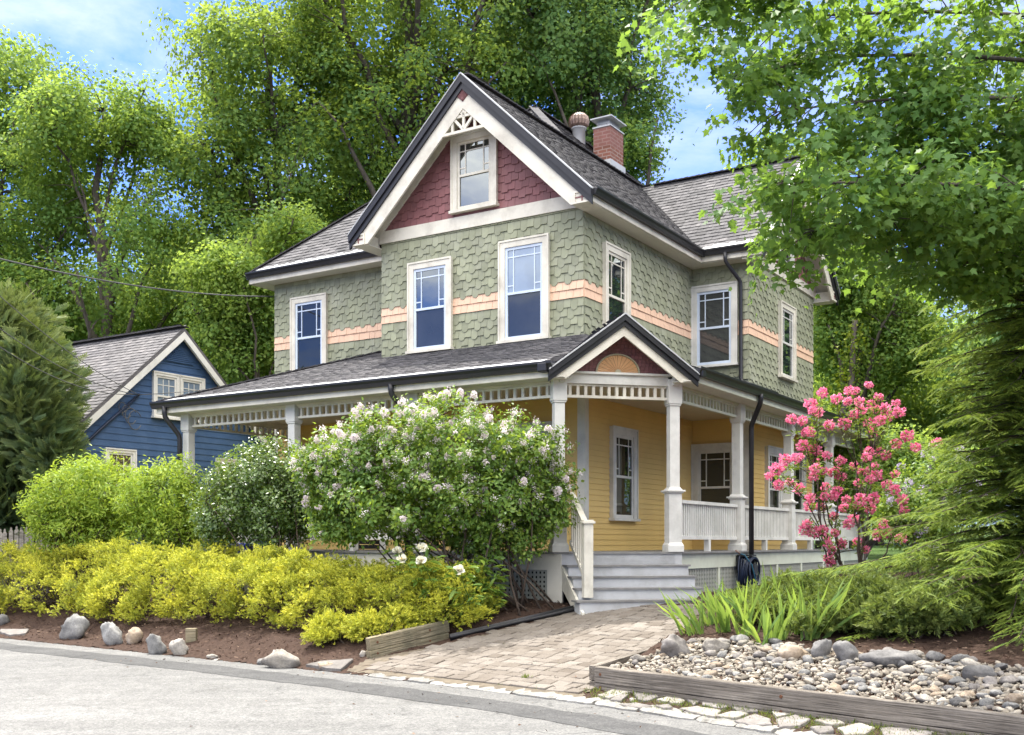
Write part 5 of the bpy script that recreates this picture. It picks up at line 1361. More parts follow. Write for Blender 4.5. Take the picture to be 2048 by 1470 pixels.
mb.build('roof', M['nroof'], nb)
mb = MB()
for k in range(72): mb.beam((.24 - k * .146, 0, nap + .185), (.24 - (k + 1.2) * .146, 0, nap + .20), .26, .03)
mb.build('ridge_cap', M['nroof'], nb)
for sg in (-1, 1):
    mb = MB()
    def P(h, w, d_): return (w, sg * h, nap + .16 - nsl * h - d_)
    mb.hexa([P(0, .17, .10), P(3.9, .17, .10), P(3.9, .23, .10), P(0, .23, .10), P(0, .17, .29), P(3.9, .17, .29), P(3.9, .23, .29), P(0, .23, .29)]); mb.build('barge_board', M['trim2'], nb)
    mb = MB(); mb.hexa([P(0, 0, .12), P(3.9, 0, .12), P(3.9, .17, .12), P(0, .17, .12), P(0, 0, .14), P(3.9, 0, .14), P(3.9, .17, .14), P(0, .17, .14)]); mb.build('rake_soffit', M['trim2'], nb)
def nwin(u0, u1, z0, z1, n=1, gl='blind'):
    w_ = (u1 - u0) / n
    for k in range(n):
        a, b = u0 + k * w_, u0 + (k + 1) * w_
        o = window(NG, a + (.0 if k == 0 else .0), b, z0, z1, gl, gl, nb, 'trim2', 'trim2', .085, False)
        m = MB(); ia, ib = a + .14, b - .14; zm = (z0 + z1) / 2
        for q in (1, 2): fbox(m, NG, ia + (ib - ia) * q / 3 - .009, ia + (ib - ia) * q / 3 + .009, .044, .053, z0 + .12, z1 - .17)
        for zz in (.27, .73): fbox(m, NG, ia, ib, .044, .0525, z0 + (z1 - z0) * zz - .009, z0 + (z1 - z0) * zz + .009)
        m.build('muntin', M['trim2'], o)
nwin(2.67, 4.27, 4.70, 5.84, 2); nwin(1.29, 2.15, 2.42, 3.86, 1, 'screen'); nwin(4.69, 5.55, 2.42, 3.84, 1, 'screen')
vt = MB(); vt.prism([NG.p(3.5 - .46, .03, 6.14), NG.p(3.5 + .46, .03, 6.14), NG.p(3.5, .03, 6.14 + .46 * nsl)], NG.n * .012)
for k in range(8):
    z = 6.16 + k * .045; h = .44 - (z - 6.14) / nsl
    if h > .03: fbox(vt, NG, 3.5 - h, 3.5 + h, .042, .06, z, z + .025)
vt.build('gable_vent', M['blue'], nb)
cbm = MB(); fbox(cbm, NG, 0, .12, .0, .035, nz0, 3.7); fbox(cbm, NF, 9.88, 10.035, 0, .036, nz0, 3.7); cbm.build('corner_board', M['trim2'], nb)
# service mast and cable bundle on the gable
mb = MB(); q = [NG.p(.35, .07, 3.55), NG.p(1.2, .07, 4.32), NG.p(2.25, .08, 5.22)]; mb.tube(q, .035, 8); mb.build('conduit', M['hose'], nb, True)
mb = MB(); rr = random.Random(9)
for k in range(4):
    c = NG.p(1.75 + .12 * k, .09, 4.95 - .06 * k); r_ = .10 + .03 * k; mb.tube([(c.x, c.y + r_ * math.cos(a), c.z + r_ * 1.2 * math.sin(a) - r_) for a in np.linspace(.5, 5.8, 14)], .01, 5)
mb.build('cable_loop', M['cable'], nb, True)

# overhead cables
def cable(p0, p1, sag, r, label, ext=1.0, name='power_line'):
    p0, p1 = Vector(p0), Vector(p1); pts = []
    for k in range(25):
        t = k / 24; p = p0.lerp(p1, t); p.z -= sag * 4 * t * (1 - t); pts.append(p)
    mb = MB(); mb.tube(pts, r, 5); tag(mb.build(name, M['cable'], None, True), label, 'power line')
A = at(0, 478, 17.0); Bp = Vector(wp(-8.5, 1.0, 7.20)); A2 = Vector(A) + (Vector(A) - Bp) * .5
cable(A2, Bp, .35, .014, 'thick twisted service cable running across trees to green house corner')
for k, (y0, y1, yr, lab) in enumerate(((555, 738, 2.2, 'upper thin black wire leading to blue house gable'), (612, 742, 2.15, 'middle thin wire leading to the blue house gable'), (640, 744, 2.1, 'lower sagging wire leading to the blue house gable'))):
    A = at(-10, y0, 18.5); B = nb_w + Vector(); Bv = Matrix.Translation((nb_w.x, nb_w.y, 0)) @ Matrix.Rotation(RZ, 4, 'Z') @ NG.p(yr, .12, 5.2)
    A2 = Vector(A) + (Vector(A) - Bv) * .4
    cable(A2, Bv, .3 + .1 * k, .009, lab)
Bv = Matrix.Translation((nb_w.x, nb_w.y, 0)) @ Matrix.Rotation(RZ, 4, 'Z') @ NG.p(2.2, .12, 5.2)
cable(Bv, wp(-8.52, 3.0, 5.9), .12, .009, 'thin wire crossing below the blue gable window towards green house')

# picket fence at the far left
pf = empty('picket_fence', (0, 0, 0)); tag(pf, 'weathered grey wooden picket fence with pointed tops behind yellow juniper', 'fence')
fp0, fp1 = Vector(at(-260, 1085, 22.0)), Vector(at(235, 1085, 22.6)); L = (fp1 - fp0); L.z = 0; n = int(L.length / .105); u_ = L.normalized(); nn = Vector((u_.y, -u_.x, 0))
pf.location = (fp0.x, fp0.y, hz(fp0.x, fp0.y)); pk = MB(); rr = random.Random(3)
for k in range(n):
    c = fp0 + u_ * (k * .105); c.z = hz(c.x, c.y); b = c - Vector(pf.location); h = 1.52 + rr.uniform(-.02, .02); hw_ = .042; t0 = nn * rr.uniform(-.004, .004)
    prof = [(-hw_, 0), (hw_, 0), (hw_, h - .10), (hw_ * .45, h - .06), (hw_ * .5, h - .03), (0, h), (-hw_ * .5, h - .03), (-hw_ * .45, h - .06), (-hw_, h - .10)]
    lean = rr.uniform(-.008, .008)
    pk.prism([b + t0 + u_ * (x + lean * z) + Vector((0, 0, z)) for x, z in prof], nn * .02)
pk.build('picket', M['picket'], pf)
rl = MB()
for z in (.4, 1.2): rl.beam(fp0 - Vector(pf.location) - nn * .03 + Vector((0, 0, z + hz(fp0.x, fp0.y) - fp0.z)) + Vector((0, 0, pf.location.z * 0 + fp0.z)) - Vector((0, 0, 0)) if False else Vector((0, 0, z)) - nn * .03, u_ * L.length + Vector((0, 0, z)) - nn * .03, .04, .09)
rl.build('rail', M['picket'], pf)
# ------------------------------------------------------------------ foliage
UP = np.array([0, 0, 1.0])
KITE = [(0, 0, 0), (.42, .42, .08), (0, 1, -.12), (-.42, .42, .08)]
FAR = [(0, 0, 0), (.5, .28, .06), (.24, .55, .02), (0, 1, -.12), (-.24, .55, .02), (-.5, .28, .06)]
MAPLE = [(0, 0, 0), (.40, .03, .05), (.31, .22, .02), (.60, .52, .02), (.30, .52, 0), (.20, .68, 0), (0, 1.02, -.14), (-.20, .68, 0), (-.30, .52, 0), (-.60, .52, .02), (-.31, .22, .02), (-.40, .03, .05)]
OVAL = [(0, 0, 0), (.26, .25, .06), (.27, .55, .07), (0, 1, -.06), (-.27, .55, .07), (-.26, .25, .06)]
LONG = [(0, 0, 0), (.13, .3, .04), (.14, .6, .03), (0, 1, -.1), (-.14, .6, .03), (-.13, .3, .04)]
L6 = [(0, 1, 2, 3, 4, 5)]
LF = [(0, 1, 2, 3), (0, 3, 4, 5)]

def lobes_px(Y, items, depth=1.0):
    """lobes measured on the photo: px, py, half width, half height (in pixels) at depth Y (+offset)"""
    out = []
    for it in items:
        px, py, rx, rz = it[:4]; dy = it[4] if len(it) > 4 else 0
        x, y, z = at(px, py, Y + dy); m = (Y + dy) / F_PX
        out.append((x, y, z, rx * m, max(rx, rz) * m * depth, rz * m))
    return np.array(out)
def crown_points(rng, lobes, n, shell=.5, lump_=.22, zmin=-9):
    w = (lobes[:, 3] * lobes[:, 5]) ** 1.0; w = w / w.sum(); P = []; N = []; ph = rng.uniform(0, 6, (4, 3)); fr = rng.uniform(2, 5, (4, 3))
    while sum(len(p) for p in P) < n:
        k = rng.choice(len(lobes), n, p=w); d = nz(rng.normal(0, 1, (n, 3)))
        q = 1 + lump_ * sum(np.sin((d * fr[i]).sum(1) * 1.5 + ph[i, 0] + k * 1.7) for i in range(4)) / 2.2
        r = (1 - shell * rng.random(n) ** 1.4) * q
        p = lobes[k, :3] + d * r[:, None] * lobes[k, 3:]
        keep = p[:, 2] > zmin
        for j in range(len(lobes)):
            e = np.linalg.norm((p - lobes[j, :3]) / lobes[j, 3:], axis=1)
            keep &= ~((e < .62) & (k != j) & (rng.random(n) < .75))
        P.append(p[keep]); N.append(nz(d[keep] / lobes[k[keep], 3:]))
    return np.concatenate(P)[:n], np.concatenate(N)[:n]
def sprays(rng, P, N, per, rad, leaf, tmpl=FAR, up=.55, droop=.35, tint_c=.17, tint_l=.09, thick=.28, base=.5, fold=LF, hang=.3):
    n = len(P); ns = nz(up * UP + (1 - up) * N + rng.normal(0, .28, (n, 3)))
    t1 = nz(np.cross(ns, rng.normal(0, 1, (n, 3)))); t2 = np.cross(ns, t1)
    rd_ = rad * rng.uniform(.65, 1.35, n)
    i = np.repeat(np.arange(n), per); m = len(i)
    a = rng.uniform(0, 2 * PI, m); r = np.sqrt(rng.random(m)) * rd_[i] * rng.uniform(.5, 1.1, m)
    u, v = r * np.cos(a), r * np.sin(a); w = rng.normal(0, thick * rad, m)
    rdl = u[:, None] * t1[i] + v[:, None] * t2[i]
    pos = P[i] + rdl + w[:, None] * ns[i]; pos[:, 2] -= droop * r * r / rad
    dr = nz(rdl / np.maximum(r, 1e-3)[:, None] + rng.normal(0, .55, (m, 3)) - np.array([0, 0, hang]))
    nr = nz(ns[i] + rng.normal(0, .36, (m, 3)))
    tc_ = rng.normal(base, tint_c, n)
    ti = np.clip(tc_[i] + rng.normal(0, tint_l, m), 0, 1)
    return scatter(tmpl, fold if len(tmpl) == 6 else [tuple(range(len(tmpl)))], pos, nr, dr, leaf * rng.uniform(.7, 1.3, m), ti)

def limb(mb, p0, p1, r0, r1, rr, n=6, sides=6, bend=.12, lift=.1):
    p0, p1 = Vector(p0), Vector(p1); L = (p1 - p0).length; mid = Vector((rr.uniform(-1, 1), rr.uniform(-1, 1), 0)) * L * bend + Vector((0, 0, L * lift))
    pts = []; rad = []
    for k in range(n + 1):
        t = k / n; p = p0.lerp(p1, t) + mid * (4 * t * (1 - t)) * .5
        if 0 < k < n: p += Vector((rr.uniform(-1, 1), rr.uniform(-1, 1), rr.uniform(-1, 1))) * L * .018
        pts.append(p); rad.append(r0 + (r1 - r0) * t ** .8)
    mb.tube(pts, rad, sides); return pts, rad
def skeleton(mb, base, P, rr, r0=.3, fork=.35, nl=9, top=None, lean=(0, 0), twigs=.6, thin=.022):
    """trunk, limbs reaching into the crown, and a twig to the clusters"""
    base = Vector(base); zt = float(np.quantile(P[:, 2], .93)) if top is None else top; c = P.mean(0)
    tp = Vector((c[0] + lean[0], c[1] + lean[1], zt)); nodes = []
    tr, trr = limb(mb, base, tp, r0, r0 * .18, rr, 10, 9, .05, 0)
    for p, r in zip(tr[3:], trr[3:]): nodes.append((p, r))
    far = [int(np.argmax(np.linalg.norm(P - c, axis=1)))]; d = np.linalg.norm(P - P[far[0]], axis=1)
    for _ in range(nl - 1):
        k = int(np.argmax(d)); far.append(k); d = np.minimum(d, np.linalg.norm(P - P[k], axis=1))
    for k in far:
        tgt = Vector(P[k]) * .93 + Vector(c) * .07; h = min(1, max(fork, (tgt.z - base.z) / max(zt - base.z, .1) - rr.uniform(.22, .42))); f = h * (len(tr) - 1); i = min(int(f), len(tr) - 2)
        s = tr[i].lerp(tr[i + 1], f - i); rs_ = trr[i] * .62
        pts, rad = limb(mb, s, tgt, rs_, thin * 1.2, rr, 7, 6, .14, .12)
        nodes += list(zip(pts[2:], rad[2:]))
    Nn = np.array([tuple(p) for p, _ in nodes])
    for q in P[:int(len(P) * twigs)]:
        k = int(np.argmin(np.linalg.norm(Nn - q, axis=1) + 2.0 * (Nn[:, 2] > q[2] + .5))); p, r = nodes[k]
        if (Vector(q) - p).length < .2: continue
        limb(mb, p, q, min(r * .5, thin * 1.6), thin * .25, rr, 3, 4, .12, .12)

def tree(name, base, lobes, n, per, rad, leaf, mat, label, seed, r0=.3, fork=.3, nl=9, cat='tree', group=None, tmpl=KITE, up=.5, base_t=.5, shell=.55, open_=0.0, **kw):
    rng = np.random.default_rng(seed); rr = random.Random(seed)
    P, N = crown_points(rng, lobes, n, shell, zmin=base[2] + .6)
    if open_:   # a crown one can see into from the front, the limbs showing
        zz = (P[:, 2] - P[:, 2].min()) / (P[:, 2].max() - P[:, 2].min()); drop = (N[:, 1] < .1) & (zz < .72) & (rng.random(len(P)) < open_); P, N = P[~drop], N[~drop]
    t = empty(name, base); tag(t, label, cat, group); mb = MB()
    skeleton(mb, base, P, rr, r0, fork, nl, **kw)
    o = mb.build('trunk', M['bark'], t, True); o.location = [-x for x in base]
    co, fc, ti = sprays(rng, P, N, int(per * 1.75), rad, leaf * .70, tmpl, up, base=base_t)
    o = link('crown', np_mesh('crown', co, fc, ti, M[mat]), t); o.location = [-x for x in base]
    return t
def gb(px, Y, dz=0):
    x, y, _ = at(px, HY, Y); return (x, y, hz(x, y) - .1 + dz)

K = 1.0
tree('maple_tree', gb(-30, 38), lobes_px(38, [(-60, 230, 170, 190), (50, 200, 90, 120, 1), (30, 430, 150, 170), (-90, 560, 170, 180), (60, 620, 130, 110, -1)]), 520, 62, .85, .20, 'maple2', 'tall maple at the very left edge reaching above arborvitae', 11, .35, open_=.3)
tree('maple_tree', gb(222, 36), lobes_px(36, [(200, 225, 125, 85), (120, 300, 75, 110), (285, 290, 70, 100), (140, 430, 100, 90, 1), (290, 440, 80, 90, -1), (195, 585, 170, 70), (90, 600, 90, 80, 1), (330, 600, 90, 80, 2)]), 520, 58, .75, .18, 'maple2', 'round topped maple with bare forked trunk above the blue roof', 12, .36, .30, 14, twigs=.8, open_=.62)
tree('maple_tree', gb(560, 38), lobes_px(38, [(520, 150, 180, 150), (420, 330, 110, 130, -1), (600, 330, 190, 150), (450, 500, 120, 110, -1.5), (640, 500, 150, 100, 1)]), 600, 64, .85, .20, 'maple', 'big dark maple left of the plum gable', 13, .45, .3, 11, open_=.35)
tree('maple_tree', gb(850, 37), lobes_px(37, [(760, 20, 220, 170), (930, 40, 200, 190, 1), (760, 240, 190, 140), (900, 210, 190, 150, 1), (700, 120, 150, 160, 2), (840, -160, 300, 140)]), 820, 64, .85, .20, 'maple', 'tallest maple with thick trunks right behind the plum gable', 14, .55, .22, 16, base_t=.45, open_=.5)
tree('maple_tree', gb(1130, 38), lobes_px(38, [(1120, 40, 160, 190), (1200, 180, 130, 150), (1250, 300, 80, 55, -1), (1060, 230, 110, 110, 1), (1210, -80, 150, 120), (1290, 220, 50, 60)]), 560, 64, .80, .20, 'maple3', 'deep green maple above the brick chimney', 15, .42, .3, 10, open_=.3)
tree('maple_tree', gb(520, 33), lobes_px(33, [(500, 560, 105, 70), (470, 640, 85, 70, .5), (530, 700, 80, 80, 1), (590, 470, 80, 50), (430, 560, 60, 50)]), 260, 60, .65, .17, 'maple2', 'bright yellow green young maple between blue cottage and green house', 16, .14, .3, 8, base_t=.75)
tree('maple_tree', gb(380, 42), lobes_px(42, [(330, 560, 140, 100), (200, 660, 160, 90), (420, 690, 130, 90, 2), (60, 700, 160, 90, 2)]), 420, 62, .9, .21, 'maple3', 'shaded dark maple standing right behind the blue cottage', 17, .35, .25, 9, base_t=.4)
# right side
tree('maple_tree', gb(1690, 33), lobes_px(33, [(1690, 520, 85, 90), (1760, 590, 90, 90), (1660, 640, 60, 70, 1), (1800, 690, 90, 80), (1700, 720, 70, 60, 1)]), 300, 60, .65, .16, 'maple2', 'light green maple with ivy covered leaning trunk right of house', 18, .26, .1, 10, base_t=.6, lean=(.6, 0), twigs=.8)
tree('maple_tree', gb(1830, 36), lobes_px(36, [(1800, 800, 130, 110), (1900, 850, 120, 100, -1), (1720, 860, 90, 90), (1990, 790, 110, 110, 1), (1680, 780, 70, 90, 3)]), 420, 60, .75, .18, 'maple', 'deep green low crowned tree behind the pink azalea', 19, .25, .15, 9, base_t=.5)
tree('maple_tree', gb(1560, 50), lobes_px(50, [(1565, 300, 55, 35), (1530, 340, 60, 40), (1620, 330, 60, 50), (1600, 420, 90, 70)]), 150, 50, .8, .2, 'maple2', 'small airy treetop peeking over right roof ridge', 20, .2, .3, 7, base_t=.75)
tree('shrub_tree', gb(1720, 27), lobes_px(27, [(1700, 960, 80, 80), (1790, 930, 100, 80), (1880, 980, 110, 90), (1640, 900, 50, 80, 1)]), 240, 60, .5, .12, 'maple2', 'yellow green thicket shrub at rear right beyond porch end', 21, .08, .1, 9, base_t=.7, cat='shrub')
# woods further back: copies of one tree seen small
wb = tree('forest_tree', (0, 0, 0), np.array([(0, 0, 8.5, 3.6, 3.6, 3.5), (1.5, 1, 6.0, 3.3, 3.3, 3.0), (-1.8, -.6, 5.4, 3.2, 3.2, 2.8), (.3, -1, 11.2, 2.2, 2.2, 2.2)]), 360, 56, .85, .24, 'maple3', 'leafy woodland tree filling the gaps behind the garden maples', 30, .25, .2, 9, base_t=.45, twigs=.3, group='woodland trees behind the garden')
def copy_tree(o, loc, rz, s, label=None):
    r = o.copy(); COL.objects.link(r); r.location = loc; r.rotation_euler = (0, 0, rz); r.scale = (s, s, s)
    for ch in list(o.children):
        c = ch.copy(); COL.objects.link(c); c.parent = r
    if label: r['label'] = label
    return r
fspots = [(-60, 55, 1.05), (90, 58, .95), (300, 60, .9), (440, 56, 1.2), (580, 60, 1.5), (720, 55, 1.5), (880, 60, 1.6), (1030, 56, 1.45), (1190, 60, 1.25), (1330, 62, .95), (1640, 60, 1.1), (1760, 55, 1.05), (1900, 60, .95), (2040, 56, 1.1), (2180, 50, 1.3), (-220, 52, 1.4), (2343, 30, 1.2), (2225, 34, 1.25), (2640, 24, 1.0)]
rr = random.Random(44)
for k, (px, Y, s) in enumerate(fspots):
    b = gb(px, Y)
    if k == 0: wb.location = b; wb.scale = (s, s, s)
    else: copy_tree(wb, b, rr.uniform(0, 6.28), s)

# ivy climbing the leaning trunk at the right
rng = np.random.default_rng(50); n = 900
t_ = rng.random(n); b = np.array(at(1660, 960, 31.5)); e = np.array(at(1710, 640, 31.8)); P = b + (e - b) * t_[:, None] + rng.normal(0, .22, (n, 3)) * np.array([1, 1, .4])
mb = MB(); limb(mb, (b[0] - .3, b[1] + .2, .8), e, .16, .08, rr, 8, 7, .05, 0)
iv = empty('ivy_trunk', gb(1655, 31.6)); tag(iv, 'leaning dead trunk wrapped in ivy right of house corner', 'tree')
o = mb.build('trunk', M['bark'], iv, True); o.location = [-x for x in iv.location]
co, fc, ti = scatter(FAR, LF, P, rng.normal(0, 1, (n, 3)) + UP * .5, rng.normal(0, 1, (n, 3)) - UP * .6, rng.uniform(.08, .15, n), rng.normal(.65, .25, n).clip(0, 1))
o = link('ivy', np_mesh('ivy', co, fc, ti, M['ivy']), iv); o.location = [-x for x in iv.location]

# ---- overhanging maple, trunk just outside the frame on the right
mt = empty('maple_tree', (8.6, 12.5, hz(8.6, 12.5) - .1)); tag(mt, 'near maple whose leafy boughs overhang the upper right corner', 'tree')
rng = np.random.default_rng(60); rr = random.Random(60); mb = MB()
ml = Vector(mt.location); limb(mb, ml, (8.2, 12.0, 11.5), .34, .12, rr, 10, 10, .03, 0)
boughs = [((2350, -60), (1900, -90), (1580, -60), (1400, -20)), ((2350, 60), (1950, 20), (1620, 30), (1400, 55)), ((2350, 150), (1950, 110), (1660, 110), (1460, 160)), ((2350, 240), (1980, 190), (1740, 200), (1545, 225)), ((2350, 300), (2050, 270), (1900, 265), (1800, 300)),
          ((2350, 380), (2000, 330), (1760, 345), (1560, 385)), ((2350, 400), (1980, 370), (1740, 365), (1560, 365)), ((2350, 420), (2000, 400), (1790, 430), (1610, 465)), ((2350, 440), (2050, 440), (1870, 470), (1760, 510)), ((2350, 460), (2100, 490), (1980, 510), (1900, 540)), ((2350, 330), (2100, 340), (1950, 350), (1840, 370)), ((2350, -160), (2000, -150), (1700, -140), (1480, -90)), ((2350, 10), (2100, 60), (1900, 150), (1750, 250))]
cl = []; cn_ = []
for bi, bp in enumerate(boughs):
    Yb = 10.4 + rr.uniform(-1.0, 1.2)
    pts = [Vector(at(*p, Yb + (0.5 - k * .15) * rr.uniform(-.6, 1.2))) for k, p in enumerate(bp)]
    # limb from the trunk to the bough
    path = []
    for k in range(3):
        for t in (0, .25, .5, .75): path.append(pts[k].lerp(pts[k + 1], t))
    path.append(pts[3])
    for _ in range(2): path = [path[0]] + [(path[i - 1] + path[i] * 2 + path[i + 1]) / 4 for i in range(1, len(path) - 1)] + [path[-1]]
    st_ = Vector((8.4, 12.2, min(11, max(3.2, path[0].z - .9))))
    mb.tube([st_, st_.lerp(path[0], .5) + Vector((0, 0, .15))] + path, [.06, .035] + [.022 * (1 - i / len(path)) + .004 for i in range(len(path))], 6)
    for i in range(1, len(path)):
        for q in range(4 if i < 12 else 7):
            a = path[i - 1].lerp(path[i], rr.random()); off = Vector((rr.gauss(-.10, .22), rr.gauss(0, .38), rr.gauss(-.06, .15)))
            e = a + off; mb.tube([a, a.lerp(e, .5) + Vector((0, 0, .03)), e], [.007, .005, .002], 4, False)
            cl.append(tuple(e)); cn_.append(tuple(nz(np.array([off.x * .6 - .2, off.y * .6 - .15, .55]))))
P = np.array(cl); N = np.array(cn_)
o = mb.build('trunk', M['bark'], mt, True); o.location = [-x for x in mt.location]
co, fc, ti = sprays(rng, P, N, 52, .26, .074, MAPLE, .45, .5, .14, .14, .3, .5, hang=.55)
o = link('foliage', np_mesh('foliage', co, fc, ti, M['maplen']), mt); o.location = [-x for x in mt.location]
print('near maple leaves', len(P) * 15)

# ---- conifer sprays
def feather(n=9, w=.035, ang=1.0, ln=.34, taper=.65, curl=.10, ax=.02):
    """one flat frond: a thin axis with n pairs of narrow needles"""
    v = [(-ax, 0, 0), (ax, 0, 0), (ax * .4, 1, -curl), (-ax * .4, 1, -curl)]; f = [(0, 1, 2, 3)]; tt = [0, 0, .25, .25]
    for k in range(n):
        t = (k + .6) / n; y = t; z = -curl * t * t; L = ln * (1 - taper * t)
        for s in (-1, 1):
            dx, dy = s * math.sin(ang) * L, math.cos(ang) * L; i = len(v)
            v += [(0, y - w * .6, z), (dx, y + dy, z - .04 * L), (dx * .55 , y + dy * .55 + w, z + .03), (0, y + w * .6, z)]; f.append((i, i + 1, i + 2, i + 3)); tt += [t * .2, t * .35 + .1, t * .25, t * .2]
    return v, f, tt
def tuft(n=9, seed=0, spread=.55, w=.07):
    """a bristly juniper tip: many short pointed scales round a curved axis"""
    r_ = random.Random(seed); v = []; f = []; tt = []
    for k in range(n):
        t = k / n; y0 = t * .6; a = r_.uniform(0, 2 * PI); L = r_.uniform(.32, .55) * (1 - .3 * t); sp = spread * (1 - .5 * t)
        dx, dz = math.cos(a) * sp * L, math.sin(a) * sp * L; px, pz = -math.sin(a), math.cos(a); i = len(v)
        v += [(0, y0, 0), (dx * .6 - px * w * .5, y0 + L * .55, dz * .6 - pz * w * .5), (dx, y0 + L, dz), (dx * .6 + px * w * .5, y0 + L * .55, dz * .6 + pz * w * .5)]
        f.append((i, i + 1, i + 2, i + 3)); tt += [-.12, .03, .22, .03]
    return v, f, tt
# golden juniper: a sprawling mass of arching branches
def juniper(name, lobes, n, size, mat, label, seed, cat='shrub', base=.55, zg=None, per=5, stems=60):
    rng = np.random.default_rng(seed); rr = random.Random(seed)
    nc = n // 11; C, Nc = crown_points(rng, lobes, nc, .30, .12); low = (Nc[:, 2] < .25) & (rng.random(nc) < .3); C, Nc = C[~low], Nc[~low]
    # flat arching branch pads with gaps between them
    i = np.repeat(np.arange(len(C)), 17); m = len(i); ax = nz(Nc * np.array([1, 1, .7]) + UP * .75 + rng.normal(0, .15, Nc.shape)); t1 = nz(np.cross(ax, rng.normal(0, 1, ax.shape))); t2 = np.cross(ax, t1)
    a_ = rng.uniform(0, 2 * PI, m); rad_ = rng.uniform(.10, .21, len(C)) * (size / .078) ** .5; q_ = np.sqrt(rng.random(m)) * rad_[i]; rdl = np.cos(a_)[:, None] * t1[i] + np.sin(a_)[:, None] * t2[i]; dep_ = np.abs(rng.normal(0, .055, m))
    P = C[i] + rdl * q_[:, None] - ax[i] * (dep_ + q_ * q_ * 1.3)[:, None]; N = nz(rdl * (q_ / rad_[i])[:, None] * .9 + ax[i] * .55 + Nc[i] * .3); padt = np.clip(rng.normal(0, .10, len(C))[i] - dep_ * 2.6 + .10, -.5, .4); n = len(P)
    g = height(P[:, 0], P[:, 1]); k = P[:, 2] > g + .10; P, N, padt = P[k], N[k], padt[k]; n = len(P)
    org = np.array([lobes[:, 0].mean(), lobes[:, 1].mean(), 0]); org[2] = hz(org[0], org[1])
    o = empty(name, tuple(org)); tag(o, label, cat)
    # each point is a branch tip carrying a few tufts along its last hand's breadth
    d = nz(N * np.array([1, 1, .3]) + UP * .28 + rng.normal(0, .5, (n, 3)) * np.array([1, 1, .6]))
    parts = []
    for q in range(per):
        m = n; off = d * rng.uniform(-.10, .04, m)[:, None] + rng.normal(0, .03, (m, 3))
        dd = nz(d + rng.normal(0, .38, (m, 3)) + UP * .12)
        v, f, tt = tuft(11, seed + q, .7, .10)
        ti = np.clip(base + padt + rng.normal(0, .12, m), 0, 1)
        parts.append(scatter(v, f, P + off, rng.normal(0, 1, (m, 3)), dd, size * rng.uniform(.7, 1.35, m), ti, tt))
    co, fc, ti = merge(parts)
    ob = link('foliage', np_mesh('foliage', co, fc, ti, M[mat]), o); ob.location = [-x for x in org]
    mb = MB()
    for q in rng.choice(n, min(n, stems * 3), False):
        L = lobes[int(np.argmin(np.linalg.norm((lobes[:, :3] - P[q]) / lobes[:, 3:], axis=1)))]
        b = Vector((L[0] + rr.uniform(-.3, .3), L[1] + rr.uniform(-.3, .3), hz(L[0], L[1]) - .03)); limb(mb, b, P[q], .012, .003, rr, 4, 4, .2, .05)
    ob = mb.build('stem', M['stem'], o, True); ob.location = [-x for x in org]
    return o
lb = []
for px, fy, top, r_ in ((-210, 1232, 1095, 1.25), (-90, 1236, 1092, 1.2), (40, 1240, 1088, 1.15), (160, 1246, 1080, 1.15), (285, 1252, 1078, 1.1), (400, 1256, 1094, 1.05), (510, 1262, 1108, 1.0), (620, 1268, 1114, .95), (720, 1272, 1116, .9), (810, 1268, 1124, .78), (868, 1256, 1146, .48)):
    x, y, z = GP(px, fy); cx, cy = x + .659 * r_ * .9, y + .752 * r_ * .9; g_ = hz(cx, cy); zt = EYE - (top - HY) / F_PX * (cy + r_ * .1); c = g_ + .32
    lb.append((cx, cy, c, r_ * 1.14, r_ * 1.05, max(.3, zt - c + .02)))
lb += [tuple((a + b) / 2 for a, b in zip(p, q)) for p, q in zip(lb, lb[1:])]
juniper('golden_juniper', np.array(lb), 18500, .078, 'gold', 'broad golden juniper hedge spreading along the road left of path', 70, base=.55, per=5, stems=120)
lb = []
for px, fy, top, r_ in ((640, 1296, 1222, .26), (720, 1292, 1218, .28), (770, 1284, 1214, .24)):
    x, y, z = GP(px, fy); cx, cy = x + .659 * r_, y + .752 * r_; zt = EYE - (top - HY) / F_PX * cy; c = hz(cx, cy) + .12; lb.append((cx, cy, c, r_ * 1.25, r_ * 1.1, max(.12, zt - c)))
juniper('golden_juniper', np.array(lb), 700, .10, 'gold', 'small low golden juniper sprig mound beside mossy plank wall', 71, base=.6, stems=15)
# green juniper behind the irises
lb = []
for px, fy, top, r_ in ((1500, 1250, 1178, .5), (1590, 1248, 1142, .62), (1680, 1262, 1146, .65), (1770, 1280, 1150, .7), (1640, 1282, 1215, .38), (1560, 1262, 1190, .4), (1860, 1290, 1165, .6)):
    x, y, z = GP(px, fy); cx, cy = x + .25 * r_, y + .95 * r_; zt = EYE - (top - HY) / F_PX * cy; c = hz(cx, cy) + .15; lb.append((cx, cy, c, r_ * 1.05, r_, max(.15, zt - c)))
juniper('green_juniper', np.array(lb), 3200, .11, 'juniper', 'green spreading juniper behind the irises and below pink azalea', 72, base=.5, per=6, stems=40)

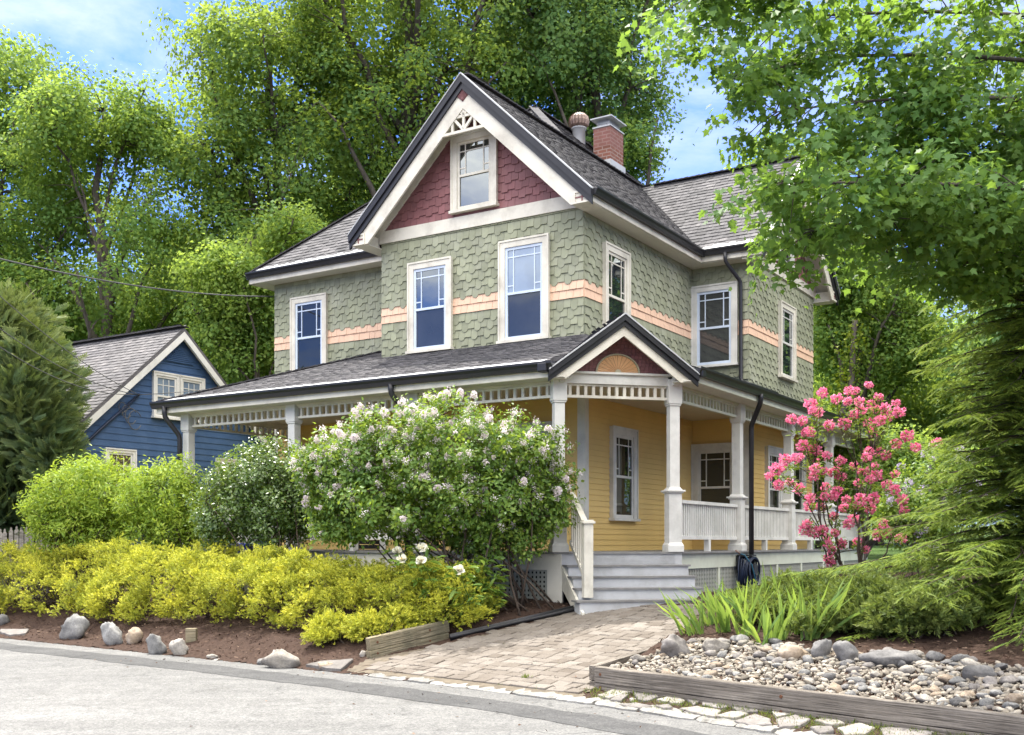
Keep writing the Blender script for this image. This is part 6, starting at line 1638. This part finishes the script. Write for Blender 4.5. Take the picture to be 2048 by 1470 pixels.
# arborvitae at the left edge
def arborvitae(seed=80):
    rng = np.random.default_rng(seed); rr = random.Random(seed)
    lobes = lobes_px(23.6, [(10, 700, 75, 110), (70, 800, 50, 110, -.4), (-40, 800, 110, 150), (55, 900, 70, 110, .3), (15, 1000, 115, 110), (-70, 950, 110, 140), (120, 965, 36, 75, -.5), (40, 660, 38, 60, .5), (95, 880, 36, 70, -.5)])
    P, N = crown_points(rng, lobes, 5200, .38, .25); x, y, z = gb(20, 23.6); o = empty('arborvitae', (x, y, z)); tag(o, 'dense dark arborvitae at the left picture edge before blue cottage', 'tree')
    n = len(P); d = nz(N * np.array([1, 1, .2]) + UP * .55 + rng.normal(0, .25, (n, 3)))
    v, f, tt = feather(6, .10, .65, .46, .5, .08)
    parts = []
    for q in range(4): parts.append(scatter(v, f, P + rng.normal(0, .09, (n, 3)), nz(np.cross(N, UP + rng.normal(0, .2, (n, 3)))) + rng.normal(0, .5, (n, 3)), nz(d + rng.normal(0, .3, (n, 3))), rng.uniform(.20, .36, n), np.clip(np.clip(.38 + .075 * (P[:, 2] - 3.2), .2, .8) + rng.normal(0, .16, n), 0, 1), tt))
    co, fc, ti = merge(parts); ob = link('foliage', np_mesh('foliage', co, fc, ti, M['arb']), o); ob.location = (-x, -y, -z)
    mb = MB(); limb(mb, (x, y, z), (x, y, 5.2), .14, .03, rr, 8, 7, .02, 0)
    for q in rng.choice(n, 120, False): limb(mb, (x + rr.uniform(-.1, .1), y, max(z + .3, P[q, 2] - .6)), P[q], .02, .005, rr, 3, 4, .1, 0)
    ob = mb.build('trunk', M['bark'], o, True); ob.location = (-x, -y, -z)
arborvitae()

# hemlock on the right
def hemlock(seed=90):
    rng = np.random.default_rng(seed); rr = random.Random(seed); x, y = at(2085, HY, 12.6)[:2]; z = hz(x, y) - .1
    o = empty('hemlock_tree', (x, y, z)); tag(o, 'drooping hemlock with bright new tips at right picture edge', 'tree'); mb = MB()
    limb(mb, (x, y, z), (x + .1, y, 7.6), .09, .02, rr, 10, 8, .01, 0)
    A = []; D = []; S = []; T = []; NN = []
    zl_ = z + .2
    while zl_ < 7.0:
        h = zl_ - z; Lm = np.interp(h, [0, .5, 1.1, 1.7, 2.4, 3.4, 4.6, 6.8], [2.2, 2.5, 1.85, 1.4, 1.25, 1.25, 1.2, .4])
        for q in range(4):
            az = rr.uniform(0, 2 * PI)
            if q == 0: az = rr.gauss(PI + .35, .5)
            if q == 1: az = rr.gauss(-PI * .6, .55)
            L = Lm * rr.uniform(.75, 1.12); dirh = Vector((math.cos(az), math.sin(az), 0)); side = Vector((-dirh.y, dirh.x, 0)); ns = int(L / .085)
            rise = rr.uniform(.0, .16); drp = rr.uniform(.10, .30); pts = []
            for k in range(ns + 1):
                t = k / ns; pts.append(Vector((x, y, zl_)) + dirh * L * t + Vector((0, 0, rise * L * t - drp * L * t * t)) + side * math.sin(t * 4 + az) * .06 * L)
            pts = [Vector((p.x, p.y, max(p.z, hz(p.x, p.y) + .06))) for p in pts]
            mb.tube(pts[::2] if len(pts) > 4 else pts, [.016 * (1 - i / len(pts[::2])) + .003 for i in range(len(pts[::2] if len(pts) > 4 else pts))], 5, False)
            for k in range(1, ns + 1):
                t = k / ns; ax = (pts[k] - pts[k - 1]).normalized()
                for s in (-1, 1):
                    tl = min(.5, L * .30) * (1 - .6 * t) * rr.uniform(.3, 1.3) + .06; ang = rr.uniform(.45, 1.25); td = (ax * math.cos(ang) + side * s * math.sin(ang) + Vector((rr.gauss(0, .12), rr.gauss(0, .12), rr.uniform(-.35, .12)))).normalized()
                    m = max(1, int(tl / .075)); p = pts[k].copy()
                    for j in range(m):
                        td = (td + Vector((0, 0, -.04))).normalized(); tip = j == m - 1
                        A.append(tuple(p)); D.append(tuple(td)); S.append(.10); T.append(np.clip(rr.gauss(.47, .15) + (.42 if tip and rr.random() < .62 else 0), 0, 1)); NN.append((rr.gauss(0, .3), rr.gauss(0, .3), 1))
                        cr_ = td.cross(Vector((0, 0, 1)))
                        for s2 in (-1, 1):
                            if rr.random() < .85:
                                sd_ = (td * rr.uniform(.5, .9) + cr_ * s2 * rr.uniform(.6, 1.0) + Vector((0, 0, rr.uniform(-.25, .1)))).normalized(); A.append(tuple(p + td * rr.uniform(0, .05))); D.append(tuple(sd_)); S.append(rr.uniform(.06, .095)); T.append(np.clip(rr.gauss(.51, .17) + (.36 if rr.random() < .30 else 0), 0, 1)); NN.append((rr.gauss(0, .35), rr.gauss(0, .35), 1))
                        p = p + td * .075
        zl_ += .07
    n = len(A); print('hemlock sprays', n)
    v, f, tt = feather(9, .055, 1.0, .25, .35, .14, .02)
    co, fc, ti = scatter(v, f, np.array(A), np.array(NN), np.array(D), np.array(S) * rng.uniform(.85, 1.25, n), np.array(T), tt)
    ob = link('foliage', np_mesh('foliage', co, fc, ti, M['hemlock']), o); ob.location = (-x, -y, -z)
    ob = mb.build('trunk', M['stem'], o, True); ob.location = (-x, -y, -z)
hemlock()

# ---- broadleaf shrubs
def shrub(name, Y, lob, base_px, n, per, rad, leaf, mat, label, seed, tmpl=OVAL, base_t=.5, stems=26, up=.4, shell=.5, thick=.5, cat='shrub', depth=.8, twig=.35, sbase=.35):
    rng = np.random.default_rng(seed); rr = random.Random(seed); lobes = lobes_px(Y, lob, depth); x, y = at(base_px, HY, Y)[:2]; z = hz(x, y)
    o = empty(name, (x, y, z)); tag(o, label, cat); P, N = crown_points(rng, lobes, n, shell, .25, z + .1)
    co, fc, ti = sprays(rng, P, N, per, rad, leaf, tmpl, up, .2, .13, .17, thick, base_t, hang=.0)
    ob = link('foliage', np_mesh('foliage', co, fc, ti, M[mat]), o); ob.location = (-x, -y, -z); mb = MB(); nodes = []
    for k in range(stems):
        q = P[rng.integers(len(P))]; b = Vector((x + rr.gauss(0, sbase), y + rr.gauss(0, sbase * .6), z - .03)); e = Vector(q) * .85 + Vector(lobes[:, :3].mean(0)) * .15
        pts, rad_ = limb(mb, b, e, .02, .006, rr, 6, 5, .16, .12); nodes += pts[3:]
    Nn = np.array([tuple(p) for p in nodes])
    for q in P[:int(n * twig)]:
        k = int(np.argmin(np.linalg.norm(Nn - q, axis=1))); limb(mb, nodes[k], q, .005, .0015, rr, 2, 4, .1, .1)
    ob = mb.build('stem', M['stem'], o, True); ob.location = (-x, -y, -z)
    return o, P, N, lobes
shrub('deciduous_shrub', 20.7, [(170, 985, 105, 75), (120, 1030, 65, 55), (225, 1030, 60, 55), (175, 1062, 95, 40)], 180, 600, 34, .17, .085, 'limeleaf', 'leftmost lime green shrub with upright shoots before blue wall', 101, LONG, .6, 26)
shrub('deciduous_shrub', 20.2, [(335, 985, 80, 75), (365, 1030, 50, 50), (290, 1010, 50, 60), (335, 1062, 80, 40)], 345, 380, 34, .17, .085, 'limeleaf', 'second lime green shrub in front of porch corner post', 102, LONG, .55, 22)
shrub('deciduous_shrub', 18.8, [(530, 960, 95, 75), (470, 1010, 80, 70), (590, 990, 70, 80), (440, 1050, 50, 40), (540, 1030, 80, 50)], 560, 620, 40, .16, .058, 'dogleaf', 'rounded glossy dark green shrub left of the lilac', 103, OVAL, .5, 24, .5)
def flower_cluster_mesh(seed, shape, npet, r, mat, name):
    rng = np.random.default_rng(seed); pet = [(0, 0, 0), (.4, .4, .1), (.3, .9, .05), (0, 1, 0), (-.3, .9, .05), (-.4, .4, .1)]
    if shape == 'panicle':
        t = rng.random(npet) ** .8; a = rng.uniform(0, 2 * PI, npet); rr_ = r * .80 * np.sqrt(np.clip(1 - (1.6 * t - .55) ** 2, .05, 1)) * np.sqrt(rng.uniform(.15, 1, npet)); P = np.stack([rr_ * np.cos(a), rr_ * np.sin(a), t * r * 1.35], -1); d = nz(np.stack([np.cos(a), np.sin(a), rng.uniform(-.2, .8, npet)], -1)); s = rng.uniform(.018, .03, npet)
    else:
        d = nz(rng.normal(0, 1, (npet, 3)) * np.array([1, 1, .85]) + np.array([0, 0, .15])); P = d * r * rng.uniform(.45, .85, (npet, 1)); s = rng.uniform(.026, .042, npet)
    nr = nz(np.cross(d, rng.normal(0, 1, (npet, 3))) + d * .9)
    co, fc, ti = scatter(pet, LF, P, nr, nz(d + rng.normal(0, .55, (npet, 3))), s, np.clip(rng.normal(.5, .25, npet), 0, 1))
    return np_mesh(name, co, fc, ti, M[mat])
lil, P, N, lobes = shrub('lilac_bush', 16.4, [(870, 912, 190, 110), (720, 945, 115, 95), (1030, 935, 100, 100), (860, 1010, 210, 70), (1080, 1000, 65, 70), (690, 1040, 70, 45), (990, 1075, 90, 40), (640, 930, 50, 50)], 960, 1250, 44, .17, .066, 'lilacleaf', 'large lilac bush full of pale pinkish blossoms before the porch', 104, OVAL, .5, 44, .45, .5, .5, depth=.75, sbase=.6)
lm = [flower_cluster_mesh(200 + k, 'panicle', 210, .085, 'lilacflower', 'flower_cluster') for k in range(5)]
rng = np.random.default_rng(105); cnt = 0; lx, ly, lz = lil.location; used = []
order = rng.permutation(len(P))
wgt = np.clip((P[:, 2] - 1.3) / 2.2, .03, 1) ** 1.6
def put_cluster(p, d, meshes, parent, s, name='flower_cluster'):
    ob = link(name, meshes[rng.integers(len(meshes))], parent); ob.location = (p[0] - parent.location.x, p[1] - parent.location.y, p[2] - parent.location.z)
    ob.rotation_euler = Vector(d).to_track_quat('Z', 'Y').to_euler(); ob.scale = (s * rng.uniform(.75, 1.2), s * rng.uniform(.75, 1.2), s * rng.uniform(.9, 1.5))
while cnt < 98:
    k = int(rng.choice(len(P), p=wgt / wgt.sum())); p = P[k] + N[k] * .07
    if N[k][1] > .12: continue
    if any(np.linalg.norm(p - q) < .16 for q in used): continue
    used.append(p); put_cluster(p, nz(N[k] * .6 + UP * .6 + rng.normal(0, .25, 3)), lm, lil, rng.uniform(.52, .9)); cnt += 1
# the rest of the blossom, smaller sprays among them, as one part
parts = []
for j in range(1150):
    k = int(rng.choice(len(P), p=wgt / wgt.sum())); p = P[k] + N[k] * .09; m = 26
    pet = [(0, 0, 0), (.4, .4, .1), (.3, .9, .05), (0, 1, 0), (-.3, .9, .05), (-.4, .4, .1)]; d = nz(rng.normal(0, 1, (m, 3)))
    parts.append(scatter(pet, LF, p + rng.normal(0, .028, (m, 3)), rng.normal(0, 1, (m, 3)), d, rng.uniform(.016, .026, m), np.clip(rng.normal(.5, .25, m), 0, 1)))
co, fc, ti = merge(parts); ob = link('blossom', np_mesh('blossom', co, fc, ti, M['lilacflower']), lil); ob.location = [-q for q in lil.location]; ob['kind'] = 'stuff'
# mauve flowering shrub glimpsed behind the hemlock
ms, P, N, lobes = shrub('lilac_bush', 19.0, [(1850, 1010, 80, 80), (1900, 960, 60, 60), (1800, 1040, 50, 50)], 1850, 260, 34, .2, .07, 'lilacleaf', 'mauve flowered lilac shrub half hidden behind the hemlock', 106, OVAL, .5, 14, .4)
mm = [flower_cluster_mesh(220 + k, 'panicle', 90, .085, 'mauve', 'flower_cluster') for k in range(3)]
for k in rng.choice(len(P), 70, False):
    if N[k][1] < .3: put_cluster(P[k] + N[k] * .06, nz(N[k] * .5 + UP * .6), mm, ms, rng.uniform(.8, 1.3))

# ---- pink azalea: thin stems, leaves, one ball of flowers at each tip (tips measured on the photo)
AZ = [(1190, 245), (940, 288), (1085, 275), (1120, 278), (877, 348), (1015, 318), (770, 432), (1075, 335), (1140, 335), (1340, 342), (1355, 392), (1245, 310), (1205, 345), (885, 385), (830, 440), (915, 395), (870, 500), (845, 505), (975, 462), (1060, 455), (1110, 405), (1150, 380), (1225, 375), (1280, 375), (1300, 425), (1250, 440), (1190, 452), (1220, 500), (1560, 560), (1400, 522), (1340, 565), (1445, 585), (830, 575), (865, 600), (900, 600), (735, 650), (800, 645), (685, 705), (650, 740), (720, 690), (900, 665), (900, 700), (965, 630), (1040, 655), (945, 715), (890, 745), (1005, 720), (1045, 745), (1110, 685), (1160, 720), (1190, 610), (1180, 640), (1245, 610), (1285, 630), (1220, 690), (1235, 735), (1200, 760), (1135, 780), (760, 775), (700, 790), (810, 810), (955, 800), (875, 860), (870, 905), (950, 850), (1000, 850), (1020, 820), (1070, 870), (930, 910), (1055, 915), (1000, 960), (1130, 900), (1150, 865), (1220, 865), (1200, 920), (1290, 790), (1330, 815), (1370, 870), (1380, 930), (855, 1000), (840, 1030), (890, 1050), (940, 1035), (1005, 1050), (960, 1075), (1110, 975), (1080, 1000), (970, 1110), (990, 1140), (975, 1190), (985, 1220), (1040, 1110), (1135, 1100), (1175, 1140), (1290, 1045), (1240, 1060), (1270, 1000), (1365, 1080), (1335, 730)]
AY = 14.6; bx, by = at(1705, HY, AY)[:2]; bz = hz(bx, by); az = empty('azalea_bush', (bx, by, bz)); tag(az, 'tall open azalea covered with round bright pink flower balls', 'shrub')
rr = random.Random(110); rng = np.random.default_rng(110); mb = MB(); am = [flower_cluster_mesh(240 + k, 'ball', 95, .075, 'azalea', 'flower_ball') for k in range(6)]
tips = []
for (a, b) in AZ: tips.append(Vector(at(1300 + a / 2.722, 680 + b / 2.722, AY + rr.uniform(-.75, .6))))
mains = []
for k in range(13):
    j = Vector(tips[rr.randrange(len(tips))]); b = Vector((bx + rr.gauss(0, .13), by + rr.gauss(0, .13), bz - .05)); e = b.lerp(j, .72); pts, rad = limb(mb, b, e, .018, .007, rr, 8, 6, .10, .06); mains += pts[3:]
Nn = np.array([tuple(p) for p in mains]); LP = []; LD = []
for t in tips:
    k = int(np.argmin(np.linalg.norm(Nn - np.array(t), axis=1) + .6 * (Nn[:, 2] > t.z))); pts, rad = limb(mb, mains[k], t, .007, .003, rr, 5, 5, .12, .04)
    ob = link('flower_ball', am[rr.randrange(6)], az); ob.location = t - Vector((bx, by, bz)); ob.rotation_euler = (rr.uniform(0, 1), rr.uniform(0, 1), rr.uniform(0, 6)); s = rr.uniform(.72, 1.12); ob.scale = (s, s, s)
    for q in range(30):
        p = pts[-1].lerp(pts[-3], rr.random() * 1.3) + Vector((rr.gauss(0, .035), rr.gauss(0, .035), rr.gauss(-.02, .03))); LP.append(tuple(p)); LD.append((rr.gauss(0, .7), rr.gauss(0, .7), rr.uniform(-.1, .9)))
n = len(LP); co, fc, ti = scatter(LONG, LF, np.array(LP), rng.normal(0, .5, (n, 3)) + UP, np.array(LD), rng.uniform(.05, .10, n), np.clip(rng.normal(.5, .22, n), 0, 1))
ob = link('foliage', np_mesh('foliage', co, fc, ti, M['azleaf']), az); ob.location = (-bx, -by, -bz)
ob = mb.build('stem', M['stem'], az, True); ob.location = (-bx, -by, -bz)

# ---- irises: each clump a fan of sword blades
ir = ['first iris clump leaning over the paved path', 'second iris clump from the path', 'tall iris clump at centre of bed', 'broad front iris clump nearest the river stones', 'light green iris clump behind the front one', 'slim iris clump with upright blades', 'rightmost iris clump with widely spread blades', 'rear iris clump against green juniper', 'iris clump behind the one leaning over path', 'short iris clump in the middle row', 'iris clump at the back below lattice']
for i, (px, py, h, lean) in enumerate(((1388, 1268, .62, -.5), (1452, 1262, .70, -.45), (1502, 1268, .78, -.35), (1532, 1290, .55, -.15), (1556, 1280, .62, .1), (1592, 1268, .62, .15), (1628, 1278, .78, .25), (1605, 1248, .70, .1), (1418, 1250, .62, -.4), (1482, 1246, .6, -.3), (1545, 1240, .72, .0))):
    x, y, z = GP(px, py); rr = random.Random(300 + i); mb = MB()
    for k in range(rr.randint(13, 18)):
        a = rr.uniform(0, 2 * PI); L = h * rr.uniform(.65, 1.12); wd = rr.uniform(.016, .026); b = Vector((rr.gauss(0, .07), rr.gauss(0, .05), -.02)); ln = Vector((lean * .55 + rr.gauss(0, .28), rr.gauss(-.1, .22), 1)).normalized(); sd_ = Vector((math.cos(a), math.sin(a), 0)); sd_ = (sd_ - ln * sd_.dot(ln)).normalized(); cv = Vector((ln.x, ln.y, -.25)) * rr.uniform(.05, .40); vs = []; mb.ct = min(1, max(0, rr.gauss(.5, .22))); n = 7
        nrm = ln.cross(sd_)
        for q in range(n + 1):
            t = q / n; c = b + ln * L * t + cv * L * t * t * (1.5 if t > .6 else 1); w = wd * (1 - .25 * t) * (1 if t < .7 else max(.02, (1 - t) / .3))
            vs += [c - sd_ * w, c + nrm * w * .25, c + sd_ * w]
        mb.add(vs, [(3 * q + o_, 3 * q + o_ + 1, 3 * q + o_ + 4, 3 * q + o_ + 3) for q in range(n) for o_ in (0, 1)])
    o = mb.build('iris_clump', M['iris'], None, True, loc=(x, y, hz(x, y))); tag(o, ir[i], 'iris', 'irises in the bed beside the path')

# ---- peony
px_, py_, pz_ = GP(952, 1240); po = empty('peony_plant', (px_, py_, pz_)); tag(po, 'peony plant with creamy white open flowers at hedge end', 'plant'); rr = random.Random(120); rng = np.random.default_rng(120)
mb = MB(); LP = []; LD = []; LN = []
fl = [(794, 1103, 15.6), (804, 1119, 15.3), (845, 1097, 15.4), (842, 1122, 15.0), (918, 1141, 14.6)]
heads = [Vector(at(*f)) for f in fl] + [Vector((px_ + rr.uniform(-.35, .28), py_ + rr.uniform(-.2, .35), pz_ + rr.uniform(.45, .9))) for _ in range(18)]
for i, h in enumerate(heads):
    b = Vector((px_ + rr.gauss(0, .09) + (h.x - px_) * .35, py_ + rr.gauss(0, .07) + (h.y - py_) * .35, pz_ - .03)); pts, rad = limb(mb, b, h, .009, .005, rr, 6, 5, .08, .06)
    for q in range(2, 7):
        p = pts[q]; a0 = rr.uniform(0, 6.28)
        for s in range(3):
            a = a0 + s * 2.1; d = Vector((math.cos(a), math.sin(a), rr.uniform(-.1, .4)))
            e = p + d * .12; mb.tube([p, e], .0025, 4, False)
            for lf in range(3):
                dd = (d + Vector((rr.gauss(0, .55), rr.gauss(0, .55), rr.uniform(-.5, .1)))).normalized(); LP.append(tuple(e)); LD.append(tuple(dd)); LN.append((rr.gauss(0, .4), rr.gauss(0, .4), 1))
n = len(LP); co, fc, ti = scatter(LONG, LF, np.array(LP), np.array(LN), np.array(LD), rng.uniform(.14, .21, n), np.clip(rng.normal(.55, .22, n), 0, 1))
ob = link('foliage', np_mesh('foliage', co, fc, ti, M['peonyleaf']), po); ob.location = (-px_, -py_, -pz_)
ob = mb.build('stem', M['peonyleaf'], po, True); ob.location = (-px_, -py_, -pz_)
for h in heads[:5]:
    n = 26; a = rng.uniform(0, 6.28, n); el = rng.uniform(-.1, 1.1, n); d = np.stack([np.cos(a) * np.cos(el), np.sin(a) * np.cos(el), np.sin(el)], -1)
    co, fc, ti = scatter([(0, 0, 0), (.45, .4, -.12), (.42, .85, .08), (0, 1, .12), (-.42, .85, .08), (-.45, .4, -.12)], LF, np.zeros((n, 3)) + d * .008, nz(UP - d * .3 + rng.normal(0, .2, (n, 3))), d, rng.uniform(.06, .085, n), np.clip(rng.normal(.6, .25, n), 0, 1))
    fo = link('flower', np_mesh('flower', co, fc, ti, M['peony']), po); fo.location = h - Vector((px_, py_, pz_)); fo.rotation_euler = (.75, rr.uniform(-.2, .2), rr.uniform(-.4, .4))
    n = 40; d = nz(rng.normal(0, .5, (n, 3)) + UP); co, fc, ti = scatter([(-.15, 0, 0), (.15, 0, 0), (0, 1, 0)], [(0, 1, 2)], np.zeros((n, 3)), rng.normal(0, 1, (n, 3)), d, np.full(n, .035), rng.random(n)); link('stamens', np_mesh('stamens', co, fc, ti, M['stamen']), fo)
